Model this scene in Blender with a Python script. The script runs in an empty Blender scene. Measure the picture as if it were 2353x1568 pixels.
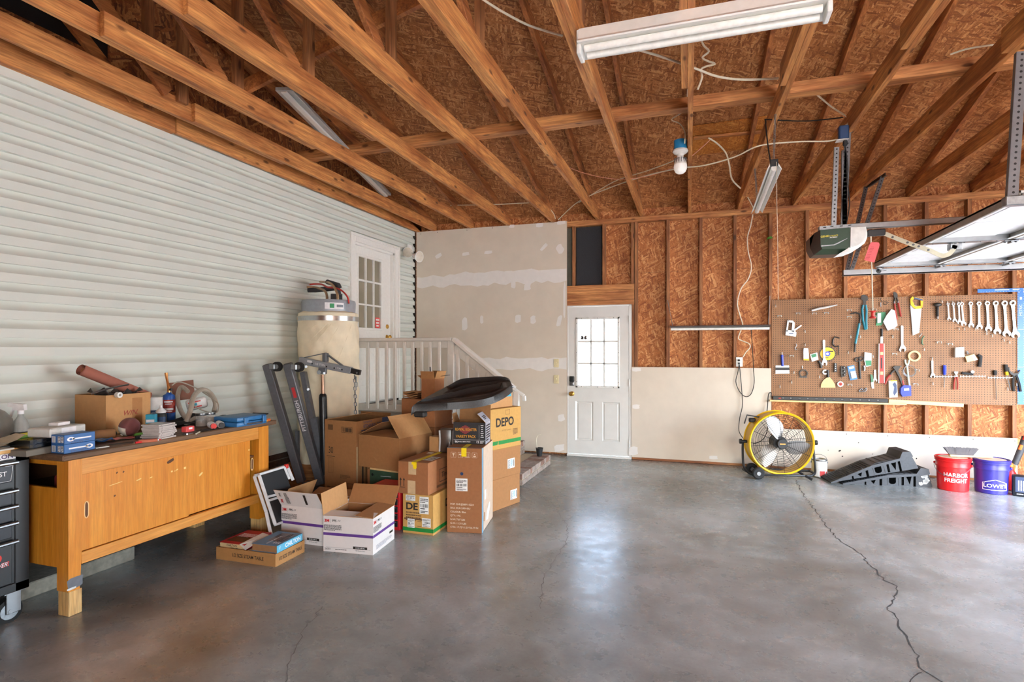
import bpy, bmesh, math, random
from mathutils import Matrix, Vector
RN = random.Random(11)
SC = bpy.context.scene
COL = SC.collection
PI = math.pi
rad = math.radians
# ---------------------------------------------------------------- survey of the room: pixel of the photo -> point on a known plane of the room
F, CX, HY, YAW, EYE = 1305.0, 1176.5, 801.0, 0.324, 1.47
CS, SN = math.cos(YAW), math.sin(YAW)
def ray(x, y):
    r = (x-CX)/F
    return (r*CS-SN, r*SN+CS, (HY-y)/F)
def onZ(x, y, z=0.0):
    a = ray(x, y); k = (z-EYE)/a[2]; return Vector((a[0]*k, a[1]*k, z))
def onX(x, y, X):
    a = ray(x, y); k = X/a[0]; return Vector((X, a[1]*k, EYE+a[2]*k))
def onY(x, y, Y):
    a = ray(x, y); k = Y/a[1]; return Vector((a[0]*k, Y, EYE+a[2]*k))
def onD(x, y, d):
    a = ray(x, y); return Vector((a[0]*d, a[1]*d, EYE+a[2]*d))
# ---------------------------------------------------------------- materials
MATS = {}
def s2l(c):
    return tuple(((v/255)/12.92 if v/255 <= .04045 else ((v/255+.055)/1.055)**2.4) for v in c)
def newmat(name):
    m = bpy.data.materials.new(name); m.use_nodes = True
    nt = m.node_tree; b = nt.nodes['Principled BSDF']
    MATS[name] = m
    return m, nt, b
def coords(nt, sc=(1, 1, 1), rot=(0, 0, 0), rnd=True):
    tc = nt.nodes.new('ShaderNodeTexCoord'); mp = nt.nodes.new('ShaderNodeMapping')
    mp.inputs['Scale'].default_value = sc; mp.inputs['Rotation'].default_value = rot
    nt.links.new(tc.outputs['Object'], mp.inputs['Vector'])
    if rnd:
        oi = nt.nodes.new('ShaderNodeObjectInfo'); ml = nt.nodes.new('ShaderNodeVectorMath'); ml.operation = 'SCALE'
        ml.inputs[0].default_value = (37, 53, 71)
        nt.links.new(oi.outputs['Random'], ml.inputs['Scale']); nt.links.new(ml.outputs[0], mp.inputs['Location'])
    return mp.outputs[0]
def ramp(nt, fac, stops):
    r = nt.nodes.new('ShaderNodeValToRGB'); e = r.color_ramp.elements
    while len(e) < len(stops): e.new(.5)
    for i, (p, c) in enumerate(stops):
        e[i].position = p; e[i].color = (*c, 1)
    nt.links.new(fac, r.inputs[0]); return r.outputs[0]
def noise(nt, vec, scale, detail=3, rough=.5, dist=0):
    n = nt.nodes.new('ShaderNodeTexNoise'); n.inputs['Scale'].default_value = scale
    n.inputs['Detail'].default_value = detail; n.inputs['Roughness'].default_value = rough; n.inputs['Distortion'].default_value = dist
    nt.links.new(vec, n.inputs['Vector']); return n.outputs['Fac']
def mixc(nt, fac, a, b, mode='MIX'):
    m = nt.nodes.new('ShaderNodeMix'); m.data_type = 'RGBA'; m.blend_type = mode
    for sock, v in ((m.inputs[0], fac), (m.inputs[6], a), (m.inputs[7], b)):
        if hasattr(v, 'links'): nt.links.new(v, sock)
        elif isinstance(v, (int, float)): sock.default_value = v
        else: sock.default_value = (*v, 1)
    return m.outputs[2]
def bump(nt, b, h, st=.2, d=.01):
    n = nt.nodes.new('ShaderNodeBump'); n.inputs['Strength'].default_value = st; n.inputs['Distance'].default_value = d
    nt.links.new(h, n.inputs['Height']); nt.links.new(n.outputs[0], b.inputs['Normal'])
def P(name, rgb, rough=.55, metal=0, var=.08, scale=30, bmp=0, spec=.5, emit=0):
    """plain surface with a little uneven colour"""
    if name in MATS: return name
    m, nt, b = newmat(name); c = s2l(rgb)
    v = coords(nt); n = noise(nt, v, scale)
    lo = tuple(x*(1-var) for x in c); hi = tuple(min(1, x*(1+var)) for x in c)
    nt.links.new(ramp(nt, n, [(.3, lo), (.7, hi)]), b.inputs['Base Color'])
    b.inputs['Roughness'].default_value = rough; b.inputs['Metallic'].default_value = metal
    b.inputs['Specular IOR Level'].default_value = spec
    if bmp: bump(nt, b, n, bmp)
    if emit:
        b.inputs['Emission Color'].default_value = (*c, 1); b.inputs['Emission Strength'].default_value = emit
    return name
def wood(name, c1, c2, axis='Y', rough=.6, knots=True, fine=1.0):
    m, nt, b = newmat(name)
    long, cross = .55*fine, 9*fine
    sc = {'X': (long, cross, cross), 'Y': (cross, long, cross), 'Z': (cross, cross, long)}[axis]
    v = coords(nt, sc); n = noise(nt, v, 2.2, 5, .6, .6)
    col = ramp(nt, n, [(.28, s2l(c1)), (.5, tuple((p+q)/2 for p, q in zip(s2l(c1), s2l(c2)))), (.68, s2l(c2))])
    sc2 = tuple(s*4 for s in sc); v2 = coords(nt, sc2); n2 = noise(nt, v2, 2.5, 2, .6)
    col = mixc(nt, .55 if knots else .22, col, ramp(nt, n2, [(.38, (.42, .36, .32)), (.6, (1, 1, 1))]), 'MULTIPLY')
    if knots:
        ks = {'X': (3.2, 9, 9), 'Y': (9, 3.2, 9), 'Z': (9, 9, 3.2)}[axis]
        vv = coords(nt, ks); vo = nt.nodes.new('ShaderNodeTexVoronoi'); vo.inputs['Scale'].default_value = 1.1
        nt.links.new(vv, vo.inputs['Vector'])
        k = ramp(nt, vo.outputs['Distance'], [(.09, (.16, .09, .05)), (.17, (1, 1, 1))])
        col = mixc(nt, .85, col, k, 'MULTIPLY')
        n3 = noise(nt, coords(nt, tuple(s*.5 for s in ks)), 1.3, 3)
        col = mixc(nt, .6, col, ramp(nt, n3, [(.48, (1, 1, 1)), (.62, (.52, .36, .28))]), 'MULTIPLY')
    nt.links.new(col, b.inputs['Base Color']); b.inputs['Roughness'].default_value = rough
    bump(nt, b, n2, .12, .004)
    return name
def osb(name, plane, c_lo, c_mid, c_hi, size=1.0):
    m, nt, b = newmat(name)
    tc = nt.nodes.new('ShaderNodeTexCoord'); sp = nt.nodes.new('ShaderNodeSeparateXYZ'); nt.links.new(tc.outputs['Object'], sp.inputs[0])
    cb = nt.nodes.new('ShaderNodeCombineXYZ')
    for k, ax in enumerate(plane): nt.links.new(sp.outputs[ax], cb.inputs[k])
    nz = nt.nodes.new('ShaderNodeTexNoise'); nz.inputs['Scale'].default_value = 9; nt.links.new(cb.outputs[0], nz.inputs['Vector'])
    dz = nt.nodes.new('ShaderNodeVectorMath'); dz.operation = 'SCALE'; dz.inputs['Scale'].default_value = .05
    nt.links.new(nz.outputs['Color'], dz.inputs[0])
    ad = nt.nodes.new('ShaderNodeVectorMath'); ad.operation = 'ADD'; nt.links.new(cb.outputs[0], ad.inputs[0]); nt.links.new(dz.outputs[0], ad.inputs[1])
    lo, mi, hi = s2l(c_lo), s2l(c_mid), s2l(c_hi)
    col = None
    for k, (ang, sx, sy, th) in enumerate(((12, 12, 62, 0), (62, 11, 58, .38), (-38, 13, 66, .46), (95, 12, 60, .55), (-75, 10, 50, .62), (28, 9, 54, .68))):
        mp = nt.nodes.new('ShaderNodeMapping'); mp.vector_type = 'TEXTURE'; mp.inputs['Rotation'].default_value = (0, 0, rad(ang)); mp.inputs['Scale'].default_value = (size/sx, size/sy, 1)
        mp.inputs['Location'].default_value = (k*3.3, k*7.1, 0)
        nt.links.new(ad.outputs[0], mp.inputs['Vector'])
        vo = nt.nodes.new('ShaderNodeTexVoronoi'); vo.voronoi_dimensions = '2D'; vo.inputs['Scale'].default_value = 1
        nt.links.new(mp.outputs[0], vo.inputs['Vector'])
        s2 = nt.nodes.new('ShaderNodeSeparateColor'); nt.links.new(vo.outputs['Color'], s2.inputs[0])
        c = ramp(nt, s2.outputs[0], [(0, lo), (.25, tuple((p+q)/2 for p, q in zip(lo, mi))), (.55, mi), (.8, tuple(.6*p+.4*q for p, q in zip(mi, hi))), (1, hi)])
        if col is None: col = c
        else:
            g = nt.nodes.new('ShaderNodeMath'); g.operation = 'GREATER_THAN'; g.inputs[1].default_value = th
            nt.links.new(s2.outputs[1], g.inputs[0]); col = mixc(nt, g.outputs[0], col, c)
    n2 = noise(nt, ad.outputs[0], 2.0, 4)
    col = mixc(nt, .5, col, ramp(nt, n2, [(.35, (.62, .58, .55)), (.65, (1, 1, 1))]), 'MULTIPLY')
    n3 = noise(nt, ad.outputs[0], 90, 2)
    col = mixc(nt, .5, col, ramp(nt, n3, [(.4, (.55, .5, .45)), (.6, (1, 1, 1))]), 'MULTIPLY')
    nt.links.new(col, b.inputs['Base Color']); b.inputs['Roughness'].default_value = .7
    return name
def glass(name, tint=(1, 1, 1), gloss=.08, rough=.02):
    m = bpy.data.materials.new(name); m.use_nodes = True; nt = m.node_tree; nt.nodes.clear(); MATS[name] = m
    o = nt.nodes.new('ShaderNodeOutputMaterial'); t = nt.nodes.new('ShaderNodeBsdfTransparent'); g = nt.nodes.new('ShaderNodeBsdfGlossy')
    t.inputs[0].default_value = (*tint, 1); g.inputs['Roughness'].default_value = rough
    fr = nt.nodes.new('ShaderNodeFresnel'); fr.inputs[0].default_value = 1.45
    ad = nt.nodes.new('ShaderNodeMath'); ad.inputs[1].default_value = gloss; nt.links.new(fr.outputs[0], ad.inputs[0])
    mx = nt.nodes.new('ShaderNodeMixShader'); nt.links.new(ad.outputs[0], mx.inputs[0]); nt.links.new(t.outputs[0], mx.inputs[1]); nt.links.new(g.outputs[0], mx.inputs[2])
    nt.links.new(mx.outputs[0], o.inputs[0]); return name
def frosted(name, rgb, alpha, rough=.3):
    P(name, rgb, rough); b = MATS[name].node_tree.nodes['Principled BSDF']; b.inputs['Alpha'].default_value = alpha; return name
# ---------------------------------------------------------------- mesh builder
def fr(p, right, up):
    """frame with local x along right, local y along up, local z out of the face"""
    x = Vector(right).normalized(); u = Vector(up).normalized(); z = x.cross(u).normalized(); y = z.cross(x)
    M = Matrix((x, y, z)).transposed().to_4x4(); M.translation = Vector(p); return M
def TR(x=0, y=0, z=0): return Matrix.Translation((x, y, z))
def RX(a): return Matrix.Rotation(rad(a), 4, 'X')
def RY(a): return Matrix.Rotation(rad(a), 4, 'Y')
def RZ(a): return Matrix.Rotation(rad(a), 4, 'Z')
_bevcache = {}
def bevbox(s, bev, seg=1):
    k = (tuple(round(v, 5) for v in s), round(bev, 5), seg)
    if k not in _bevcache:
        bm = bmesh.new(); bmesh.ops.create_cube(bm, size=1)
        for v in bm.verts: v.co = Vector((v.co.x*s[0], v.co.y*s[1], v.co.z*s[2]))
        if bev > 0: bmesh.ops.bevel(bm, geom=bm.edges[:], offset=bev, segments=seg, affect='EDGES', profile=.5)
        bm.verts.index_update()
        _bevcache[k] = ([v.co.copy() for v in bm.verts], [[v.index for v in f.verts] for f in bm.faces]); bm.free()
    return _bevcache[k]
MW = {}
class MB:
    def __init__(s, M=None):
        s.v = []; s.f = []; s.fm = []; s.mats = []; s.M = M.copy() if M else Matrix()
    def add(s, vs, fs, mat, M=None):
        X = s.M @ M if M is not None else s.M
        o = len(s.v); s.v += [X @ Vector(v) for v in vs]
        if mat not in s.mats: s.mats.append(mat)
        k = s.mats.index(mat)
        for f in fs: s.f.append([o+i for i in f]); s.fm.append(k)
        return s
    def box(s, c, size, mat, M=None, bev=0, seg=1):
        v, f = bevbox(size, min(bev, min(size)*.45), seg)
        T = TR(*c); return s.add(v, f, mat, (M @ T) if M is not None else T)
    def bx(s, x0, x1, y0, y1, z0, z1, mat, bev=0, M=None, seg=1):
        return s.box(((x0+x1)/2, (y0+y1)/2, (z0+z1)/2), (abs(x1-x0), abs(y1-y0), abs(z1-z0)), mat, M, bev, seg)
    def beam(s, a, b, w, h, mat, up=(0, 0, 1), bev=0):
        """bar from a to b, w wide across, h along up"""
        a = Vector(a); b = Vector(b); d = b-a; L = d.length; x = d.normalized(); u = Vector(up)
        if abs(x.dot(u)) > .99: u = Vector((0, 1, 0))
        z = (u-x*x.dot(u)).normalized(); y = z.cross(x)
        M = Matrix((x, y, z)).transposed().to_4x4(); M.translation = (a+b)/2
        return s.box((0, 0, 0), (L, w, h), mat, M, bev)
    def prism(s, poly, z0, z1, mat, M=None, side=None):
        n = len(poly); v = [(p[0], p[1], z0) for p in poly]+[(p[0], p[1], z1) for p in poly]
        s.add(v, [list(range(n-1, -1, -1)), list(range(n, 2*n))], mat, M)
        return s.add(v, [[i, (i+1) % n, n+(i+1) % n, n+i] for i in range(n)], side or mat, M)
    def quad(s, a, b, c, d, mat, M=None): return s.add([a, b, c, d], [[0, 1, 2, 3]], mat, M)
    def rect(s, w, h, mat, M, x=0, y=0, z=.0006):
        return s.quad((x-w/2, y-h/2, z), (x+w/2, y-h/2, z), (x+w/2, y+h/2, z), (x-w/2, y+h/2, z), mat, M)
    def poly(s, pts, mat, M=None): return s.add(pts, [list(range(len(pts)))], mat, M)
    def lathe(s, prof, mat, M=None, seg=24, a0=0, a1=2*PI):
        full = abs(a1-a0-2*PI) < 1e-6; n = seg if full else seg+1
        v = []; f = []
        for (r, z) in prof:
            for k in range(n):
                a = a0+(a1-a0)*k/seg; v.append((r*math.cos(a), r*math.sin(a), z))
        for i in range(len(prof)-1):
            for k in range(seg):
                k2 = (k+1) % n
                f.append([i*n+k, i*n+k2, (i+1)*n+k2, (i+1)*n+k])
        s.add(v, f, mat, M)
        if full and prof[0] != prof[-1]:
            for i, rev in ((0, True), (len(prof)-1, False)):
                if prof[i][0] > 1e-5:
                    idx = list(range(i*n, i*n+n)); s.add([v[j] for j in idx], [list(range(n))[::-1] if rev else list(range(n))], mat, M)
        return s
    def cyl(s, r, z0, z1, mat, M=None, seg=20, r2=None):
        return s.lathe([(r, z0), (r2 if r2 is not None else r, z1)], mat, M, seg)
    def cyl2(s, a, b, r, mat, seg=14, r2=None):
        a = Vector(a); b = Vector(b); z = (b-a).normalized(); u = Vector((1, 0, 0)) if abs(z.x) < .9 else Vector((0, 1, 0))
        x = (u-z*z.dot(u)).normalized(); y = z.cross(x); M = Matrix((x, y, z)).transposed().to_4x4(); M.translation = a
        return s.cyl(r, 0, (b-a).length, mat, M, seg, r2)
    def tube(s, pts, r, mat, seg=7, closed=False, M=None, smooth=0):
        pts = [Vector(p) for p in pts]
        if smooth: pts = spline(pts, smooth, closed)
        n = len(pts); rr = r if isinstance(r, (list, tuple)) else [r]*n
        if len(rr) != n: rr = [rr[min(len(rr)-1, int(i*len(rr)/n))] for i in range(n)]
        v = []; f = []; u = None
        for i in range(n):
            p, q = pts[i-1] if (i or closed) else pts[i], pts[(i+1) % n] if (i < n-1 or closed) else pts[i]
            t = (q-p); t = t.normalized() if t.length > 1e-9 else Vector((0, 0, 1))
            if u is None: u = Vector((0, 0, 1)) if abs(t.z) < .9 else Vector((1, 0, 0))
            u = (u-t*t.dot(u)); u = u.normalized() if u.length > 1e-6 else t.orthogonal().normalized(); w = t.cross(u)
            for k in range(seg):
                a = 2*PI*k/seg; v.append(pts[i]+(u*math.cos(a)+w*math.sin(a))*rr[i])
        for i in range(n if closed else n-1):
            j = (i+1) % n
            for k in range(seg): f.append([i*seg+k, i*seg+(k+1) % seg, j*seg+(k+1) % seg, j*seg+k])
        if not closed: f += [list(range(seg))[::-1], list(range((n-1)*seg, n*seg))]
        return s.add(v, f, mat, M)
    def ball(s, c, r, mat, M=None, seg=16, sq=(1, 1, 1)):
        pr = [(r*math.sin(PI*i/(seg//2)), -r*math.cos(PI*i/(seg//2))) for i in range(seg//2+1)]
        T = TR(*c) @ Matrix.Diagonal((*sq, 1)); return s.lathe([(max(a, 1e-6), z) for a, z in pr], mat, (M @ T) if M is not None else T, seg)
    def ring(s, r0, r1, z0, z1, mat, M=None, seg=24, a0=0, a1=2*PI):
        return s.lathe([(r0, z0), (r1, z0), (r1, z1), (r0, z1), (r0, z0)], mat, M, seg, a0, a1)
    def text(s, t, size, mat, M, align='CENTER', bold=0, sx=1.0, z=.0008, shear=0):
        c = bpy.data.curves.new('t', 'FONT'); c.body = t; c.size = size; c.align_x = align; c.align_y = 'CENTER'; c.offset = bold*size
        c.resolution_u = 3; c.shear = shear
        o = bpy.data.objects.new('t', c); me = o.to_mesh()
        T = M @ TR(0, 0, z) @ Matrix.Diagonal((sx, 1, 1, 1))
        s.add([v.co.copy() for v in me.vertices], [list(p.vertices) for p in me.polygons], mat, T)
        o.to_mesh_clear(); bpy.data.objects.remove(o); bpy.data.curves.remove(c); return s
    def lines(s, w, n, lh, mat, M, x=0, y=0, fill=.55, rng=None):
        """small print: rows of little dashes"""
        rg = rng or RN
        for k in range(n):
            q = -w/2; yy = y-k*lh
            e = w/2*(1 if k < n-1 else .3)
            while q < e:
                L = rg.uniform(.04, .12)*w
                s.rect(min(L, e-q), lh*fill, mat, M, x+q+min(L, e-q)/2, yy); q += L+.02*w
        return s
    def bars(s, w, h, mat, M, x=0, y=0, n=18):
        for k in range(n):
            if RN.random() < .72: s.rect(w/n*RN.uniform(.35, .9), h, mat, M, x-w/2+(k+.5)*w/n, y, .0009)
        return s
    def build(s, name, parent=None, world=False, smooth=35):
        me = bpy.data.meshes.new(name); inv = None
        if parent is not None and world: inv = MW[parent.name].inverted()
        me.from_pydata([(inv @ v if inv else v) for v in s.v], [], s.f)
        for m in s.mats: me.materials.append(MATS[m])
        me.polygons.foreach_set('material_index', s.fm)
        me.update()
        bm = bmesh.new(); bm.from_mesh(me); bmesh.ops.remove_doubles(bm, verts=bm.verts[:], dist=1e-6); bmesh.ops.recalc_face_normals(bm, faces=bm.faces[:]); bm.to_mesh(me); bm.free()
        if smooth:
            me.polygons.foreach_set('use_smooth', [True]*len(me.polygons)); me.set_sharp_from_angle(angle=rad(smooth))
        o = bpy.data.objects.new(name, me); COL.objects.link(o)
        if parent is not None: o.parent = parent; MW[o.name] = MW.get(parent.name, Matrix())
        else: MW[o.name] = Matrix()
        return o
def spline(pts, n, closed=False):
    out = []; m = len(pts)
    for i in range(m if closed else m-1):
        p0 = pts[(i-1) % m] if (i > 0 or closed) else pts[0]; p1 = pts[i]; p2 = pts[(i+1) % m]; p3 = pts[(i+2) % m] if (i < m-2 or closed) else pts[-1]
        for k in range(n):
            t = k/n; out.append(.5*((2*p1)+(p2-p0)*t+(2*p0-5*p1+4*p2-p3)*t*t+(3*p1-p0-3*p2+p3)*t**3))
    if not closed: out.append(pts[-1])
    return out
def tag(o, label=None, cat=None, group=None, kind=None):
    if label: o['label'] = label
    if cat: o['category'] = cat
    if group: o['group'] = group
    if kind: o['kind'] = kind
    return o
def thing(name, label, cat, loc=(0, 0, 0), rz=0, group=None):
    o = bpy.data.objects.new(name, None); COL.objects.link(o); o.location = loc; o.rotation_euler = (0, 0, rad(rz)); o.empty_display_size = .1
    MW[o.name] = Matrix.Translation(Vector(loc)) @ RZ(rz)
    return tag(o, label, cat, group)
def solo(mb, name, label, cat, loc=None, rz=0, group=None, world=False, smooth=35):
    """a thing that is one mesh, its origin at loc"""
    o = mb.build(name, smooth=smooth)
    if loc is not None:
        M = Matrix.Translation(Vector(loc)) @ RZ(rz); MW[o.name] = M
        if world: o.data.transform(M.inverted())
        o.location = loc; o.rotation_euler = (0, 0, rad(rz))
    return tag(o, label, cat, group)
def copy_tree(o, parent=None):
    c = o.copy(); COL.objects.link(c); c.parent = parent
    if o.name in MW: MW[c.name] = MW[o.name]
    for ch in list(o.children): copy_tree(ch, c)
    return c
def dup(o, loc, rz=None, label=None, group=None, scale=None):
    c = copy_tree(o); c.location = loc
    if rz is not None: c.rotation_euler = (0, 0, rad(rz))
    if scale: c.scale = scale
    tag(c, label, None, group); return c
# ================================================================ materials of the setting
wood('pine_y', (166, 96, 48), (232, 168, 100), 'Y'); wood('pine_x', (160, 92, 48), (228, 166, 104), 'X'); wood('pine_z', (150, 88, 48), (208, 144, 88), 'Z')
wood('rafter_y', (138, 78, 40), (204, 134, 76), 'Y')
wood('stud_z', (120, 74, 42), (180, 122, 76), 'Z')
osb('osb_wall', (0, 2), (150, 84, 42), (194, 122, 68), (232, 174, 116), .8)
osb('osb_roof', (0, 1), (142, 84, 44), (188, 122, 68), (228, 170, 112), .8)
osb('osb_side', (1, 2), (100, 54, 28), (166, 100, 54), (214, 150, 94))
P('drywall', (219, 207, 191), .9, var=.03, scale=6); P('mud', (236, 231, 226), .92, var=.03, scale=12); P('paper_edge', (196, 170, 150), .9)
P('vinyl', (216, 220, 212), .45, var=.03, scale=3); P('white_paint', (226, 225, 221), .45, var=.03, scale=8); P('trim_white', (236, 234, 228), .5, var=.03)
P('black_felt', (42, 43, 48), .9, var=.35, scale=160); P('black', (16, 16, 17), .6); P('dark_gap', (34, 28, 22), .9); P('olive_board', (98, 96, 84), .9)
P('steel', (150, 152, 155), .36, 1, var=.08, scale=14); P('galv', (150, 154, 158), .45, 1, var=.18, scale=50); P('dark_steel', (92, 94, 98), .45, .9, var=.1)
P('brass', (206, 164, 84), .28, 1); P('chrome', (158, 160, 163), .3, 1, var=.06)
P('brick_dark', (74, 52, 42), .9, var=.3, scale=40); P('mortar', (120, 112, 102), .95)
P('plastic_white', (232, 232, 228), .4); P('ivory', (226, 212, 170), .45); P('rubber', (22, 22, 23), .7)
glass('dimming_glass', (.6, .61, .62), .0)  # grey tint dims the bright outdoors behind the back door pane
P('pane_reflection', (128, 120, 102), .12, var=.2, scale=2, spec=.8)  # opaque beige: the reflection in the house door panes is painted in
# concrete: mottled, smooth-trowelled slab
m, nt, b = newmat('concrete')
v = coords(nt, rnd=False); n1 = noise(nt, v, .9, 6, .62, .5); n2 = noise(nt, v, 7, 5, .65); n3 = noise(nt, v, 60, 3, .6)
col = ramp(nt, n1, [(.3, s2l((116, 117, 112))), (.5, s2l((156, 159, 156))), (.7, s2l((190, 194, 193)))])
col = mixc(nt, .55, col, ramp(nt, n2, [(.3, (.68, .66, .64)), (.62, (1, 1, 1))]), 'MULTIPLY')
col = mixc(nt, .4, col, ramp(nt, n3, [(.35, (.7, .69, .68)), (.6, (1, 1, 1))]), 'MULTIPLY')
n4 = noise(nt, v, .55, 5, .6, 1.2)
col = mixc(nt, .7, col, ramp(nt, n4, [(.47, (1, 1, 1)), (.62, (.60, .54, .47))]), 'MULTIPLY')
nt.links.new(col, b.inputs['Base Color'])
nt.links.new(ramp(nt, n2, [(.3, (.36,)*3), (.7, (.22,)*3)]), b.inputs['Roughness']); b.inputs['Specular IOR Level'].default_value = .75
bump(nt, b, n3, .03, .003)
# pegboard with one-inch holes
m, nt, b = newmat('pegboard')
tc = nt.nodes.new('ShaderNodeTexCoord'); sp = nt.nodes.new('ShaderNodeSeparateXYZ'); nt.links.new(tc.outputs['Object'], sp.inputs[0]); cb = nt.nodes.new('ShaderNodeCombineXYZ')
for k, ax in enumerate((0, 2)):
    ml = nt.nodes.new('ShaderNodeMath'); ml.operation = 'MULTIPLY'; ml.inputs[1].default_value = 39.37; nt.links.new(sp.outputs[ax], ml.inputs[0])
    f_ = nt.nodes.new('ShaderNodeMath'); f_.operation = 'FRACT'; nt.links.new(ml.outputs[0], f_.inputs[0])
    su = nt.nodes.new('ShaderNodeMath'); su.operation = 'SUBTRACT'; su.inputs[1].default_value = .5; nt.links.new(f_.outputs[0], su.inputs[0]); nt.links.new(su.outputs[0], cb.inputs[k])
ln = nt.nodes.new('ShaderNodeVectorMath'); ln.operation = 'LENGTH'; nt.links.new(cb.outputs[0], ln.inputs[0])
hole = nt.nodes.new('ShaderNodeMath'); hole.operation = 'LESS_THAN'; hole.inputs[1].default_value = .19; nt.links.new(ln.outputs['Value'], hole.inputs[0])
nn = noise(nt, tc.outputs['Object'], 3, 4); base = ramp(nt, nn, [(.35, s2l((128, 88, 54))), (.65, s2l((146, 103, 66)))])
nt.links.new(mixc(nt, hole.outputs[0], base, (.03, .014, .006)), b.inputs['Base Color']); b.inputs['Roughness'].default_value = .55
# ================================================================ room sizes
XL, XR, YB, YF = -4.09, 4.25, 7.628, -2.4        # left wall face, right wall face, stud face of the back wall, front wall face
ZP, ZC = 3.14, 3.21                               # underside of the top plate, underside of the trusses
ROOF = lambda y: 3.35+.25*(7.628-y) if y > 1.0 else 3.35+.25*6.628-.25*(1.0-y)
def struct(mb, name, world=True, smooth=35):
    return tag(mb.build(name, smooth=smooth), kind='structure')
# floor with its cracks
P('crack', (58, 54, 50), .95); P('crack_faint', (104, 101, 98), .9)
f = MB(); f.bx(XL-.2, XR+.15, YF-.15, 7.85, -.15, 0, 'concrete')
def crack(px, w, mat, z=.0008, jit=.012):
    pts = []
    g = [onZ(*p) for p in px]
    for a, c in zip(g, g[1:]):
        n = max(2, int((c-a).length/.035))
        for k in range(n): pts.append(a.lerp(c, k/n)+Vector((RN.uniform(-jit, jit), RN.uniform(-jit, jit), 0)))
    pts.append(g[-1]); L = []; Q = []
    for i, p in enumerate(pts):
        t = (pts[min(i+1, len(pts)-1)]-pts[max(i-1, 0)]); nrm = Vector((-t.y, t.x, 0)).normalized(); ww = w*RN.uniform(.35, 1.2)
        L.append((p.x+nrm.x*ww, p.y+nrm.y*ww, z)); Q.append((p.x-nrm.x*ww, p.y-nrm.y*ww, z))
    n = len(pts); f.add(L+Q, [[i, i+1, n+i+1, n+i] for i in range(n-1)], mat)
crack([(1828, 1103), (1850, 1145), (1880, 1180), (1900, 1210), (1925, 1240), (1975, 1270), (2000, 1300), (2035, 1335), (2065, 1350), (2052, 1382), (2038, 1397), (2062, 1425), (2085, 1470), (2105, 1500), (2118, 1543), (2155, 1562), (2230, 1600)], .0045, 'crack')
crack([(2118, 1543), (2100, 1556), (2085, 1580)], .003, 'crack', jit=.006)
crack([(1204, 1119), (1240, 1137), (1275, 1165), (1305, 1210), (1301, 1250), (1270, 1290), (1245, 1340), (1243, 1400)], .0022, 'crack_faint')
crack([(740, 1395), (705, 1440), (685, 1480), (665, 1520), (655, 1570)], .0025, 'crack_faint')
struct(f, 'floor')
# ---------------------------------------------------------------- left wall: dutch-lap siding over a brick footing
PITCH, Z0 = .1155, 1.422
D1 = (onX(804, 700, XL).y, onX(916, 700, XL).y, .77, onX(804, 533, XL).z)     # house door with casing: y0, y1, z0, z1
w = MB(); prof = []
z = Z0-9*PITCH
while z < 3.3:
    prof += [(.036, z), (.036, z+.056), (.030, z+.063), (.018, z+.078), (.009, z+.096), (.005, z+PITCH-.0008), (.02, z+PITCH-.0004)]
    z += PITCH
def sid(y0, y1, za, zb):
    pr = [p for p in prof if za-1e-6 <= p[1] <= zb+1e-6]
    if pr[0][1] > za+.001: pr = [(pr[0][0], za)]+pr
    pr += [(pr[-1][0], zb)]
    v = [(XL-.036+p[0], y0, p[1]) for p in pr]+[(XL-.036+p[0], y1, p[1]) for p in pr]; n = len(pr)
    w.add(v, [[i, i+1, n+i+1, n+i] for i in range(n-1)], 'vinyl')
sid(YF, D1[0], .40, 3.30); sid(D1[0], D1[1], D1[3], 3.30); sid(D1[1], 7.60, .40, 3.30)
w.bx(XL-.15, XL-.05, YF, D1[0], .2, 3.3, 'dark_gap'); w.bx(XL-.15, XL-.05, D1[1], 7.7, .2, 3.3, 'dark_gap'); w.bx(XL-.15, XL-.05, D1[0], D1[1], D1[3], 3.3, 'dark_gap'); w.bx(XL-.15, XL-.05, D1[0], D1[1], .2, .77, 'dark_gap')
for r in range(6):                                                      # brick courses of the footing
    y = YF+(.1 if r % 2 else 0)
    w.bx(XL-.03, XL-.014, YF, 7.6, r*.0675, r*.0675+.0675, 'mortar')
    while y < 7.4:
        w.bx(XL-.02, XL-.006, y, y+.193, r*.0675+.004, r*.0675+.0605, 'brick_dark'); y += .203
w.bx(XL-.02, XL+.002, 7.602, 7.626, .4, 3.21, 'dark_gap')
struct(w, 'wall_left', smooth=25)
# gable above it, framed and boarded, with a hole where a black block paints the attic's darkness
g = MB()
for (y0, y1, z0, z1) in ((YF, 2.05, 3.3, 5.2), (3.05, 7.7, 3.3, 5.2), (2.05, 3.05, 3.3, 3.62), (2.05, 3.05, 4.25, 5.2)):
    pts = [(y0, z0), (y1, z0), (y1, min(z1, ROOF(y1))), (y0, min(z1, ROOF(y0)))]
    if y0 < 1 < y1: pts.insert(3, (1.0, ROOF(1.0)))
    g.prism(pts, 0, .012, 'osb_side', Matrix(((0, 0, 1, XL-.11), (1, 0, 0, 0), (0, 1, 0, 0), (0, 0, 0, 1))))
g.bx(XL-.9, XL-.12, 1.9, 3.2, 3.5, 4.4, 'black')
struct(g, 'wall_left_gable')
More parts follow.
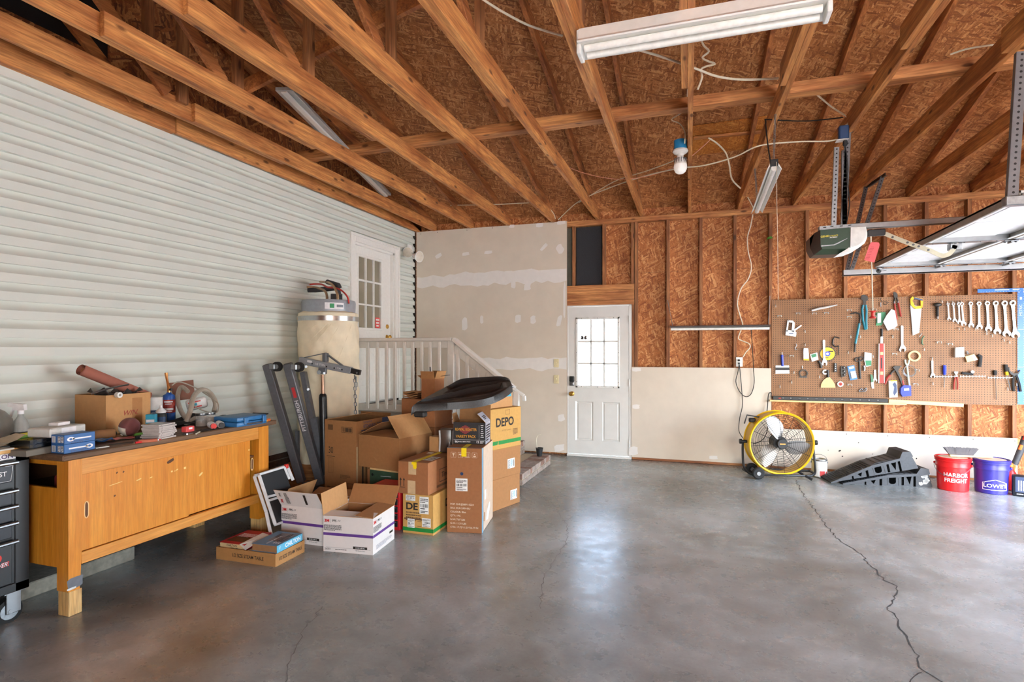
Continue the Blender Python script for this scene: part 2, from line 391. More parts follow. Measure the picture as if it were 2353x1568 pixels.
# ---------------------------------------------------------------- back wall: boarded studs
DX0, DX1 = onY(1303, 900, YB).x, onY(1449, 900, YB).x               # rough opening of the outside door
DZ1 = onY(1375, 701, YB).z
b_ = MB(); yo = YB+.089
seam = onY(1600, 622, yo).z
b_.bx(DX1, XR+.1, yo, yo+.012, 0, seam-.0015, 'osb_wall'); b_.bx(XL-.1, XR+.1, yo, yo+.012, seam+.0015, 3.4, 'osb_wall'); b_.bx(XL-.1, DX0, yo, yo+.012, 0, seam-.0015, 'osb_wall')
b_.bx(DX0, DX1, yo, yo+.012, DZ1, seam-.0015, 'osb_wall')
b_.bx(XL-.1, XR+.1, yo+.013, yo+.02, seam-.03, 3.4, 'dark_gap')
struct(b_, 'wall_back')
# right wall with the wide door opening, front wall behind
r_ = MB(); GY0, GY1, GZ = 3.72, 6.52, 2.13
for (y0, y1, z0, z1) in ((YF, GY0, 0, 3.3), (GY1, 7.8, 0, 3.3), (GY0, GY1, GZ, 3.3)): r_.bx(XR, XR+.1, y0, y1, z0, z1, 'osb_side')
pts = [(YF, 3.3), (7.7, 3.3), (1, ROOF(1)), (YF, ROOF(YF))]
r_.prism(pts, 0, .1, 'osb_side', Matrix(((0, 0, 1, XR), (1, 0, 0, 0), (0, 1, 0, 0), (0, 0, 0, 1))))
struct(r_, 'wall_right')
FR = (1.0, 3.8, 2.2)  # unseen opening behind the camera, sized for the light it lets in
q = MB(); q.bx(XL-.1, FR[0], YF-.1, YF, 0, ROOF(YF), 'osb_wall'); q.bx(FR[1], XR+.1, YF-.1, YF, 0, ROOF(YF), 'osb_wall'); q.bx(FR[0], FR[1], YF-.1, YF, FR[2], ROOF(YF), 'osb_wall'); struct(q, 'wall_front')
# roof boards
c = MB()
for (y0, y1) in ((YF-.2, 1.0), (1.0, 8.0)):
    yy = [y0+(y1-y0)*k/6 for k in range(7)]
    for a, d in zip(yy, yy[1:]):
        c.add([(XL-.6, a, ROOF(a)), (XR+.4, a, ROOF(a)), (XR+.4, d, ROOF(d)), (XL-.6, d, ROOF(d)), (XL-.6, a, ROOF(a)+.02), (XR+.4, a, ROOF(a)+.02), (XR+.4, d, ROOF(d)+.02), (XL-.6, d, ROOF(d)+.02)],
              [[0, 1, 2, 3], [7, 6, 5, 4], [0, 4, 5, 1], [1, 5, 6, 2], [2, 6, 7, 3], [3, 7, 4, 0]], 'osb_roof')
struct(c, 'ceiling')
# ground outside
P('driveway', (214, 210, 202), .9, var=.06, scale=4)
e = MB(); e.bx(XR+.15, 24, -14, 24, -.2, -.02, 'driveway'); e.bx(-16, XR+.15, 7.85, 24, -.2, -.02, 'driveway'); e.bx(-16, XR+.15, -14, YF-.15, -.2, -.02, 'driveway'); struct(e, 'ground')
# ================================================================ camera, daylight
cam = bpy.data.cameras.new('camera'); co = bpy.data.objects.new('camera', cam); COL.objects.link(co)
co.location = (0, 0, EYE); co.rotation_euler = (PI/2, 0, YAW); cam.lens = F/2353*36; cam.sensor_width = 36; cam.shift_y = 17/2353; cam.clip_start = .05
SC.camera = co
wd = bpy.data.worlds.new('sky'); SC.world = wd; wd.use_nodes = True; bg = wd.node_tree.nodes['Background']
sk = wd.node_tree.nodes.new('ShaderNodeTexSky'); sk.sky_type = 'NISHITA'; sk.sun_disc = False; sk.sun_elevation = rad(50); sk.sun_rotation = rad(200); sk.air_density = 1.0; sk.dust_density = 4.0
mxw = wd.node_tree.nodes.new('ShaderNodeMix'); mxw.data_type = 'RGBA'; mxw.inputs[0].default_value = .75; mxw.inputs[7].default_value = (.61, .67, .70, 1)
wd.node_tree.links.new(sk.outputs[0], mxw.inputs[6]); wd.node_tree.links.new(mxw.outputs[2], bg.inputs[0]); bg.inputs[1].default_value = 9.0
def portal(name, c, size, M):
    l = bpy.data.lights.new(name, 'AREA'); l.shape = 'RECTANGLE'; l.size, l.size_y = size; l.cycles.is_portal = True
    o = bpy.data.objects.new(name, l); COL.objects.link(o); o.matrix_world = Matrix.Translation(c) @ M
portal('garage_opening', (XR+.05, (GY0+GY1)/2, GZ/2), (GZ, GY1-GY0), RY(90))
portal('front_fill_opening', ((FR[0]+FR[1])/2, YF-.05, FR[2]/2), (FR[1]-FR[0], FR[2]), RX(90))
sl = bpy.data.lights.new('sun', 'SUN'); sl.energy = 13.0; sl.angle = rad(2); sl.color = (1, .97, .91); so = bpy.data.objects.new('sun', sl); COL.objects.link(so); so.rotation_euler = Vector((.55, .28, -.8)).to_track_quat('-Z', 'Y').to_euler()
vs = SC.view_settings; vs.view_transform = 'Standard'; vs.look = 'None'; vs.exposure = 1.12; vs.gamma = 1.0; vs.use_curve_mapping = False
SC.cycles.max_bounces = 8; SC.cycles.diffuse_bounces = 5; SC.cycles.glossy_bounces = 3; SC.cycles.transparent_max_bounces = 8; SC.cycles.sample_clamp_indirect = 6.0
SC.cycles.use_denoising = True
# ================================================================ carpentry of the back wall
ORD = ['first', 'second', 'third', 'fourth', 'fifth', 'sixth', 'seventh', 'eighth', 'ninth', 'tenth', 'eleventh', 'twelfth', 'thirteenth']
X0S = -.854
sm = MB(); sm.bx(0, .038, 0, .089, .04, ZP, 'stud_z', .002)
stud0 = None
for k in range(12):
    x = X0S+.4064*k
    lb = f'bare pine wall stud, {ORD[k]} to the right of the white back door'
    if stud0 is None: stud0 = solo(sm, 'wall_stud', lb, 'stud', (x, YB, 0), group='wall studs of the back wall')
    else: dup(stud0, (x, YB, 0), label=lb)
tp = MB()
for k in range(2): tp.bx(XL, XR, YB-.002*k, YB+.089, ZP+.035*k, ZP+.0345+.035*k, 'pine_x', .002)
solo(tp, 'top_plate', 'doubled pine plate running along the top of the back wall', 'beam', (-.5, YB, ZP), world=True)
bp = MB(); bp.bx(DX1+.02, XR, YB, YB+.089, .002, .04, 'pine_x', .002)
solo(bp, 'bottom_plate', 'pine plate on the floor under the back wall studs', 'beam', (1.5, YB, 0), world=True)
# header over the door, its cripple studs and jack stud
hz = [onY(1375, y, YB).z for y in (706-4, 691, 667, 655)]
hx1 = X0S-.004
hd = thing('door_header', 'dark pine header with boards above and below over the white back door', 'beam', ((DX0+hx1)/2, YB, hz[0]))
m_ = MB(); m_.bx(DX0-.2, hx1, YB+.004, YB+.089, hz[1]+.002, hz[2]-.002, 'pine_x', .002); m_.build('header_board', hd, True)
m_ = MB(); m_.bx(DX0-.2, hx1, YB, YB+.089, hz[2], hz[3], 'pine_x', .002); m_.build('upper_plate', hd, True)
m_ = MB(); m_.bx(DX0-.2, hx1, YB, YB+.089, hz[0], hz[1], 'pine_x', .002); m_.build('lower_plate', hd, True)
for (xa, lb) in ((1315, 'short stud over the door header beside the tall drywall'), (1384, 'short stud over the door header right of the black panel'), (1450, 'short stud over the right end of the door header')):
    xx = onY(xa, 590, YB).x; m_ = MB(); m_.bx(0, .038, 0, .089, 0, ZP-hz[3], 'stud_z', .002)
    solo(m_, 'cripple_stud', lb, 'stud', (xx, YB, hz[3]), group='short studs over the door')
m_ = MB(); m_.bx(DX1+.015, X0S-.004, YB, YB+.089, .04, hz[0], 'stud_z', .002)
solo(m_, 'jack_stud', 'narrow stud tight against the hinge side of the white back door', 'stud', (DX1+.03, YB, .04), world=True)
m_ = MB(); xa, xb = onY(1324, 590, YB+.05).x, onY(1383, 590, YB+.05).x
m_.bx(xa, xb, YB+.05, YB+.07, hz[3], ZP-.01, 'black_felt', .003)
solo(m_, 'insulation_board', 'black speckled board set between short studs over the door', 'panel', ((xa+xb)/2, YB+.06, hz[3]), world=True)
m_ = MB(); m_.bx(DX0-.1, xa-.03, YB+.06, YB+.075, hz[3], ZP-.01, 'olive_board'); solo(m_, 'backing_board', 'narrow olive grey board beside the tall drywall over the door', 'panel', (DX0, YB+.07, hz[3]), world=True)
# drywall sheets
DW = YB-.0135
def band(mb, M, x0, x1, y, h, mat, n=26, jag=.35, z=.0006):
    """feathered strip of joint compound"""
    up = [(x0+(x1-x0)*k/n, y+h/2*(1+RN.uniform(-jag, jag)), z) for k in range(n+1)]
    dn = [(x0+(x1-x0)*k/n, y-h/2*(1+RN.uniform(-jag, jag)), z) for k in range(n+1)]
    mb.add(up+dn, [[n+1+i, n+2+i, i+1, i] for i in range(n)], mat, M)
def blob(mb, M, x, y, w, h, mat, ang=0, z=.0009):
    pts = [(-.5, -.4), (-.1, -.5), (.3, -.42), (.5, -.3), (.46, .1), (.5, .42), (.1, .5), (-.3, .44), (-.5, .3)]
    A = M @ TR(x, y, z) @ RZ(ang); mb.poly([(p[0]*w*RN.uniform(.85, 1.1), p[1]*h*RN.uniform(.85, 1.1), 0) for p in pts], mat, A)
xa, xb = onY(957, 700, DW).x, onY(1302.5, 700, DW).x
zt = (onY(957, 534, DW).z+onY(1302, 508, DW).z)/2
t = thing('drywall_sheet', 'tall taped drywall covering the corner left of the back door', 'drywall', ((xa+xb)/2, DW, .03))
d_ = MB(); d_.bx(xa, xb, DW, YB-.0005, .035, zt, 'drywall', 0); d_.bx(xb-.0005, xb+.0004, DW, YB-.0005, .035, zt, 'paper_edge')
Mw = fr((0, DW, 0), (1, 0, 0), (0, 0, 1))
zz = lambda y, x=1130: onY(x, y, DW).z
band(d_, Mw, xa+.01, xb-.003, zz(641), .16, 'mud'); band(d_, Mw, xa+.9, xb-.003, zz(836), .15, 'mud', 16)
band(d_, Mw, xa+.7, xb-.003, zz(632), .1, 'mud', 16, z=.0012)
for (px, py, ww, hh, an) in ((1008, 588, .11, .06, 25), (1070, 584, .12, .05, 5), (1122, 580, .12, .05, 2), (1250, 568, .13, .05, 42), (1287, 572, .1, .13, 30), (1068, 745, .09, .2, 5), (1107, 735, .05, .12, 0), (1190, 733, .09, .12, -4), (1225, 735, .08, .11, 8), (1285, 738, .06, .16, -15), (1176, 520, .08, .05, 0), (1240, 518, .1, .06, 0), (1290, 512, .12, .05, 0), (1070, 980, .12, .1, 0), (1290, 960, .1, .1, 10), (1286, 1030, .14, .1, 10), (1180, 648, .07, .2, 0), (1212, 660, .1, .1, 0), (1297, 690, .03, .5, 0)):
    p = onY(px, py, DW); blob(d_, Mw, p.x, p.z, ww, hh, 'mud', an)
for (px, py) in ((967, 538), (1005, 534), (1073, 529), (1132, 524)):
    p = onY(px, py, DW); d_.cyl(.006, 0, .001, 'black', Mw @ TR(p.x, p.z, 0), 8)
d_.build('sheet', t, True, smooth=0)
xa, xb = onY(1451, 900, DW).x, onY(1772, 900, DW).x; z1 = onY(1600, 845, DW).z
t = thing('drywall_sheet', 'waist-high drywall between the back door and the pegboard', 'drywall', ((xa+xb)/2, DW, 0))
d_ = MB(); d_.bx(xa, xb, DW, YB-.0005, .035, z1, 'drywall'); d_.bx(xb-.001, xb+.0015, DW, YB-.0005, .035, z1, 'paper_edge')
for (px, py, ww, hh) in ((1463, 850, .12, .05), (1455, 1037, .12, .12), (1462, 935, .1, .06), (1640, 1052, .1, .05)):
    p = onY(px, py, DW); blob(d_, Mw, p.x, p.z, ww, hh, 'mud')
d_.build('sheet', t, True, smooth=0)
PX0 = onY(1774, 800, YB-.03).x
xa, xb = xb+.012, onY(2338, 1010, DW).x; z1 = onY(2338, 1008, DW).z
t = thing('drywall_sheet', 'long knee-high drywall strip behind the floor fan and ramps', 'drywall', ((xa+xb)/2, DW, 0))
d_ = MB(); d_.bx(xa, xb, DW, YB-.0005, .03, z1, 'drywall'); d_.bx(xb-.0005, xb+.001, DW, YB-.0005, .03, z1, 'paper_edge')
for (px, py) in ((1945, 998), (2040, 1002), (2136, 1006), (2236, 1010), (2332, 1014), (1903, 1035), (2332, 1050)):
    p = onY(px, py, DW); d_.cyl(.005, 0, .001, 'black', Mw @ TR(p.x, p.z, 0), 8)
for _ in range(9): blob(d_, Mw, RN.uniform(xa+.3, xb-.5), RN.uniform(.15, .42), RN.uniform(.008, .03), RN.uniform(.006, .02), 'dark_gap', RN.uniform(0, 90))
d_.build('sheet', t, True, smooth=0)
# ================================================================ outside door (white, nine-lite)
sx0, sx1 = onY(1306, 880, YB).x, onY(1444.5, 880, YB).x; sz0, sz1 = .035, onY(1375, 704.5, YB).z
t = MB()                                                                # jambs and sill
jd = YB-.004
t.bx(DX0+.002, sx0-.003, jd, YB+.1, 0, sz1+.018, 'white_paint', .003); t.bx(sx1+.003, DX1+.012, jd, YB+.1, 0, sz1+.018, 'white_paint', .003)
t.bx(DX0+.002, DX1+.012, jd, YB+.1, sz1+.003, sz1+.02, 'white_paint', .003); t.bx(DX0, DX1+.01, YB-.02, YB+.1, .0, .03, 'white_paint', .004)
tag(t.build('door_1_frame'), kind='structure')
dr = thing('door_1', None, None, ((sx0+sx1)/2, YB, sz0)); tag(dr, kind='structure')
W = sx1-sx0; gx0, gx1 = onY(1323, 800, YB).x, onY(1424, 800, YB).x; gz0, gz1 = onY(1373, 892, YB).z, onY(1373, 729, YB).z
d_ = MB(); y0, y1 = YB, YB+.042
d_.bx(sx0, gx0, y0, y1, sz0, sz1, 'white_paint'); d_.bx(gx1, sx1, y0, y1, sz0, sz1, 'white_paint'); d_.bx(gx0, gx1, y0, y1, gz1, sz1, 'white_paint')
pz0, pz1 = onY(1373, 1014, YB).z, onY(1373, 924, YB).z
p1 = (onY(1324, 970, YB).x, onY(1363, 970, YB).x); p2 = (onY(1384, 970, YB).x, onY(1424, 970, YB).x)
d_.bx(gx0, gx1, y0, y1, pz1, gz0, 'white_paint'); d_.bx(gx0, gx1, y0, y1, sz0, pz0, 'white_paint'); d_.bx(p1[1], p2[0], y0, y1, pz0, pz1, 'white_paint')
d_.build('slab', dr, True)
for (a, c_) in (p1, p2):                                                # sunk panels with sloped edges
    m_ = MB(); i = .03
    o_ = [(a, y0, pz0), (c_, y0, pz0), (c_, y0, pz1), (a, y0, pz1)]; g_ = [(a+i*.5, y0+.013, pz0+i*.5), (c_-i*.5, y0+.013, pz0+i*.5), (c_-i*.5, y0+.013, pz1-i*.5), (a+i*.5, y0+.013, pz1-i*.5)]
    h_ = [(a+i, y0+.003, pz0+i), (c_-i, y0+.003, pz0+i), (c_-i, y0+.003, pz1-i), (a+i, y0+.003, pz1-i)]
    m_.add(o_+g_+h_, [[k, (k+1) % 4, 4+(k+1) % 4, 4+k] for k in range(4)]+[[4+k, 4+(k+1) % 4, 8+(k+1) % 4, 8+k] for k in range(4)]+[[8, 9, 10, 11]], 'white_paint'); m_.build('panel', dr, True, smooth=0)
m_ = MB(); fw = .03
for (a, c_, e_, h_) in ((gx0, gx1, gz1-fw, gz1), (gx0, gx1, gz0, gz0+fw), (gx0, gx0+fw, gz0, gz1), (gx1-fw, gx1, gz0, gz1)): m_.bx(a, c_, y0-.01, y1+.01, e_, h_, 'plastic_white', .005)
for k in (1, 2):
    xx = gx0+fw+(gx1-gx0-2*fw)*k/3; m_.bx(xx-.012, xx+.012, y0+.004, y1-.004, gz0+fw, gz1-fw, 'plastic_white', .003)
    zz_ = gz0+fw+(gz1-gz0-2*fw)*k/3; m_.bx(gx0+fw, gx1-fw, y0+.004, y1-.004, zz_-.012, zz_+.012, 'plastic_white', .003)
for k in range(3):
    for (xx, zz_) in ((gx0+.08+k*(gx1-gx0-.16)/2, gz1-.013), (gx0+.08+k*(gx1-gx0-.16)/2, gz0+.013), (gx0+.013, gz0+.08+k*(gz1-gz0-.16)/2), (gx1-.013, gz0+.08+k*(gz1-gz0-.16)/2)): m_.cyl(.005, 0, .002, 'dark_steel', fr((xx, y0-.01, zz_), (1, 0, 0), (0, 0, 1)), 8)
wf = m_.build('window_frame', dr, True)
m_ = MB(); m_.bx(gx0+fw*.8, gx1-fw*.8, y0+.018, y0+.022, gz0+fw*.8, gz1-fw*.8, 'dimming_glass'); m_.build('window_pane', dr, True)
m_ = MB(); Ms = fr((onY(1341, 776, y0).x, y0+.017, onY(1341, 776, y0).z), (1, 0, 0), (0, 0, 1))      # winged sticker on the pane
P('sticker_dark', (60, 50, 48), .6)
for sgn in (1, -1): m_.poly([(sgn*.006, -.02, 0), (sgn*.03, -.03, 0), (sgn*.045, -.008, 0), (sgn*.034, .0, 0), (sgn*.042, .022, 0), (sgn*.02, .026, 0), (sgn*.004, .006, 0)], 'sticker_dark', Ms)
m_.rect(.014, .05, 'plastic_white', Ms, z=-.001)
for (xx, yy) in ((-.02, .005), (.02, .005), (-.022, -.016), (.022, -.016)): m_.rect(.018, .01, 'plastic_white', Ms, xx, yy, -.001)
m_.build('sticker', dr, True)
m_ = MB(); kx, kz = onY(1314.5, 905, y0).x, onY(1314.5, 905, y0).z; Mk = fr((kx, y0, kz), (1, 0, 0), (0, 0, 1))
m_.lathe([(.033, 0), (.03, .006), (.014, .01), (.012, .03), (.02, .036), (.03, .048), (.031, .06), (.022, .07), (.0001, .072)], 'brass', Mk, 20); m_.build('door_knob', dr, True)
P('keypad_black', (30, 36, 38), .35)
m_ = MB(); kz = onY(1315, 877, y0).z; Mk = fr((kx, y0, kz), (1, 0, 0), (0, 0, 1))
m_.box((0, .035, .012), (.068, .075, .024), 'keypad_black', Mk, .008, 2); m_.box((0, -.03, .012), (.068, .055, .024), 'steel', Mk, .008, 2); m_.cyl(.012, .02, .03, 'chrome', Mk @ TR(0, -.03, 0), 14); m_.build('deadbolt', dr, True)
for py in (735, 880, 1020):
    m_ = MB(); p = onY(1446, py, y0); m_.cyl(.007, -.05, .05, 'white_paint', TR(p.x, y0-.006, p.z), 10); m_.bx(p.x-.016, p.x+.004, y0-.004, y0+.001, p.z-.05, p.z+.05, 'white_paint'); m_.build('hinge', dr, True)
# ================================================================ house door in the left wall
y0, y1, z0, z1 = D1; cw = .105
t = MB()
for (a, c_, e_, h_) in ((y0, y0+cw, z0, z1), (y1-cw, y1, z0, z1), (y0+cw, y1-cw, z1-cw*.9, z1)): t.bx(XL-.05, XL+.012, a, c_, e_, h_, 'trim_white', .004)
for (a, c_, e_, h_) in ((y0-.004, y0+.03, z0, z1+.004), (y1-.03, y1+.004, z0, z1+.004), (y0+.03, y1-.03, z1-.03, z1+.004)): t.bx(XL-.06, XL+.026, a, c_, e_, h_, 'trim_white', .004)
t.bx(XL-.12, XL-.01, y0+cw, y0+cw+.03, z0, z1-cw*.9, 'trim_white', .002); t.bx(XL-.12, XL-.01, y1-cw-.03, y1-cw, z0, z1-cw*.9, 'trim_white', .002); t.bx(XL-.12, XL-.01, y0+cw, y1-cw, z1-cw*.9-.03, z1-cw*.9, 'trim_white', .002)
t.bx(XL-.12, XL+.03, y0+cw, y1-cw, z0-.03, z0, 'steel', .003)
tag(t.build('door_2_frame'), kind='structure')
a0, a1, b0, b1 = y0+cw+.03, y1-cw-.03, z0, z1-cw*.9-.03; XD = XL-.055
dr = thing('door_2', None, None, (XD, (a0+a1)/2, z0)); tag(dr, kind='structure')
w0, w1, v0, v1 = onX(822, 650, XD).y, onX(876, 650, XD).y, onX(850, 756, XD).z, onX(850, 594, XD).z
m_ = MB()
for (p, q_, r1, r2) in ((a0, w0, b0, b1), (w1, a1, b0, b1), (w0, w1, v1, b1), (w0, w1, b0, v0)): m_.bx(XD-.04, XD, p, q_, r1, r2, 'trim_white')
ym = (a0+a1)/2
for (p, q_) in ((a0+.11, ym-.05), (ym+.05, a1-.11)): m_.bx(XD-.002, XD+.006, p, q_, b0+.22, v0-.14, 'trim_white', .006)
m_.build('slab', dr, True)
m_ = MB()
for (p, q_, r1, r2) in ((w0-.02, w0+.012, v0-.02, v1+.02), (w1-.012, w1+.02, v0-.02, v1+.02), (w0, w1, v1-.012, v1+.02), (w0, w1, v0-.02, v0+.012)): m_.bx(XD-.03, XD+.01, p, q_, r1, r2, 'trim_white', .004)
for k in (1, 2):
    p = w0+(w1-w0)*k/3; m_.bx(XD-.02, XD+.006, p-.012, p+.012, v0, v1, 'trim_white', .003); r1 = v0+(v1-v0)*k/3; m_.bx(XD-.02, XD+.006, w0, w1, r1-.012, r1+.012, 'trim_white', .003)
m_.build('window_frame', dr, True)
m_ = MB(); m_.bx(XD-.024, XD-.018, w0, w1, v0, v1, 'pane_reflection'); m_.build('window_pane', dr, True)
P('sign_red', (206, 62, 58), .5)
m_ = MB(); pq = onX(867.5, 744, XD-.016); Ms = fr(pq, (0, 1, 0), (0, 0, 1))
m_.poly([(-.055, .08, 0), (.055, .08, 0), (.055, -.05, 0), (0, -.085, 0), (-.055, -.05, 0)], 'sign_red', Ms)
for (yy, ww) in ((.05, .08), (.01, .07), (-.03, .06)): m_.rect(ww, .022, 'plastic_white', Ms, 0, yy)
m_.build('security_sticker', dr, True)
for (px, py, nm) in ((889, 751, 'deadbolt'), (889, 775, 'door_knob')):
    m_ = MB(); p = onX(px, py, XD); Mk = fr((XD, p.y, p.z), (0, 1, 0), (0, 0, 1))
    m_.lathe([(.034, 0), (.03, .008), (.013, .012), (.013, .03), (.028, .042), (.029, .056), (.02, .064), (.0001, .066)] if nm == 'door_knob' else [(.03, 0), (.03, .012), (.022, .02), (.0001, .021)], 'brass', Mk, 18); m_.build(nm, dr, True)
# ================================================================ roof trusses
def skew(xa, xb):                                                       # truss line: x at y=2.2 and at the wall
    return lambda y: xa+(xb-xa)*(y-2.2)/5.4
TR_ = [('A', -4.065, -4.065, 3.49, 9, .0), ('B', -3.70, -3.80, 3.35, 4.4, 1), ('C', -3.19, -3.21, 2.27, 4.15, 1), ('D', -2.57, -2.63, 2.26, 4.15, 1), ('E', -1.93, -1.98, 2.1, 4.15, 1), ('F', -1.31, -1.37, 2.1, 3.86, 1),
       ('G', -.67, -.79, 2.1, 3.98, 1), ('H', -.055, -.18, 2.1, 3.97, 1), ('I', .59, .405, 2.1, 4.14, 1), ('J', 1.17, 1.035, 2.1, 3.86, 1), ('K', 1.76, 1.615, 2.1, 4.1, 1), ('L', 2.36, 2.235, 2.1, 4.1, 1), ('M', 2.97, 2.85, 2.1, 4.1, 1), ('N', 3.58, 3.46, 2.1, 4.1, 1)]
tl = ['against the siding at the left wall', 'next to the left wall, mostly hiding the one behind', 'third from the left wall, crossing the steel light strip', 'fourth from the left wall, ending over the tall drywall', 'fifth from the left wall, with a long grey-edged lapped board', 'sixth from the left wall, ending just left of the drywall edge', 'ending over the white door, at the left end of the long light', 'carrying the bare bulb and passing behind the long light', 'carrying the chain of the short hanging light', 'carrying the garage door opener straps', 'right of the opener straps, carrying the rear door track straps', 'dark and bare, second right of the opener', 'dark, third right of the opener', 'dark, farthest right, above the open garage door']
for (nm, xa, xb, ys, ye, kind), lab in zip(TR_, tl):
    fx = skew(xa, xb); t = thing('roof_truss', 'pine roof truss '+lab, 'roof truss', (xb, 7.6, ZC), group='pine roof trusses')
    m_ = MB(); a = (fx(ys)+.019, ys, ZC+.07); b2 = (fx(7.7)+.019, 7.7, ZC+.07)
    # far board of the chord, its heel cut along the roof slope
    m_.beam(a, (fx(7.35)+.019, 7.35, ZC+.07), .038, .14, 'pine_y', bev=.002)
    x_ = fx(7.35); m_.add([(x_, 7.35, ZC), (x_, 7.7, ZC), (x_, 7.7, ZC+.075), (x_, 7.35, ZC+.14), (x_+.038, 7.35, ZC), (x_+.038, 7.7, ZC), (x_+.038, 7.7, ZC+.075), (x_+.038, 7.35, ZC+.14)], [[0, 1, 2, 3], [7, 6, 5, 4], [0, 4, 5, 1], [2, 6, 7, 3], [1, 5, 6, 2]], 'pine_y')
    m_.build('bottom_chord', t, True)
    if kind != 0:
        m_ = MB(); m_.beam((fx(YF)-.02, YF+.02, ZC+.07), (fx(ye)-.02, ye, ZC+.07), .038, .14, 'pine_y', bev=.002); m_.build('lapped_chord', t, True)
    else:
        m_ = MB(); m_.beam((xa+.0, YF+.02, ZC+.07), (xa+.0, ys-.005, ZC+.07), .05, .14, 'pine_y', bev=.002); m_.build('lapped_chord', t, True)
    for (ya, yb, zb_, nm2) in ((7.7, 1.0, 0, 'top_chord'), (YF, 1.0, 0, 'top_chord')):
        m_ = MB(); m_.beam((fx(ya)+.019, ya, ROOF(ya)-.058), (fx(yb)+.019, yb, ROOF(yb)-.058), .038, .105, 'rafter_y', bev=.002); m_.build(nm2, t, True)
    m_ = MB(); m_.beam((fx(3.25)+.019, 3.25, ZC+.1), (fx(3.25)+.019, 3.25, ROOF(3.25)-.1), .036, .085, 'stud_z', up=(0, 1, 0), bev=.002); m_.build('king_post', t, True)
    for (ya, za, yb, zb_) in ((3.12, ZC+.12, 1.25, ROOF(1.25)-.12), (-1.0, ZC+.12, .75, ROOF(.75)-.12)):
        m_ = MB(); m_.beam((fx(ya)+.019, ya, za), (fx(yb)+.019, yb, zb_), .036, .085, 'rafter_y', bev=.002); m_.build('web', t, True)
m_ = MB()
a = onZ(700, 372, 3.35); b2 = onZ(2353, 152, 3.35)
m_.beam((-4.0, 4.74, 3.39), (3.9, 4.62, 3.39), .11, .082, 'pine_x', bev=.002)
m_.beam((-4.0, 4.71, 3.33+.035), (3.9, 4.59, 3.33+.035), .03, .03, 'pine_x')
solo(m_, 'strongback', 'long pine board lying across the tops of all the truss chords', 'beam', (0, 4.68, 3.35), world=True)
m_ = MB(); m_.beam((-3.3, 3.33, 3.36), (-.2, 3.33, 4.16), .036, .1, 'rafter_y', bev=.002)
solo(m_, 'diagonal_brace', 'reddish pine board nailed aslant across the truss posts', 'beam', (-2, 3.33, 3.6), world=True)

# lighter patch of boarding between two rafters, with a nailing strip
osb('osb_patch', (0, 1), (176, 104, 40), (204, 128, 50), (226, 158, 76), .8)
def onRoof(x, y, off):
    a = ray(x, y); k = (3.35+.25*7.628-off-EYE)/(a[2]+.25*a[1]); return Vector((a[0]*k, a[1]*k, EYE+a[2]*k))
pp = [onRoof(*p, .02) for p in ((1592, 292), (1768, 268), (1757, 338), (1591, 358))]
m_ = MB(); m_.add(pp+[p+Vector((0, 0, .012)) for p in pp], [[0, 1, 2, 3], [7, 6, 5, 4], [0, 4, 5, 1], [1, 5, 6, 2], [2, 6, 7, 3], [3, 7, 4, 0]], 'osb_patch'); solo(m_, 'patch_board', 'orange patch of board on the roof right of the bulb', 'board', pp[0], world=True)
m_ = MB(); m_.beam(onRoof(1594, 318, .035), onRoof(1762, 302, .035), .05, .02, 'pine_x'); solo(m_, 'nailing_strip', 'thin pine strip across the orange roof patch', 'wood strip', pp[0], world=True)
# ================================================================ pegboard and the tools on it
YP = YB-.007
Mp = fr((0, YP, 0), (1, 0, 0), (0, 0, 1))          # local x = room x, y = height, z = out of the board
c6 = lambda x, y: (1760+x/4.9, 640+y/4.9)
c7 = lambda x, y: (2040+x/4.9, 640+y/4.9)
def W(f, *pts, z=0):
    """crop coordinates -> points on the pegboard"""
    o = []
    for p in pts:
        q = onY(*f(p[0], p[1]), YP); o.append((q.x, q.z) if z is None else (q.x, q.z, z))
    return o
P2 = lambda f, *pts: W(f, *pts, z=None)
pz0, pz1 = .846, 2.066
m_ = MB(); m_.bx(PX0, PX0+2.4384, YP, YB-.0005, pz0, pz1, 'pegboard')
t = solo(m_, 'pegboard', 'large brown perforated hardboard tool board on the back wall', 'pegboard', (PX0+1.2, YB, pz0), world=True)
for (x, y) in [(65, 278), (483, 245), (882, 230), (486, 484), (888, 476), (487, 752), (890, 748), (1350, 620), (1345, 348), (1343, 1368), (895, 1348), (78, 1130)]:
    pass
P('tool_red', (206, 52, 46), .45); P('tool_blue', (38, 62, 190), .4); P('teal', (38, 128, 148), .45); P('grip_red', (150, 44, 34), .5); P('yellow', (238, 190, 30), .45); P('tool_black', (34, 34, 36), .5)
P('card_green', (52, 132, 92), .5); P('pack_blue', (44, 120, 178), .35); P('white_label', (236, 236, 232), .6); P('dark_iron', (66, 64, 62), .5, .6); P('steel_blue', (60, 74, 110), .5); P('light_pine', (232, 196, 138), .6); P('orange_wood', (222, 150, 66), .5); P('bag_film', (216, 214, 214), .25, spec=.7); P('green_tool', (70, 120, 90), .5)
def item(nm, label, cat, mb, parts=(), group=None):
    """tool whose meshes were drawn in room coordinates on the board; extra (name, mesh[, label]) become its parts"""
    c = sum(mb.v, Vector())/len(mb.v)
    if not parts: return solo(mb, nm, label, cat, (c.x, YP, c.z), group=group, world=True)
    t = thing(nm, label, cat, (c.x, YP, c.z), group=group)
    for p in parts:
        o = p[1].build(p[0], t, True)
        if len(p) > 2: o['label'] = p[2]
    mb.build(parts_main.get(nm, 'body'), t, True); return t
parts_main = {}
def pr(f, pts, z0, z1, mat, mb=None): m = mb or MB(); return m.prism(P2(f, *pts), z0, z1, mat, Mp)
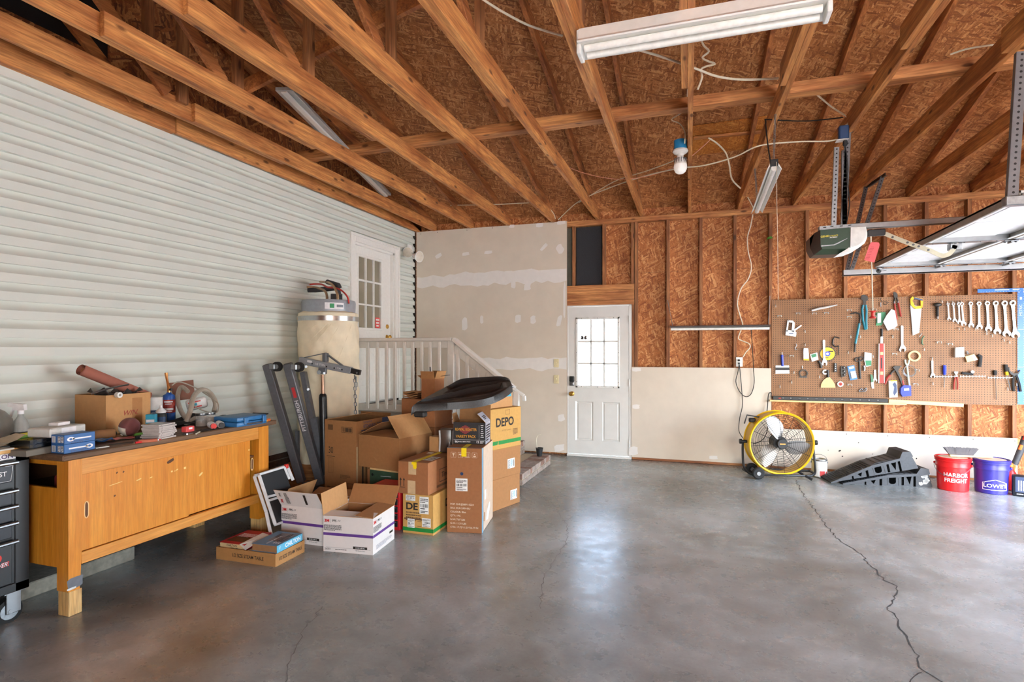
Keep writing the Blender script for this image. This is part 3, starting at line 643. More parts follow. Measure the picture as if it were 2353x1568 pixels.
def rod(f, pts, r, mat, z=.02, mb=None, seg=8, smooth=0): m = mb or MB(); return m.tube([Mp @ Vector(p) for p in W(f, *pts, z=z)], r, mat, seg, smooth=smooth)
def disc(f, c, r, z0, z1, mat, mb=None, r0=0, seg=24):
    m = mb or MB(); x, y = P2(f, c)[0]
    return m.ring(r0, r, z0, z1, mat, Mp @ TR(x, y, 0), seg) if r0 else m.cyl(r, z0, z1, mat, Mp @ TR(x, y, 0), seg)
P('zinc', (214, 214, 210), .4)
# bare hooks ------------------------------------------------------
hk = MB(); hk.tube([(0, 0, -.004), (0, 0, .012), (0, -.004, .022), (0, -.022, .026), (0, -.03, .024)], .0042, 'zinc', 6)
hk0 = None
def hook(f, x, y, lab, grp):
    global hk0
    p = onY(*f(x, y), YP)
    if hk0 is None:
        hk0 = hk.build('peg_hook'); hk0.location = (p.x, YP, p.z); hk0.rotation_euler = (PI/2, 0, 0); tag(hk0, lab, 'hook', grp); return
    o = hk0.copy(); COL.objects.link(o); o.location = (p.x, YP, p.z); tag(o, lab, None, grp)
for x, y in [(108, 300), (437, 585), (312, 1045), (155, 1205), (287, 1155), (950, 645), (1059, 645), (1422, 640), (920, 820), (1200, 865), (600, 1095), (437, 735)]: hook(c6, x, y, 'small bare metal hook in the left half of the pegboard', 'empty hooks left')
for x, y in [(603, 250), (48, 645), (792, 555), (855, 555), (978, 555), (1103, 605), (1167, 632), (1297, 680), (1360, 705), (402, 785), (500, 1170), (1340, 1230), (1440, 1180), (493, 890)]: hook(c7, x, y, 'small bare metal hook in the right half of the pegboard', 'empty hooks right')
# double hooks
dh0 = None
for f, x, y in [(c6, 150, 420), (c6, 357, 390), (c6, 540, 390), (c6, 675, 385), (c6, 286, 868), (c6, 930, 355), (c6, 930, 430), (c6, 1208, 345), (c6, 1208, 425), (c6, 1440, 845), (c6, 938, 1192), (c7, 568, 715), (c7, 690, 735), (c7, 82, 568), (c7, 318, 1030), (c7, 305, 1185)]:
    p = onY(*f(x, y), YP)
    if dh0 is None:
        m_ = MB()
        for s in (-.02, .02): m_.tube([(s, 0, -.004), (s, 0, .03)], .004, 'zinc', 6); m_.tube([(s, 0, .03), (s, -.018, .034)], .004, 'zinc', 6)
        m_.tube([(-.025, 0, .006), (.025, 0, .006)], .004, 'zinc', 6)
        dh0 = m_.build('twin_peg_hook'); tag(dh0, 'two-pronged metal hook in the pegboard with nothing on it', 'hook', 'empty twin hooks'); dh0.rotation_euler = (PI/2, 0, 0); dh0.location = (p.x, YP, p.z)
    else:
        o = dh0.copy(); COL.objects.link(o); o.location = (p.x, YP, p.z)
# combination wrenches --------------------------------------------
wr = MB(); w_ = MB()
a = [(.028*math.cos(t_), -.0 + .028*math.sin(t_)) for t_ in ()]
wr.ring(.042, .078, -.02, .03, 'chrome', None, 22)
wr.prism([(-.045, -.055), (.045, -.055), (.032, -.2), (.034, -.7), (.055, -.84), (-.055, -.84), (-.034, -.7), (-.032, -.2)], -.014, .016, 'chrome')
wr.prism([(-.022, -.24), (.022, -.24), (.022, -.66), (-.022, -.66)], .016, .02, 'steel')
wr.prism([(-.05, -.82), (.05, -.82), (.1, -.88), (.1, -.96), (.06, -1.0), (.045, -.93), (.02, -.9), (-.02, -.9), (-.045, -.94), (-.035, -1.0), (-.07, -.985), (-.1, -.94), (-.095, -.87)], -.02, .024, 'chrome')
WR = [((668, 290), (682, 475)), ((728, 290), (745, 495)), ((788, 290), (800, 515)), ((822, 290), (845, 535)), ((921, 287), (928, 555)), ((1014, 287), (1020, 575)), ((1107, 284), (1122, 600)), ((1200, 283), (1220, 630)), ((1300, 283), (1325, 655)), ((1390, 280), (1425, 670))]
WL = ['smallest chrome wrench, first from the left in the hanging row', 'second smallest chrome wrench of the hanging row', 'third chrome wrench from the left, close against a longer one', 'fourth chrome wrench from the left, overlapping the shorter one', 'fifth chrome wrench from the left of the hanging row', 'sixth chrome wrench from the left of the hanging row', 'seventh chrome wrench from the left of the hanging row', 'third longest chrome wrench of the hanging row', 'second longest chrome wrench of the hanging row', 'longest chrome wrench, beside the blue drywall square']
wr0 = None
for k, ((a, c_), lb) in enumerate(zip(WR, WL)):
    A = Vector(P2(c7, a)[0]); B = Vector(P2(c7, c_)[0]); L = (B-A).length; an = math.atan2(B.x-A.x, -(B.y-A.y))
    if wr0 is None: wr0 = o = wr.build('combination_wrench')
    else: o = wr0.copy(); COL.objects.link(o)
    o.location = (A.x, YP-.022, A.y); o.scale = (L, L, L); o.rotation_euler = (PI/2, -an, 0); tag(o, lb, 'wrench', 'row of chrome wrenches')
    hook(c7, a[0]-6, a[1]-32, 'metal hook holding a chrome wrench on the pegboard', 'wrench hooks')
def adj(top, bot, wd, lb, nm='adjustable_wrench'):
    """adjustable wrench from handle end to jaw end, drawn in board coordinates"""
    A = Vector(P2(*top)[0]); B = Vector(P2(*bot)[0]); d = (B-A); L = d.length; an = math.atan2(d.x, -d.y)
    M = Mp @ TR(A.x, A.y, .012) @ RZ(math.degrees(an)); w = wd
    m = MB(); m.cyl(w*.42, -.004, .006, 'chrome', M, 18); m.prism([(-w*.4, 0), (w*.4, 0), (w*.33, -L*.72), (-w*.33, -L*.72)], -.005, .007, 'chrome', M); m.prism([(-w*.2, -L*.1), (w*.2, -L*.1), (w*.18, -L*.66), (-w*.18, -L*.66)], .007, .0085, 'steel', M)
    m.prism([(-w*.33, -L*.7), (w*.33, -L*.7), (w*.95, -L*.82), (w*1.0, -L*.92), (w*.55, -L*1.0), (w*.5, -L*.88), (-w*.3, -L*.86), (-w*.75, -L*.84)], -.007, .01, 'chrome', M)
    j = MB(); j.prism([(-w*.75, -L*.85), (-w*.25, -L*.87), (-w*.3, -L*.92), (-w*.45, -L*1.0), (-w*1.0, -L*.92)], -.006, .009, 'chrome', M); k = MB(); k.cyl2(M @ Vector((-w*.1, -L*.82, .006)), M @ Vector((w*.4, -L*.80, .006)), w*.16, 'steel')
    parts_main[nm] = 'handle'; return item(nm, lb, 'wrench', m, (('jaw', j), ('adjusting_screw', k)))
adj((c6, (1527, 545)), (c6, (1530, 830)), .036, 'large chrome adjustable wrench hanging right of the red level')
adj((c6, (650, 705)), (c6, (655, 985)), .030, 'chrome adjustable wrench hanging over the yellow saw blade')
adj((c7, (495, 935)), (c7, (498, 1120)), .026, 'small chrome adjustable wrench left of the wire tool racks')
# saw blade
s_ = disc(c6, (692, 850), .083, .004, .0065, 'dark_iron', seg=40); x, y = P2(c6, (692, 850))[0]; M = Mp @ TR(x, y, 0)
for k in range(24): s_.prism([(.08, -.006), (.094, -.004), (.092, .008), (.08, .005)], .0035, .007, 'dark_iron', M @ RZ(k*15))
l_ = disc(c6, (692, 850), .077, .0065, .0075, 'yellow', seg=40); l_.rect(.05, .012, 'tool_black', M, .035, .03, .0082); l_.rect(.06, .008, 'tool_black', M, -.02, -.045, .0082)
h_ = disc(c6, (692, 850), .03, .0075, .009, 'tool_blue'); h_.cyl(.014, .009, .0095, 'chrome', M, 18)
item('circular_saw_blade', 'round toothed saw blade with a yellow face and blue centre', 'saw blade', s_, (('label', l_), ('arbor_label', h_)))
# staple gun
s_ = pr(c6, [(240, 470), (258, 470), (240, 600), (222, 600)], .004, .03, 'steel')
pr(c6, [(240, 470), (300, 478), (322, 502), (262, 498)], .004, .03, 'steel', s_); pr(c6, [(294, 500), (322, 502), (312, 605), (284, 598)], .004, .03, 'steel', s_); pr(c6, [(222, 585), (318, 590), (340, 610), (332, 657), (218, 640)], .004, .03, 'chrome', s_)
l_ = pr(c6, [(300, 588), (312, 600), (402, 535), (392, 525)], .012, .022, 'chrome')
g_ = MB(); q = P2(c6, (280, 622))[0]; g_.rect(.05, .012, 'steel_blue', Mp @ TR(q[0], q[1], .031))
item('staple_gun', 'chrome staple gun with its lever open at left of the pegboard', 'staple gun', s_, (('lever', l_), ('label', g_)))
# drywall knife in its sleeve
b2 = pr(c6, [(108, 982), (258, 980), (264, 1072), (106, 1074)], .004, .012, 'steel'); h_ = rod(c6, [(180, 862), (182, 920), (186, 990)], .014, 'tool_blue', .016); h_.M = Matrix()
rod(c6, [(180, 830), (180, 865)], .004, 'white_label', .016, h_)
l_ = pr(c6, [(108, 1004), (262, 1004), (264, 1034), (107, 1034)], .012, .0128, 'tool_black'); pr(c6, [(107, 1036), (255, 1036), (255, 1068), (107, 1068)], .012, .0128, 'white_label', l_)
item('drywall_knife', 'wide taping knife with a blue handle at lower left of the pegboard', 'knife', b2, (('handle', h_), ('label', l_)))
# fan-shaped scraper
b2 = pr(c6, [(615, 1230), (618, 1190), (645, 1145), (690, 1112), (715, 1112), (748, 1150), (772, 1190), (779, 1230)], .014, .018, 'light_pine'); h_ = rod(c6, [(695, 1115), (693, 1075), (690, 1030)], .014, 'tool_black', .02); item('scraper', 'fan-shaped scraper with a pale blade and dark handle', 'scraper', b2, (('handle', h_),))
m_ = disc(c6, (665, 1055), .03, .004, .02, 'steel', r0=.014); item('spool', 'grey metal spool hanging behind the scraper handle', 'spool', m_)
# clamps, packs
m_ = MB(); rod(c6, [(825, 672), (770, 660), (752, 690), (748, 740), (775, 772), (815, 762), (815, 775)], .008, 'dark_iron', .014, m_); s_ = rod(c6, [(815, 760), (815, 865)], .0045, 'dark_iron', .014)
item('c_clamp', 'dark iron C-shaped clamp hanging beside the saw blade', 'clamp', m_, (('screw', s_),))
m_ = disc(c6, (420, 1070), .048, .004, .016, 'dark_iron', r0=.036); s_ = rod(c6, [(375, 1112), (465, 1112)], .006, 'galv', .012); s2 = rod(c6, [(408, 1015), (405, 985)], .005, 'galv', .014)
item('pipe_clamp', 'round metal pipe clamp with two bolts at left of the pegboard', 'clamp', m_, (('bolt', s_), ('bolt', s2)))
m_ = MB(); rod(c6, [(335, 735), (345, 755), (325, 785), (335, 805), (352, 795)], .004, 'galv', .012, m_); item('spring_clip', 'small curled wire clip above the pipe clamp', 'clip', m_)
m_ = pr(c6, [(418, 840), (478, 840), (480, 925), (418, 922)], .004, .03, 'white_label'); l_ = pr(c6, [(418, 905), (480, 905), (480, 925), (418, 922)], .03, .031, 'yellow'); t2 = pr(c6, [(420, 785), (470, 785), (478, 840), (415, 840)], .006, .03, 'galv')
item('fastener_pack', 'white and yellow pack of metal fasteners left of the saw blade', 'pack', m_, (('label', l_), ('fasteners', t2)))
m_ = pr(c6, [(495, 855), (575, 835), (588, 915), (515, 938)], .004, .018, 'bag_film'); l_ = pr(c6, [(505, 860), (560, 845), (568, 880), (515, 895)], .018, .019, 'card_green'); item('hardware_bag', 'small clear bag with a green card left of the saw blade', 'bag', m_, (('label', l_),))
m_ = MB(); rod(c6, [(590, 930), (610, 960), (618, 1010)], .016, 'dark_iron', .018, m_); item('tube_cutter', 'small dark tool partly behind the adjustable wrench', 'tool', m_)
m_ = pr(c6, [(765, 950), (792, 955), (797, 1050), (760, 1058)], .004, .028, 'tool_black'); b2 = MB()
for k in range(4): b2.M = Matrix(); q = P2(c6, (778, 965+k*24))[0]; b2.cyl(.005, .028, .032, 'steel', Mp @ TR(q[0], q[1], 0), 10)
item('bit_set', 'black bit holder right below the C-shaped clamp', 'bit set', m_, (('bits', b2),))
m_ = pr(c6, [(838, 990), (880, 985), (900, 1010), (890, 1100), (845, 1115), (835, 1060)], .004, .03, 'dark_iron')
b2 = MB()
for k, (x, y) in enumerate(((868, 1005), (870, 1045), (872, 1085))): q = P2(c6, (x, y))[0]; b2.ball((0, 0, 0), .014, 'chrome', Mp @ TR(q[0], q[1], .032), 12)
item('socket_set', 'dark clip strip with three bright sockets', 'socket set', m_, (('sockets', b2),))
m_ = pr(c6, [(912, 992), (990, 975), (1028, 1135), (945, 1148)], .004, .012, 'pack_blue'); l_ = pr(c6, [(945, 1050), (1000, 1040), (1015, 1115), (960, 1128)], .012, .026, 'bag_film'); l2 = pr(c6, [(930, 1000), (985, 988), (990, 1010), (937, 1024)], .012, .0128, 'white_label')
item('blister_pack', 'blue blister pack hanging crooked under the teal pry bar', 'pack', m_, (('bubble', l_), ('label', l2)))
m_ = MB(); rod(c6, [(1048, 930), (1050, 1010), (1060, 1130)], .010, 'dark_iron', .016, m_); h_ = MB(); disc(c6, (1022, 915), .026, .006, .02, 'tool_black', h_, .017); disc(c6, (1068, 905), .026, .006, .02, 'tool_black', h_, .017)
item('tin_snips', 'dark snips with two loop handles left of the red level', 'snips', m_, (('handles', h_),))
m_ = pr(c6, [(1105, 830), (1185, 845), (1180, 985), (1118, 995), (1100, 920)], .008, .024, 'bag_film'); l_ = pr(c6, [(1112, 925), (1180, 925), (1180, 980), (1122, 985)], .024, .025, 'card_green'); l2 = pr(c6, [(1110, 840), (1178, 850), (1175, 910), (1112, 900)], .024, .025, 'steel'); item('pad_pack', 'silver and green pack beside the red level', 'pack', m_, (('label', l_), ('foil', l2)))
m_ = MB(); rod(c6, [(1095, 985), (1105, 1010), (1098, 1040)], .012, 'galv', .016, m_); item('hose_clamp', 'small bundle of bright rings under the green pack', 'clamp', m_)
m_ = pr(c6, [(1215, 1030), (1236, 1030), (1240, 1130), (1250, 1145), (1245, 1168), (1232, 1145), (1222, 1145), (1212, 1168), (1205, 1140), (1212, 1125)], .004, .012, 'chrome'); item('open_end_wrench', 'short chrome open-end wrench just left of the red level', 'wrench', m_)
m_ = pr(c6, [(1170, 1080), (1195, 1085), (1205, 1160), (1180, 1170)], .004, .024, 'green_tool'); l_ = pr(c6, [(1180, 1170), (1210, 1165), (1216, 1240), (1190, 1240)], .006, .010, 'bag_film'); item('fuse_pack', 'little green and clear pack hanging below the short wrench', 'pack', m_, (('sleeve', l_),))
# level and chisel
m_ = pr(c6, [(1268, 735), (1320, 735), (1322, 1180), (1262, 1180)], .004, .024, 'tool_red'); s_ = pr(c6, [(1262, 735), (1270, 735), (1268, 1180), (1258, 1180)], .002, .028, 'white_label'); s2 = pr(c6, [(1318, 735), (1326, 735), (1330, 1180), (1320, 1180)], .002, .028, 'white_label')
v_ = pr(c6, [(1280, 828), (1312, 828), (1312, 862), (1280, 862)], .024, .027, 'light_pine'); v2 = pr(c6, [(1280, 1050), (1312, 1050), (1312, 1085), (1280, 1085)], .024, .027, 'light_pine'); d_ = pr(c6, [(1285, 895), (1300, 895), (1302, 1015), (1285, 1015)], .024, .0248, 'tool_black')
item('spirit_level', 'long red spirit level hanging upright in the middle of the pegboard', 'level', m_, (('edge_rail', s_), ('edge_rail', s2), ('vial', v_), ('vial', v2), ('hand_hole', d_)))
m_ = pr(c6, [(1286, 655), (1316, 655), (1314, 733), (1284, 733)], .006, .014, 'steel'); h_ = rod(c6, [(1300, 568), (1300, 655)], .011, 'tool_black', .014); item('wood_chisel', 'chisel with a black handle just above the red level', 'chisel', m_, (('handle', h_),))
# pliers, pry bar
m_ = pr(c6, [(1065, 215), (1075, 188), (1110, 185), (1140, 205), (1145, 250), (1125, 255), (1120, 300), (1095, 300), (1088, 250), (1065, 235)], .006, .020, 'dark_iron'); g_ = rod(c6, [(1092, 300), (1080, 350), (1090, 480), (1118, 580)], .012, 'teal', .016); g2 = rod(c6, [(1118, 300), (1128, 360), (1124, 480), (1128, 575)], .012, 'teal', .022)
parts_main['groove_pliers'] = 'jaws'; item('groove_pliers', 'big groove pliers with teal grips at top of the pegboard', 'pliers', m_, (('grip', g_), ('grip', g2)))
m_ = MB(); rod(c6, [(945, 402), (1000, 388), (1045, 398), (1058, 440), (1045, 510), (1020, 640), (998, 740), (990, 830)], [.007, .009, .012, .012, .011, .011, .011, .010], 'dark_iron', .03, m_); g_ = rod(c6, [(1045, 508), (1020, 640), (1000, 735)], .0135, 'teal', .03)
parts_main['pry_bar'] = 'bar'; item('pry_bar', 'long dark teal pry bar with a hooked end', 'pry bar', m_, (('grip', g_),))
m_ = pr(c6, [(1428, 160), (1445, 152), (1475, 175), (1478, 215), (1450, 240), (1435, 205)], .006, .020, 'dark_iron'); rod(c6, [(1450, 225), (1440, 262)], .008, 'dark_iron', .014, m_); rod(c6, [(1465, 220), (1480, 265)], .008, 'dark_iron', .02, m_); g_ = rod(c6, [(1442, 285), (1455, 380), (1472, 465)], .010, 'grip_red', .014); g2 = rod(c6, [(1483, 275), (1500, 360), (1515, 432)], .010, 'grip_red', .02)
rod(c6, [(1440, 260), (1443, 290)], .009, 'galv', .014, m_); rod(c6, [(1480, 262), (1484, 282)], .009, 'galv', .02, m_)
parts_main['lopping_pliers'] = 'jaws'; item('lopping_pliers', 'cutting pliers with long dark red grips at the pegboard top', 'pliers', m_, (('grip', g_), ('grip', g2)))
m_ = MB(); rod(c6, [(1285, 225), (1300, 265), (1340, 262), (1370, 272), (1340, 300), (1315, 280)], .003, 'dark_iron', .015, m_, smooth=3); rod(c6, [(1288, 272), (1288, 320)], .005, 'galv', .012, m_); item('wire_loop', 'loop of thin dark wire left of the red-handled cutters', 'wire', m_)
m_ = pr(c6, [(1240, 385), (1345, 380), (1345, 440), (1300, 530), (1238, 532)], .004, .010, 'card_green'); l_ = pr(c6, [(1250, 395), (1290, 392), (1290, 500), (1250, 505)], .010, .022, 'bag_film'); item('hinge_pack', 'grey green carded pack beside the white plastic bag', 'pack', m_, (('bubble', l_),))
m_ = MB(); q = [(1400, 350), (1440, 365), (1470, 530), (1440, 560), (1360, 590), (1310, 490), (1345, 420)]; pr(c6, q, .012, .04, 'bag_film', m_); l_ = pr(c6, [(1340, 470), (1435, 450), (1455, 520), (1370, 560)], .04, .041, 'white_label'); item('plastic_bag', 'crumpled white plastic bag of small parts', 'bag', m_, (('label', l_),))
m_ = MB(); rod(c6, [(508, 365), (600, 340), (700, 322), (798, 300)], [.012, .014, .012, .006], 'bag_film', .03, m_); item('plastic_sleeve', 'thin roll of clear plastic lying across two hooks', 'sleeve', m_)
m_ = disc(c6, (835, 1190), .033, .004, .02, 'white_label', r0=.02); s_ = disc(c6, (835, 1190), .021, .006, .018, 'tool_red', r0=.007); item('tape_roll', 'small white tape roll with a red core', 'tape', m_, (('core', s_),))
m_ = MB(); rod(c6, [(1045, 1270), (1070, 1240), (1095, 1262), (1120, 1235), (1132, 1250), (1105, 1275), (1075, 1270), (1050, 1278)], .005, 'galv', .014, m_, smooth=3); item('eye_bolts', 'tangle of small metal loops low on the pegboard', 'hardware', m_)
# right half
m_ = pr(c7, [(245, 285), (375, 330), (348, 612), (275, 645)], .014, .017, 'steel')
h_ = MB()
for q in ([(245, 235), (268, 205), (300, 212), (262, 262)], [(268, 205), (385, 232), (388, 258), (290, 228)], [(360, 245), (388, 250), (382, 330), (362, 320)], [(245, 240), (270, 258), (300, 320), (290, 342), (250, 300)], [(290, 320), (365, 310), (372, 340), (300, 345)]): pr(c7, q, .006, .028, 'yellow', h_)
g_ = pr(c7, [(285, 214), (384, 236), (382, 256), (290, 232)], .004, .030, 'steel_blue')
parts_main['hand_saw'] = 'blade'; item('hand_saw', 'hand saw with a yellow and blue handle', 'saw', m_, (('handle', h_), ('grip', g_)))
m_ = MB(); rod(c7, [(552, 320), (552, 430)], .014, 'tool_black', .02, m_); rod(c7, [(552, 430), (552, 458)], .010, 'steel', .02, m_); h_ = MB(); q = P2(c7, (552, 298))[0]; h_.ball((0, 0, 0), .038, 'dark_iron', Mp @ TR(q[0], q[1], .026), 14, (1.05, .6, .6))
parts_main['mallet'] = 'handle'; item('mallet', 'small black mallet hanging left of the wrench row', 'mallet', m_, (('head', h_),))
m_ = MB(); rod(c7, [(345, 660), (375, 620)], .004, 'galv', .02, m_); rod(c7, [(402, 650), (380, 680), (378, 735), (395, 750)], .006, 'green_tool', .02, m_); rod(c7, [(372, 740), (380, 690)], .005, 'galv', .015, m_); item('spring_link', 'small green spring link under the saw', 'clip', m_)
m_ = disc(c7, (290, 875), .062, .006, .03, 'light_pine', r0=.042, seg=32); item('masking_tape', 'cream roll of masking tape hung under the saw', 'tape', m_)
m_ = MB(); P('fork_green', (206, 226, 210), .5)
for q in ([(188, 915), (192, 950), (208, 985)], [(232, 915), (228, 950), (212, 985)]): rod(c7, q, .009, 'fork_green', .022, m_)
h_ = rod(c7, [(208, 980), (218, 1060), (226, 1130), (238, 1208)], .010, 'fork_green', .022)
parts_main['hand_fork'] = 'prongs'; item('hand_fork', 'pale two-pronged hand fork hanging through a wire coil', 'fork', m_, (('handle', h_),))
m_ = MB(); x, y = P2(c7, (232, 1045))[0]
for k in range(3): m_.tube([Mp @ Vector((x+(.066-.004*k)*math.cos(a_*PI/12), y+.004*k+(.064-.003*k)*math.sin(a_*PI/12), .032+.004*k)) for a_ in range(24)], .0022, 'galv', 5, True)
item('wire_coil', 'coil of bright wire hung around the pale hand fork', 'wire', m_)
m_ = pr(c7, [(45, 1000), (75, 985), (125, 985), (130, 1000), (105, 1040), (150, 1130), (175, 1220), (152, 1205), (120, 1120), (75, 1035)], .010, .034, 'dark_iron'); g_ = rod(c7, [(70, 1030), (35, 1060), (20, 1085)], .010, 'dark_iron', .022); g2 = rod(c7, [(20, 1085), (-10, 1120), (-40, 1190)], .012, 'grip_red', .022); g3 = rod(c7, [(155, 1150), (175, 1235)], .013, 'grip_red', .024); n_ = rod(c7, [(120, 990), (148, 990)], .006, 'chrome', .022)
item('rivet_gun', 'black riveting tool with red grips, legs spread apart', 'rivet gun', m_, (('arm', g_), ('grip', g2), ('grip', g3), ('nose', n_)))
m_ = pr(c7, [(0, 1152), (92, 1148), (102, 1335), (8, 1342)], .004, .034, 'white_label'); l_ = pr(c7, [(42, 1190), (70, 1165), (90, 1200), (92, 1280), (62, 1320), (50, 1290), (60, 1225)], .034, .035, 'steel_blue'); l2 = pr(c7, [(20, 1146), (92, 1144), (92, 1156), (20, 1160)], .034, .036, 'yellow'); item('tool_box_pack', 'white retail box with a dark tool pictured on it', 'box', m_, (('picture', l_), ('hang_tab', l2)))
m_ = MB(); pr(c7, [(132, 1235), (165, 1200), (245, 1205), (248, 1320), (150, 1328), (130, 1290)], .004, .05, 'tool_blue', m_); l_ = pr(c7, [(165, 1238), (222, 1232), (224, 1260), (168, 1262)], .05, .051, 'white_label'); item('tape_pouch', 'blue pouch with a white patch below the riveting tool', 'pouch', m_, (('label', l_),))
# wire racks with tools
for (x0, x1, yy, lb) in ((510, 772, 1103, 'left wire tool rack, with the blue screwdriver'), (803, 1085, 1100, 'middle wire tool rack, with a black holder'), (1117, 1392, 1117, 'right wire tool rack, with a nut driver')):
    m_ = MB(); rod(c7, [(x0, yy), (x1, yy)], .003, 'zinc', .03, m_); rod(c7, [(x0, yy+3), (x1, yy+3)], .003, 'zinc', .008, m_); p_ = MB()
    n = 9
    for k in range(n): x = x0+(x1-x0)*k/(n-1); rod(c7, [(x, yy-12), (x, yy+16)], .0025, 'zinc', .03, m_)
    for x in (x0, x1): q = P2(c7, (x, yy))[0]; m_.tube([Mp @ Vector((q[0], q[1], -.003)), Mp @ Vector((q[0], q[1], .03))], .003, 'zinc', 6)
    item('wire_rack', lb, 'rack', m_)
def driver(nm, lb, tip, mid, top, mat, r, cat='screwdriver', z=.02):
    h_ = rod(c7, [mid, ((mid[0]+top[0])/2, (mid[1]+top[1])/2), top], [r*.8, r, r*.85], mat, z); s_ = rod(c7, [mid, tip], .0035, 'chrome', z); parts_main[nm] = 'handle'; item(nm, lb, cat, h_, (('shaft', s_),))
driver('screwdriver', 'screwdriver with a bright blue handle in the wire rack', (628, 1228), (632, 1085), (632, 978), 'tool_blue', .018)
driver('nut_driver', 'long thin driver with a black grip and a round tip', (1216, 1365), (1200, 1090), (1198, 1035), 'tool_black', .02, 'nut driver')
m_ = None
h_ = rod(c7, [(1318, 970), (1325, 1050)], .018, 'tool_black', .022); y_ = rod(c7, [(1325, 1050), (1330, 1090)], .016, 'yellow', .022); s_ = rod(c7, [(1332, 1090), (1370, 1255)], .005, 'chrome', .022); parts_main['chisel_driver'] = 'handle'
item('chisel_driver', 'black and yellow handled screwdriver at the right end of the rack', 'screwdriver', h_, (('ferrule', y_), ('shaft', s_)))
m_ = pr(c7, [(735, 1050), (780, 1050), (776, 1065), (765, 1090), (772, 1110), (750, 1110), (752, 1085), (738, 1065)], .016, .03, 'steel'); g_ = rod(c7, [(752, 1110), (738, 1180), (735, 1250)], .008, 'grip_red', .02); g2 = rod(c7, [(768, 1108), (776, 1180), (774, 1250)], .008, 'grip_red', .026); parts_main['pincers'] = 'jaws'; item('pincers', 'steel pincers with thin red grips hung in the wire rack', 'pincers', m_, (('grip', g_), ('grip', g2)))
m_ = MB(); rod(c7, [(820, 1065), (945, 1078)], .014, 'tool_black', .03, m_); l_ = MB(); q = P2(c7, (937, 1052))[0]; l_.cyl(.016, .018, .045, 'white_label', Mp @ TR(q[0], q[1], 0), 14); item('marker_light', 'short black stick with a white cap lying in the rack', 'torch', m_, (('cap', l_),))
m_ = pr(c7, [(1340, 1010), (1350, 1000), (1360, 1040), (1400, 1070), (1440, 1065), (1470, 1030), (1475, 1040), (1450, 1080), (1412, 1100), (1370, 1080), (1345, 1045)], .02, .036, 'tool_black'); g_ = rod(c7, [(1402, 1090), (1398, 1180), (1405, 1270)], .012, 'tool_black', .024); g2 = rod(c7, [(1430, 1085), (1462, 1180), (1480, 1272)], .012, 'tool_black', .03); parts_main['spring_clamp'] = 'jaws'
item('spring_clamp', 'black spring clamp overlapping the edge of the blue square', 'clamp', m_, (('grip', g_), ('grip', g2)))
m_ = pr(c7, [(742, 780), (838, 775), (842, 885), (740, 888)], .004, .05, 'white_label'); l_ = pr(c7, [(742, 860), (840, 856), (842, 885), (740, 888)], .05, .051, 'steel'); item('filter_box', 'little white box on the right half of the pegboard', 'box', m_, (('label', l_),))
m_ = pr(c7, [(860, 880), (960, 850), (1000, 915), (880, 945)], .006, .03, 'light_pine'); l_ = pr(c7, [(930, 870), (960, 860), (1000, 915), (960, 928)], .03, .031, 'white_label'); item('leather_pouch', 'tan pouch with a white corner beside the little white box', 'pouch', m_, (('label', l_),))
m_ = MB(); rod(c7, [(1005, 865), (1035, 880), (1030, 940), (1020, 995)], .018, 'tool_black', .024, m_); item('rubber_strap', 'black ribbed strap hanging right of the tan pouch', 'strap', m_)
m_ = MB(); rod(c7, [(885, 820), (890, 850), (905, 845)], .008, 'galv', .02, m_); item('wing_hook', 'small metal hook piece above the tan pouch', 'hook', m_)
# ledge strip, power strip, pine stick
a, c_ = onY(1768, 921, YB-.03), onY(2214, 936, YB-.03)
m_ = MB(); zl = pz0-.004; m_.bx(PX0-.03, c_.x-.55, YB-.06, YB-.001, zl-.02, zl, 'light_pine', .002); solo(m_, 'ledge_strip', 'thin pine ledge under the left half of the pegboard', 'ledge', (PX0+.5, YB-.03, zl), world=True)
p0, p1 = onY(1776, 919.5, YB-.03), onY(2040, 926.5, YB-.03)
m_ = MB(); t = thing('power_strip', 'long black power strip under the left half of the pegboard', 'power strip', ((p0.x+p1.x)/2, YB-.03, zl)); m_.bx(p0.x, p1.x, YB-.045, YB-.008, zl+.0005, zl+.046, 'tool_black', .003); m_.build('housing', t, True)
Ms = fr((p0.x, YB-.0455, zl+.023), (1, 0, 0), (0, 0, 1)); L = p1.x-p0.x
for k in range(12):
    m_ = MB(); x = L*(.09+.9*k/12); m_.rect(.03, .028, 'black', Ms, x, 0)
    for s in (-.006, .006): m_.rect(.003, .012, 'galv', Ms, x+s, .003, .0012)
    m_.build('socket', t, True, smooth=0)
m_ = MB(); m_.bx(p0.x+.06, p0.x+.09, YB-.05, YB-.045, zl+.015, zl+.03, 'grip_red', .002); m_.build('switch', t, True)
m_ = MB(); cz = zl+.025; m_.tube([(p0.x, YB-.03, cz), (p0.x-.02, YB-.03, cz+.015), (p0.x-.02, YB-.035, cz+.06), (p0.x-.05, YB-.04, cz+.04), (p0.x-.06, YB-.04, cz-.1), (p0.x-.07, YB-.05, .68)], .005, 'black', 7, smooth=4); m_.build('cord', t, True)
q0, q1 = onY(2042, 922, YB-.03), onY(2214, 932, YB-.03)
m_ = MB(); m_.beam((q0.x, YB-.022, q0.z), (q1.x, YB-.022, q1.z), .03, .042, 'light_pine', bev=.002); solo(m_, 'pine_stick', 'pale pine stick slanting under the right half of the pegboard', 'wood strip', (q0.x, YB-.02, q0.z), world=True)
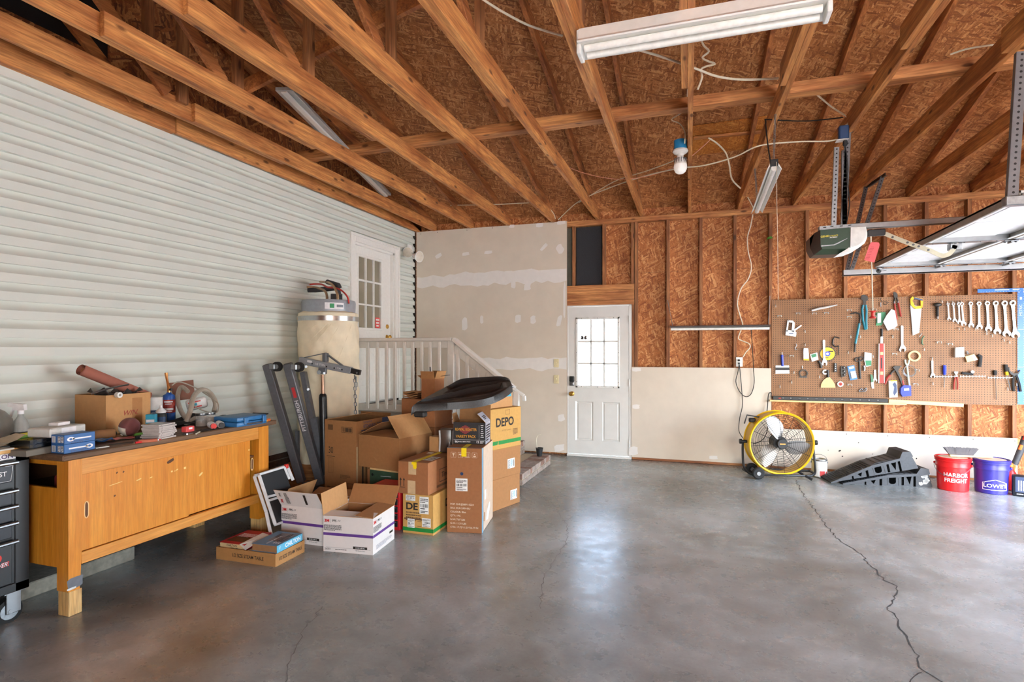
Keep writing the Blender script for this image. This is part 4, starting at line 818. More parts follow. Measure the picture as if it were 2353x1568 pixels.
# blue drywall square
P('square_blue', (30, 110, 205), .35); P('square_mark', (200, 226, 246), .5)
Ms = fr((0, YP-.012, 0), (1, 0, 0), (0, 0, 1))
G = lambda x, y: onY(x, y, YP-.012)
h0, h1, v0, v1 = G(2246, 668), G(2343, 664), G(2338, 662), G(2346, 930)
sx = v0.x
t = thing('drywall_square', 'blue T-shaped drywall square leaning at the right end of the pegboard', 'square', (sx, YP-.012, v1.z))
m_ = MB(); m_.bx(h0.x, sx+.44, YP-.018, YP-.013, G(2290, 672).z, G(2290, 664).z, 'square_blue')
Mh = fr((0, YP-.018, G(2290, 668).z), (1, 0, 0), (0, 0, 1)); m_.rect(.13, .01, 'square_mark', Mh, h0.x+.22, .006); m_.rect(.05, .01, 'square_mark', Mh, h0.x+.34, .006)
for k in range(20): m_.rect(.003, .006, 'square_mark', Mh, h0.x+.03+k*.0254, -.012)
m_.build('head', t, True, smooth=0)
m_ = MB(); bw = .06; m_.bx(sx, sx+bw, YP-.0125, YP-.0085, v1.z, G(2342, 662).z, 'square_blue')
Mv = fr((sx+bw/2, YP-.0125, 0), (1, 0, 0), (0, 0, 1)); z_ = v1.z+.03
while z_ < G(2342, 664).z-.05:
    for s in (-1, 1): m_.rect(.006, .003, 'square_mark', Mv, s*(bw/2-.004), z_)
    z_ += .0254
m_.text('METRIC', .036, 'square_mark', Mv @ TR(0, G(2342, 713).z, 0) @ RZ(90), bold=.01)
for yy in (757, 844): m_.rect(bw*.7, .004, 'square_mark', Mv, 0, G(2342, yy).z)
m_.rect(.02, .03, 'square_mark', Mv, 0, G(2342, 686).z)
m_.build('blade', t, True, smooth=0)
m_ = MB()
for (x, y) in ((.01, .01), (.05, .01), (.01, -.022), (.05, -.022)): m_.cyl(.006, 0, .002, 'chrome', fr((sx+x, YP-.018, G(2340, 667).z+y), (1, 0, 0), (0, 0, 1)), 10)
m_.build('rivets', t, True)
# ================================================================ wall light, outlets, cords
wx0, wx1 = onY(1540, 753, YB-.1).x, onY(1770, 752, YB-.1).x; wz = onY(1655, 753, YB-.1).z
t = thing('shop_light', 'slim tube light hung by chains against the bare studs', 'light fixture', ((wx0+wx1)/2, YB-.1, wz))
m_ = MB(); Mx = Matrix(((0, 0, 1, 0), (1, 0, 0, 0), (0, 1, 0, 0), (0, 0, 0, 1)))
m_.prism([(-.14, .028), (-.06, .03), (-.06, .0), (-.1, -.002), (-.145, .012)], wx0, wx1, 'steel', Mx @ TR(YB, wz, 0)); m_.build('housing', t, True)
P('tube_white', (244, 242, 236), .3)
m_ = MB(); m_.cyl2((wx0+.01, YB-.11, wz-.016), (wx1-.01, YB-.11, wz-.016), .016, 'tube_white'); m_.build('tube', t, True)
def chain(mb, a, b, pitch=.022, r=.0022, w=.006, mat='galv'):
    a, b = Vector(a), Vector(b); n = max(2, int((b-a).length/pitch)); d = (b-a)/n; z = d.normalized(); u = z.orthogonal().normalized(); v = z.cross(u)
    for k in range(n):
        c = a+d*(k+.5); s = u if k % 2 else v; h = d.length*.68
        mb.tube([c+z*h*.55+s*w*.5, c+z*h*.75, c+z*h*.55-s*w*.5, c-z*h*.55-s*w*.5, c-z*h*.75, c-z*h*.55+s*w*.5], r, mat, 4, True)
m_ = MB(); chain(m_, (wx0+.03, YB-.1, wz+.03), onY(1534, 690, YB-.006)); m_.build('chain', t, True)
m_ = MB(); chain(m_, (wx1-.02, YB-.1, wz+.03), onY(1769, 680, YB-.006)); m_.build('chain', t, True)
t = thing('wall_outlet', 'white outlet plate with a black plug on the bare studs', 'outlet', onY(1699, 832, YB-.012))
q = onY(1699, 832, YB-.012); Mo = fr(q, (1, 0, 0), (0, 0, 1)); m_ = MB(); m_.box((0, 0, -.003), (.078, .118, .006), 'plastic_white', Mo, .003); m_.bx(-.035, .03, -.05, .05, -.06, -.005, 'steel_blue', M=Mo); m_.build('plate', t, True)
m_ = MB(); m_.box((-.005, .02, .012), (.024, .024, .03), 'tool_black', Mo, .006); m_.box((-.005, -.018, .012), (.022, .022, .028), 'tool_black', Mo, .006); m_.build('plug', t, True)
cr = lambda x, y: onY(1660+x/7.13, 740+y/7.13, YB-.03)
m_ = MB(); m_.tube([cr(*p)+Vector((0, o, 0)) for p, o in (((465, 125), -.06), ((490, 450), -.02), ((508, 760), -.01), ((520, 1000), 0), ((470, 1180), 0), ((380, 1225), 0), ((280, 1140), 0), ((220, 980), 0), ((255, 820), 0), ((275, 690), 0))], .0045, 'black', 6, smooth=5)
solo(m_, 'extension_lead', 'black cord looping from the wall tube light down to the outlet', 'cord', cr(450, 900), world=True)
for (px, py, lb, nm) in ((1278.5, 835, 'upper ivory switch plate on the tall drywall', 'light_switch'), (1278.5, 872, 'lower ivory switch plate on the tall drywall', 'light_switch')):
    q = onY(px, py, DW-.0005); Mo = fr(q, (1, 0, 0), (0, 0, 1)); t = thing(nm, lb, 'switch', q); m_ = MB(); m_.box((0, 0, .003), (.072, .117, .006), 'ivory', Mo, .003)
    for s in (-.03, .03): m_.cyl(.0035, .006, .007, 'brass', Mo @ TR(0, s, 0), 8)
    m_.build('plate', t, True); m_ = MB(); m_.box((0, .004, .01), (.009, .02, .014), 'ivory', Mo @ RX(-15), .002); m_.build('toggle', t, True)
# ================================================================ cables under the roof
P('cable_white', (226, 218, 196), .5); P('cable_pink', (214, 150, 126), .5)
def cable(label, pts, r, mat, cat='cable', nm='electric_cable', sm_=5):
    m = MB(); m.tube(pts, r, mat, 7, smooth=sm_); return solo(m, nm, label, cat, pts[0], world=True)
cable('white cable sagging across the roof, left of the long light', [onZ(x, y, z) for x, y, z in ((1080, -25, 3.5), (1112, 0, 3.46), (1160, 30, 3.43), (1220, 60, 3.42), (1292, 82, 3.46))], .007, 'cable_white')
cable('white cable running from the long light across two trusses to the right', [onZ(x, y, z) for x, y, z in ((1432, 106, 3.4), (1500, 124, 3.37), (1575, 149, 3.37), (1605, 160, 3.37), (1650, 176, 3.35), (1710, 183, 3.36), (1788, 180, 3.39))], .008, 'cable_white')
cable('white curled cable end hanging right of the bulb truss', [onY(x, y, 4.15) for x, y in ((1607, 78), (1616, 103), (1629, 118), (1614, 132), (1628, 141), (1643, 147), (1622, 153), (1611, 160), (1613, 178), (1603, 206))], .007, 'cable_white', sm_=4)
cable('thin cable kinked out left of the bulb truss', [onY(x, y, 5.0) for x, y in ((1580, 205), (1577, 240), (1568, 258), (1543, 275), (1562, 284), (1574, 305), (1573, 330))], .005, 'cable_white', sm_=4)
cable('white cable drop ending loose beside the bulb', [onY(x, y, 5.4) for x, y in ((1628, 317), (1648, 330), (1668, 352), (1676, 380), (1682, 412), (1702, 433))], .007, 'cable_white')
cable('long white cable sweeping from the wall past the bulb to the blue box', [onD(x, y, d) for x, y, d in ((1283, 505, 7.75), (1330, 463, 7.2), (1400, 432, 6.6), (1480, 405, 5.9), (1560, 387, 5.3), (1620, 380, 5.05), (1690, 360, 4.85), (1745, 335, 4.7), (1830, 326, 4.6), (1895, 325, 4.55), (1922, 321, 4.54))], .006, 'cable_white')
cable('thinner white cable sagging from the wall plate up to the bulb', [onD(x, y, d) for x, y, d in ((1276, 503, 7.76), (1270, 488, 7.7), (1245, 467, 7.5), (1200, 467, 7.4), (1140, 470, 7.5), (1035, 472, 7.8))], .006, 'cable_white')
cable('faint cable from the sixth truss across to the bulb', [onD(x, y, d) for x, y, d in ((1330, 466, 7.2), (1410, 418, 6.5), (1480, 395, 5.9), (1535, 375, 5.3), (1563, 362, 5.0))], .005, 'cable_white')
cable('pale pink wire drooping between trusses behind the bulb', [onD(x, y, d) for x, y, d in ((1272, 360, 6.3), (1310, 386, 6.3), (1370, 405, 6.2), (1440, 412, 6.0), (1520, 396, 5.8), (1580, 366, 5.6), (1637, 317, 5.45))], .004, 'cable_pink')
cable('white cable end sticking down by the top plate above the wall light', [onY(x, y, 7.3) for x, y in ((1718, 453), (1724, 464), (1731, 478))], .006, 'cable_white')
c4 = lambda x, y: onY(1250+x/3.92, 480+y/3.92, YB-.02)
cable('white cable snaking down the bare studs to the outlet', [c4(*p) for p in ((1880, 50), (1862, 150), (1832, 260), (1840, 390), (1868, 520), (1840, 630), (1775, 720), (1742, 850), (1765, 960), (1788, 1040), (1775, 1090), (1750, 1165), (1785, 1190), (1845, 1215), (1855, 1250), (1820, 1290), (1792, 1335))], .007, 'cable_white')
cable('thin pull string hanging in front of the bare studs', [onY(1784, 372, 4.56), onY(1785, 460, 4.56), onY(1787, 560, 4.56), onY(1788, 690, 4.56)], .0018, 'cable_white', 'string', 'pull_string', 2)
cable('white cable angling down to the blue box', [onZ(1872, 213, 3.36), onD(1910, 245, 4.7), onD(1948, 270, 4.56), onD(1950, 282, 4.53), onD(1938, 292, 4.5)], .007, 'cable_white')
cable('black cord looping from the hanging light to the blue box', [onD(x, y, d) for x, y, d in ((1771, 376, 4.22), (1764, 330, 4.25), (1759, 280, 4.3), (1762, 275, 4.32), (1800, 277, 4.4), (1860, 278, 4.5), (1937, 270, 4.6))], .005, 'black')
cable('thin pale cable crossing the dark trusses at upper right', [onZ(x, y, 3.40) for x, y in ((2184, 125), (2220, 113), (2260, 106), (2304, 101))], .006, 'cable_white')

P('leaf', (74, 140, 48), .5); q = onY(1767, 547, 7.56); m_ = MB(); m_.poly([q+Vector(p) for p in ((-.03, 0, -.02), (-.015, -.005, .01), (.02, -.01, .018), (.045, 0, .004), (.03, -.01, -.012), (0, -.015, -.008))], 'leaf'); m_.poly([q+Vector(p) for p in ((-.03, .002, -.02), (.0, -.013, -.006), (.03, -.008, -.010), (.045, .002, .006))], 'leaf'); m_.tube([q+Vector((-.03, 0, -.02)), q+Vector((-.04, 0, -.05))], .002, 'leaf', 5); solo(m_, 'leaf', 'single green leaf stuck on a bare stud left of the opener', 'leaf', q, world=True)
# ================================================================ light fixtures and bulb
xa, xb, yl = -.640, .575, 3.1
t = thing('tube_light', 'long white two-sided tube fixture mounted under the trusses', 'light fixture', (0, yl, 3.2))
m_ = MB(); m_.prism([(-.055, .085), (.055, .085), (.075, .02), (.105, -.005), (.1, -.012), (.06, .0), (-.06, .0), (-.1, -.012), (-.105, -.005), (-.075, .02)], xa, xb, 'trim_white', Mx @ TR(yl, 3.125, 0)); m_.build('reflector', t, True, smooth=20)
m_ = MB()
for y in (-.038, .038): m_.cyl2((xa+.03, yl+y, 3.105), (xb-.03, yl+y, 3.105), .019, 'tube_white')
m_.build('tubes', t, True)
for x, k in ((xa, 0), (xb, 1)):
    m_ = MB(); m_.bx(x-.012, x+.012, yl-.06, yl+.06, 3.075, 3.205, 'plastic_white', .004)
    for s in (-.03, .03): m_.cyl(.005, 0, .014, 'dark_steel', fr((x, yl+s, 3.16), (0, 1, 0), (0, 0, 1)), 8)
    m_.build('end_cap', t, True)
# light on chains
a, b2 = onX(1779, 380, .50), onX(1739, 476, .50)
L = (b2-a).length
t = thing('hanging_light', 'short tube fixture hanging on chains over the middle of the garage', 'light fixture', (a+b2)/2)
Mh = fr(a, (1, 0, 0), (0, 0, 1)); Ml = Matrix(((1, 0, 0, a.x), (0, 0, 1, 0), (0, 1, 0, a.z), (0, 0, 0, 1)))
m_ = MB(); y0, y1 = a.y, b2.y
m_.prism([(-.022, .045), (.022, .045), (.028, .015), (.052, -.03), (.048, -.034), (.022, .005), (-.022, .005), (-.048, -.034), (-.052, -.03), (-.028, .015)], y0, y1, 'trim_white', Ml); m_.build('reflector', t, True, smooth=20)
m_ = MB(); m_.cyl2((a.x, y0+.01, a.z-.018), (a.x, y1-.01, a.z-.018), .02, 'tube_white'); m_.build('tube', t, True)
m_ = MB(); m_.box((a.x, y0+.005, a.z+.02), (.056, .02, .05), 'tool_black', None, .004); m_.build('end_cap', t, True)
m_ = MB(); chain(m_, (a.x, y0+.03, a.z+.05), (a.x+.01, y0+.03, 3.21), .034, .0036, .013, 'steel'); m_.build('chain', t, True)
m_ = MB(); chain(m_, (a.x, y1-.05, a.z+.05), (a.x-.02, y1-.05, 3.21), .034, .0036, .013, 'steel'); m_.build('chain', t, True)
# steel strip fixture on the chords at left
a, b2 = onZ(652, 204, 3.38), onZ(887, 447, 3.38)
m_ = MB(); t = thing('strip_light', 'grey steel light strip lying slantwise on the truss chords at left', 'light fixture', (a+b2)/2)
P('strip_grey', (178, 180, 180), .4, .2); m_.beam(a, b2, .13, .03, 'strip_grey', bev=.004); m_.build('housing', t, True)
m_ = MB(); d_ = Vector((0, 0, -.022)); m_.beam(a+d_, b2+d_, .05, .018, 'white_paint', bev=.006); m_.build('cover', t, True)
# bulb in a blue box
bx_, by_ = -.185, 5.17
t = thing('bare_bulb', 'white bulb in a porcelain socket under a blue box on the truss', 'light bulb', (bx_, by_, 3.1))
P('box_blue', (34, 128, 182), .5); P('box_navy', (30, 60, 100), .5)
m_ = MB(); m_.cyl(.055, 3.205, 3.285, 'box_blue', TR(bx_, by_, 0), 22); m_.build('junction_box', t, True)
m_ = MB(); m_.lathe([(.062, 3.205), (.066, 3.19), (.055, 3.175), (.034, 3.165), (.026, 3.15)], 'plastic_white', TR(bx_, by_, 0), 24); m_.build('socket', t, True)
P('bulb_glow', (250, 248, 242), .3, emit=.1)
m_ = MB(); m_.lathe([(.022, 3.155), (.03, 3.14), (.044, 3.115), (.052, 3.09), (.054, 3.075)], 'plastic_white', TR(bx_, by_, 0), 24)
for k in range(14): m_.M = TR(bx_, by_, 0) @ RZ(k*360/14); m_.bx(.036, .052, -.003, .003, 3.085, 3.13, 'galv'); m_.M = Matrix()
m_.build('bulb_base', t, True)
m_ = MB(); m_.lathe([(.054, 3.075), (.056, 3.06), (.054, 3.035), (.044, 3.012), (.026, 2.998), (.0001, 2.994)], 'bulb_glow', TR(bx_, by_, 0), 24); m_.build('bulb_globe', t, True)
# blue box with plug on the truss over the opener
q = onD(1938, 306, 4.5); t = thing('outlet_box', 'dark blue outlet box on the truss above the garage door opener', 'outlet box', q)
m_ = MB(); m_.box(q, (.07, .06, .11), 'box_navy', None, .008); m_.build('box', t, True)
m_ = MB(); m_.box(q+Vector((-.01, 0, -.058)), (.085, .075, .006), 'plastic_white', None, .002); m_.build('cover_plate', t, True)
m_ = MB(); m_.box(q+Vector((.01, -.01, -.085)), (.03, .03, .05), 'tool_black', None, .008); m_.tube([q+Vector((.01, -.01, -.1)), q+Vector((.03, 0, -.25)), onD(1948, 420, 4.5), onD(1952, 470, 4.5), onD(1945, 515, 4.5)], .004, 'black', 6, smooth=4); m_.build('plug', t, True)
# ================================================================ garage door opener and open door
OY = 5.15; P('strap_grey', (112, 112, 116), .5, .4)
O = lambda x, y: onY(x, y, OY)
def perf(mb, a, b, w, mat='galv', pitch=.034):
    """perforated angle iron"""
    a, b = Vector(a), Vector(b); d = (b-a); L = d.length; z = d.normalized(); f_ = Vector((0, -1, 0)); f_ = (f_-z*f_.dot(z)).normalized(); x = z.cross(f_)
    mb.beam(a, b, w, .003, mat, up=f_); mb.beam(a+x*w*.5-f_*w*.3, b+x*w*.5-f_*w*.3, .003, w*.6, mat, up=f_)
    M = Matrix((x, z, -x.cross(z)*-1)).transposed().to_4x4()
    n = int(L/pitch)
    for k in range(n):
        c = a+z*(k+.5)*pitch; M.translation = c+f_*.0018
        mb.add([M @ Vector((.0065*math.cos(i*PI/4), .0065*math.sin(i*PI/4), 0)) for i in range(8)], [list(range(8))], 'black')
t = thing('garage_door_opener', 'dark green garage door opener with a white light cover hanging from the truss', 'door opener', O(1920, 520))
P('opener_green', (28, 58, 40), .4); P('opener_brown', (58, 40, 32), .5); P('lens_white', (236, 238, 236), .35); P('logo_yellow', (222, 206, 60), .5)
S = lambda x, y: (lambda q: (q.x, q.z))(O(1850+x/14.706, 510+y/14.706))
My = Matrix(((1, 0, 0, 0), (0, 0, -1, OY), (0, 1, 0, 0), (0, 0, 0, 1)))          # (x, z, out towards the room)
m_ = MB(); fo = [S(420, 370), S(1400, 285), S(1390, 920), S(1310, 985), S(480, 1000), S(430, 890)]; mid = [S(300, 400), S(1400, 300), S(1390, 960), S(1100, 1110), S(280, 1140), S(150, 900), S(140, 560)]
m_.prism(fo, .02, .115, 'opener_green', My); m_.prism(mid, -.16, .02, 'opener_green', My, side='opener_brown')
bot = [S(480, 1000)+(.115,), S(1310, 985)+(.115,), S(1100, 1110)+(.02,), S(280, 1140)+(.02,)]; m_.quad(*bot, 'opener_green', My); lf = [S(420, 370)+(.115,), S(430, 890)+(.115,), S(480, 1000)+(.115,), S(280, 1140)+(.02,), S(150, 900)+(.02,), S(140, 560)+(.02,), S(300, 400)+(.02,)]; m_.poly(lf, 'opener_brown', My)
m_.build('motor_housing', t, True)
m_ = MB(); Mt = My @ TR(0, 0, .1155)
(ax, az), (cx_, cz_) = S(690, 580), S(850, 625)
m_.text('GENIE', .021, 'logo_yellow', Mt @ TR(S(565, 585)[0], S(565, 585)[1], 0) @ RZ(3), bold=.02, sx=1.0); m_.text('INTEGRITE', .016, 'logo_yellow', Mt @ TR(S(855, 562)[0], S(855, 562)[1], 0) @ RZ(3), sx=.82); m_.text('PROMAX', .013, 'white_label', Mt @ TR(S(850, 615)[0], S(850, 615)[1], 0) @ RZ(3), bold=.02, shear=.3)
m_.add([p+(0,) for p in (S(450, 880), S(860, 850), S(1290, 650), S(1330, 640), S(1000, 830), S(880, 880), S(450, 920))], [[0, 1, 2, 3, 4, 5, 6]], 'galv', Mt @ TR(0, 0, .001)); m_.build('lettering', t, True, smooth=0)
m_ = MB(); le = [S(1400, 270), S(1940, 250), S(1985, 450), S(1980, 620), S(1900, 800), S(1700, 950), S(1400, 1070), S(1090, 1118), S(1320, 985), S(1390, 920)]; m_.prism(le, -.15, .1, 'lens_white', My); le2 = [S(1420, 290), S(1900, 275), S(1930, 450), S(1920, 620), S(1840, 760), S(1660, 880), S(1410, 960)]; m_.prism(le2, .1, .118, 'lens_white', My); m_.build('light_cover', t, True)
m_ = MB(); m_.prism([S(440, 200), S(1570, 120), S(1580, 250), S(440, 350)], -.02, .06, 'galv', My)
for x, y in ((610, 238), (850, 215), (1165, 190), (1450, 165)): m_.prism([S(x-50, y-10), S(x+50, y-18), S(x+50, y+12), S(x-50, y+20)], .06, .0605, 'black', My)
m_.build('bracket', t, True)
r0, r1 = O(1985, 520), O(2260, 510)
m_ = MB(); m_.beam((r0.x-.1, OY, r0.z), (4.2, OY, r0.z+.01), .05, .045, 'steel', bev=.004); m_.build('rail', t, True)
m_ = MB(); q = O(2012, 536); m_.box((q.x, OY-.01, q.z), (.12, .05, .05), 'tool_black', None, .006); m_.build('carriage', t, True)
c5 = lambda x, y: O(1780+x/4.107, 440+y/4.107)+Vector((0, -.03, 0))
m_ = MB(); P('arm_cream', (196, 190, 166), .5)
ar = [c5(*p) for p in ((1030, 405), (1240, 490), (1440, 560), (1540, 605), (1590, 612), (1640, 590), (1675, 545), (1700, 490))]; ar = spline(ar, 4)
v = []; n = len(ar)
for i, p in enumerate(ar):
    d_ = (ar[min(i+1, n-1)]-ar[max(i-1, 0)]).normalized(); u = Vector((-d_.z, 0, d_.x))*.016
    v += [p+u, p-u, p+u+Vector((0, .006, 0)), p-u+Vector((0, .006, 0))]
fs = []
for i in range(n-1):
    o_ = 4*i
    for a_, b_2 in ((0, 1), (1, 3), (3, 2), (2, 0)): fs.append([o_+a_, o_+b_2, o_+4+b_2, o_+4+a_])
m_.add(v, fs+[[0, 2, 3, 1]], 'arm_cream'); m_.build('door_arm', t, True)
m_ = MB()
for p in ((1100, 440), (1240, 490), (1295, 510), (1345, 526), (1435, 560), (1690, 495)): q = c5(*p); m_.cyl(.008, 0, .006, 'dark_steel', fr(q+Vector((0, -.001, 0)), (1, 0, 0), (0, 0, 1)), 10)
m_.build('arm_bolts', t, True)
P('tag_red', (226, 100, 104), .6)
m_ = MB(); m_.add([c5(*p)+Vector((0, -.02, 0)) for p in ((895, 490), (965, 492), (975, 515), (925, 680), (828, 658), (880, 510))], [[0, 1, 2, 3, 4, 5]], 'tag_red'); m_.add([c5(*p)+Vector((0, -.017, 0)) for p in ((895, 490), (965, 492), (975, 515), (925, 680), (828, 658), (880, 510))], [[0, 1, 2, 3, 4, 5]], 'tag_red')
P('tag_print', (150, 40, 50), .6)
for k in range(9): q, w2 = c5(905-k*6, 535+k*14), .03; m_.rect(.028 if k % 3 else .02, .0022, 'tag_print', fr(q+Vector((0, -.0215, 0)), (1, 0, -.08), (0, 0, 1)))
m_.build('warning_tag', t, True, smooth=0)
m_ = MB(); q = O(1999, 545); e_ = O(2003, 715); m_.tube([q+Vector((0, -.03, 0)), (q+e_)/2+Vector((0, -.03, 0)), e_+Vector((0, -.03, 0))], .004, 'cable_white', 6); m_.build('release_cord', t, True)
m_ = MB(); M = TR(*(e_+Vector((0, -.03, -.03)))); m_.lathe([(.02, .03), (.026, .026), (.012, .016), (.012, -.014), (.026, -.022), (.02, -.03)], 'tool_red', M, 16); m_.build('release_handle', t, True)
for a_, b_2 in (((1923, 338), (1916, 520)), ((1949, 305), (1939, 525)), ((1940, 345), (1941, 518))):
    m_ = MB(); pa, pb = O(*a_), O(*b_2); pb.z = O(1930, 522).z; perf(m_, pa if a_[0] != 1949 else pa, pb, .034 if a_[0] != 1949 else .04, 'galv' if a_[0] == 1923 else 'strap_grey'); m_.build('hanger_strap', t, True)
m_ = MB(); q = O(1951, 303); m_.beam(q+Vector((-.03, 0, .0)), q+Vector((.06, .2, .06)), .03, .004, 'dark_steel'); m_.build('top_bracket', t, True)
# track with its straps
t = thing('door_track', 'steel roller track along the back wall side of the open garage door', 'track', onY(1938, 628, 6.55))
a = onY(1937, 628, 6.55); tz = a.z
Mt_ = Matrix(((0, 0, 1, 0), (1, 0, 0, 6.55), (0, 1, 0, tz), (0, 0, 0, 1)))
m_ = MB(); m_.prism([(-.03, -.03), (.03, -.03), (.03, .03), (.022, .03), (.022, -.022), (-.03, -.022)], a.x, 3.6, 'galv', Mt_); m_.prism([(-.03, -.03), (-.024, -.03), (-.024, .028), (-.03, .028)], a.x, 3.6, 'steel', Mt_)
m_.tube([(3.6, 6.55, tz), (3.8, 6.55, tz-.03), (3.95, 6.55, tz-.15), (4.02, 6.55, tz-.35), (4.02, 6.55, .1)], .03, 'galv', 6, smooth=4); m_.build('rail', t, True)
for a_, b_2 in (((1991, 428), (1947, 622)), ((2029, 405), (1957, 622))):
    m_ = MB(); perf(m_, onZ(a_[0], a_[1], 3.215), onY(b_2[0], b_2[1], 6.55), .034, 'strap_grey'); m_.build('hanger_strap', t, True)
m_ = MB(); perf(m_, onZ(1993, 428, 3.21), onZ(2035, 400, 3.21), .03, 'dark_steel'); m_.build('top_bracket', t, True)
t = thing('door_track', 'near roller track end with a perforated post at the top right of the picture', 'track', (1.5, 3.66, 2.24))
m_ = MB(); perf(m_, onY(2349, 118, 3.66), onY(2327, 462, 3.66), .045, 'strap_grey', .03); m_.build('hanger_strap', t, True)
m_ = MB(); q = onY(2322, 463, 3.66); m_.box((q.x+.05, 3.66, q.z), (.16, .05, .05), 'galv', None, .004); m_.bx(q.x+.1, 3.6, 3.64, 3.68, q.z-.03, q.z+.03, 'galv', .006)
m_.tube([(3.6, 3.66, q.z), (3.8, 3.66, q.z-.03), (3.95, 3.66, q.z-.15), (4.02, 3.66, q.z-.35), (4.02, 3.66, .1)], .03, 'galv', 6, smooth=4); m_.build('rail', t, True)
# the door itself, four sections lying overhead
DXA, DY0, DY1, DZ = 1.61, 3.76, 6.47, 2.27
P('door_white', (232, 234, 236), .4); P('door_edge_shaded', (150, 140, 130), .5)  # edge colour darkened for the shade on the section ribs
t = thing('garage_door', 'white sectional garage door standing open overhead at right', 'garage door', (2.68, 5.1, DZ))
for k in range(4):
    x0 = DXA+.533*k; x1 = x0+.527; s_ = MB(); s_.bx(x0, x1, DY0, DY1, DZ+.035, DZ+.05, 'door_white', .002)
    s_.bx(x0, x0+.012, DY0, DY1, DZ, DZ+.05, 'door_edge_shaded', .002); s_.bx(x1-.012, x1, DY0, DY1, DZ, DZ+.05, 'door_edge_shaded', .002)
    s_.bx(x0+.012, x0+.03, DY0, DY1, DZ, DZ+.006, 'door_white'); s_.bx(x1-.03, x1-.012, DY0, DY1, DZ, DZ+.006, 'door_white')
    for j in range(4):
        y0 = DY0+.12+j*.66; s_.bx(x0+.1, x1-.1, y0, y0+.55, DZ+.030, DZ+.036, 'door_white', .003)
    sec = s_.build('door_section', t, True)
    for y in (DY0+.002, (DY0+DY1)/2-.035, DY1-.085):
        m_ = MB(); m_.bx(x0+.014, x1-.014, y, y+.08, DZ-.004, DZ+.035, 'steel', .003)
        for e_ in range(5): m_.cyl(.005, -.003, 0, 'dark_steel', TR(x0+.05+e_*.1, y+.04, DZ-.004), 8)
        m_.build('stile', sec, True)
    for y in (DY1-.05, (DY0+DY1)/2):
        m_ = MB(); m_.box((x1+.003, y, DZ-.012), (.09, .05, .006), 'galv', None, .002); m_.cyl2((x1+.003, y-.03, DZ-.02), (x1+.003, y+.1 if y > 6 else y+.03, DZ-.02), .008, 'galv')
        for e_ in (-.03, .036): m_.cyl(.008, -.008, 0, 'dark_steel', TR(x1+e_, y, DZ-.015), 8)
        m_.build('hinge', sec, True)
m_ = MB(); m_.cyl2((DXA+.05, DY1-.02, DZ-.02), (DXA+.05, 6.54, DZ-.03), .01, 'galv'); m_.cyl2((DXA+.05, 6.515, DZ-.03), (DXA+.05, 6.54, DZ-.03), .022, 'tool_black'); m_.beam((DXA+.02, DY1-.02, DZ-.01), (DXA+.1, DY1, DZ-.03), .03, .006, 'galv'); m_.build('top_roller', t, True)
m_ = MB(); q = c5(1700, 485); m_.box((q.x, OY, DZ-.03), (.08, .06, .05), 'galv', None, .004); m_.build('arm_bracket', t, True)
# ================================================================ floor fan
P('fan_yellow', (240, 192, 28), .4, var=.04); P('blade_metal', (158, 155, 152), .4, .6); P('wire_black', (26, 26, 28), .5)
fx, fy = .84, 7.06
t = thing('floor_fan', 'large round yellow drum fan on a wheeled black frame by the wall', 'fan', (fx, fy, 0), 12)
zc, R0 = .395, .345
Mf = TR(0, 0, zc) @ RX(90)                       # local z of the frame points to the front (-Y)
m_ = MB(); m_.lathe([(R0, -.2), (R0+.012, -.195), (R0, -.185), (R0, .0), (R0+.014, .012), (R0+.004, .03), (R0-.01, .02), (R0-.008, -.185), (R0-.004, -.2), (R0, -.2)], 'fan_yellow', Mf, 48); m_.build('drum', t)
for zz_, nm in ((.012, 'front_grille'), (-.19, 'rear_grille')):
    m_ = MB()
    for k in range(14 if nm == 'front_grille' else 9):
        r = .06+.0205*k if nm == 'front_grille' else .06+.032*k
        zz2 = zz_+(.03*(1-(r/.34)**2) if zz_ > 0 else 0)
        m_.tube([(r*math.cos(a*PI/20), r*math.sin(a*PI/20), zz2) for a in range(40)], .0015, 'wire_black', 4, True, Mf)
    for k in range(12):
        a = k*PI/6+.1; m_.tube([(.05*math.cos(a), .05*math.sin(a), zz_+(.03 if zz_ > 0 else 0)), (.2*math.cos(a), .2*math.sin(a), zz_+(.021 if zz_ > 0 else 0)), (.338*math.cos(a), .338*math.sin(a), zz_)], .0022, 'wire_black', 4, M=Mf)
    m_.build(nm, t)
m_ = MB(); m_.cyl(.052, .03, .055, 'tool_black', Mf, 24); m_.rect(.06, .014, 'orange_wood', Mf, z=.0556); m_.build('hub_badge', t)
m_ = MB(); m_.cyl(.075, -.19, -.02, 'tool_black', Mf, 24); m_.cyl(.04, -.02, .0, 'tool_black', Mf, 20); m_.build('motor', t)
for k, a in enumerate((100, 222, 340)):
    m_ = MB(); v = []; n = 10
    for i in range(n+1):
        r = .05+(.31-.05)*i/n; w2 = .032+.056*math.sin(min(1, i/n*1.15)*PI*.8); 
        if i == n: w2 *= .75
        sw = .05*(i/n)**2
        for j in range(5):
            u = -1+2*j/4; v.append((r, u*w2+sw, -.035+u*.028*(1-.3*i/n)+.008*(1-u*u)))
    m_.add(v, [[i*5+j, i*5+j+1, (i+1)*5+j+1, (i+1)*5+j] for i in range(n) for j in range(4)], 'blade_metal', Mf @ RZ(a)); m_.build('blade', t)
m_ = MB()
for s in (-1, 1): m_.tube([(s*.385, .1, zc), (s*.39, .1, zc-.1), (s*.39, .06, .12), (s*.36, .0, .06), (s*.30, -.04, .045)], .013, 'wire_black', 8, smooth=4)
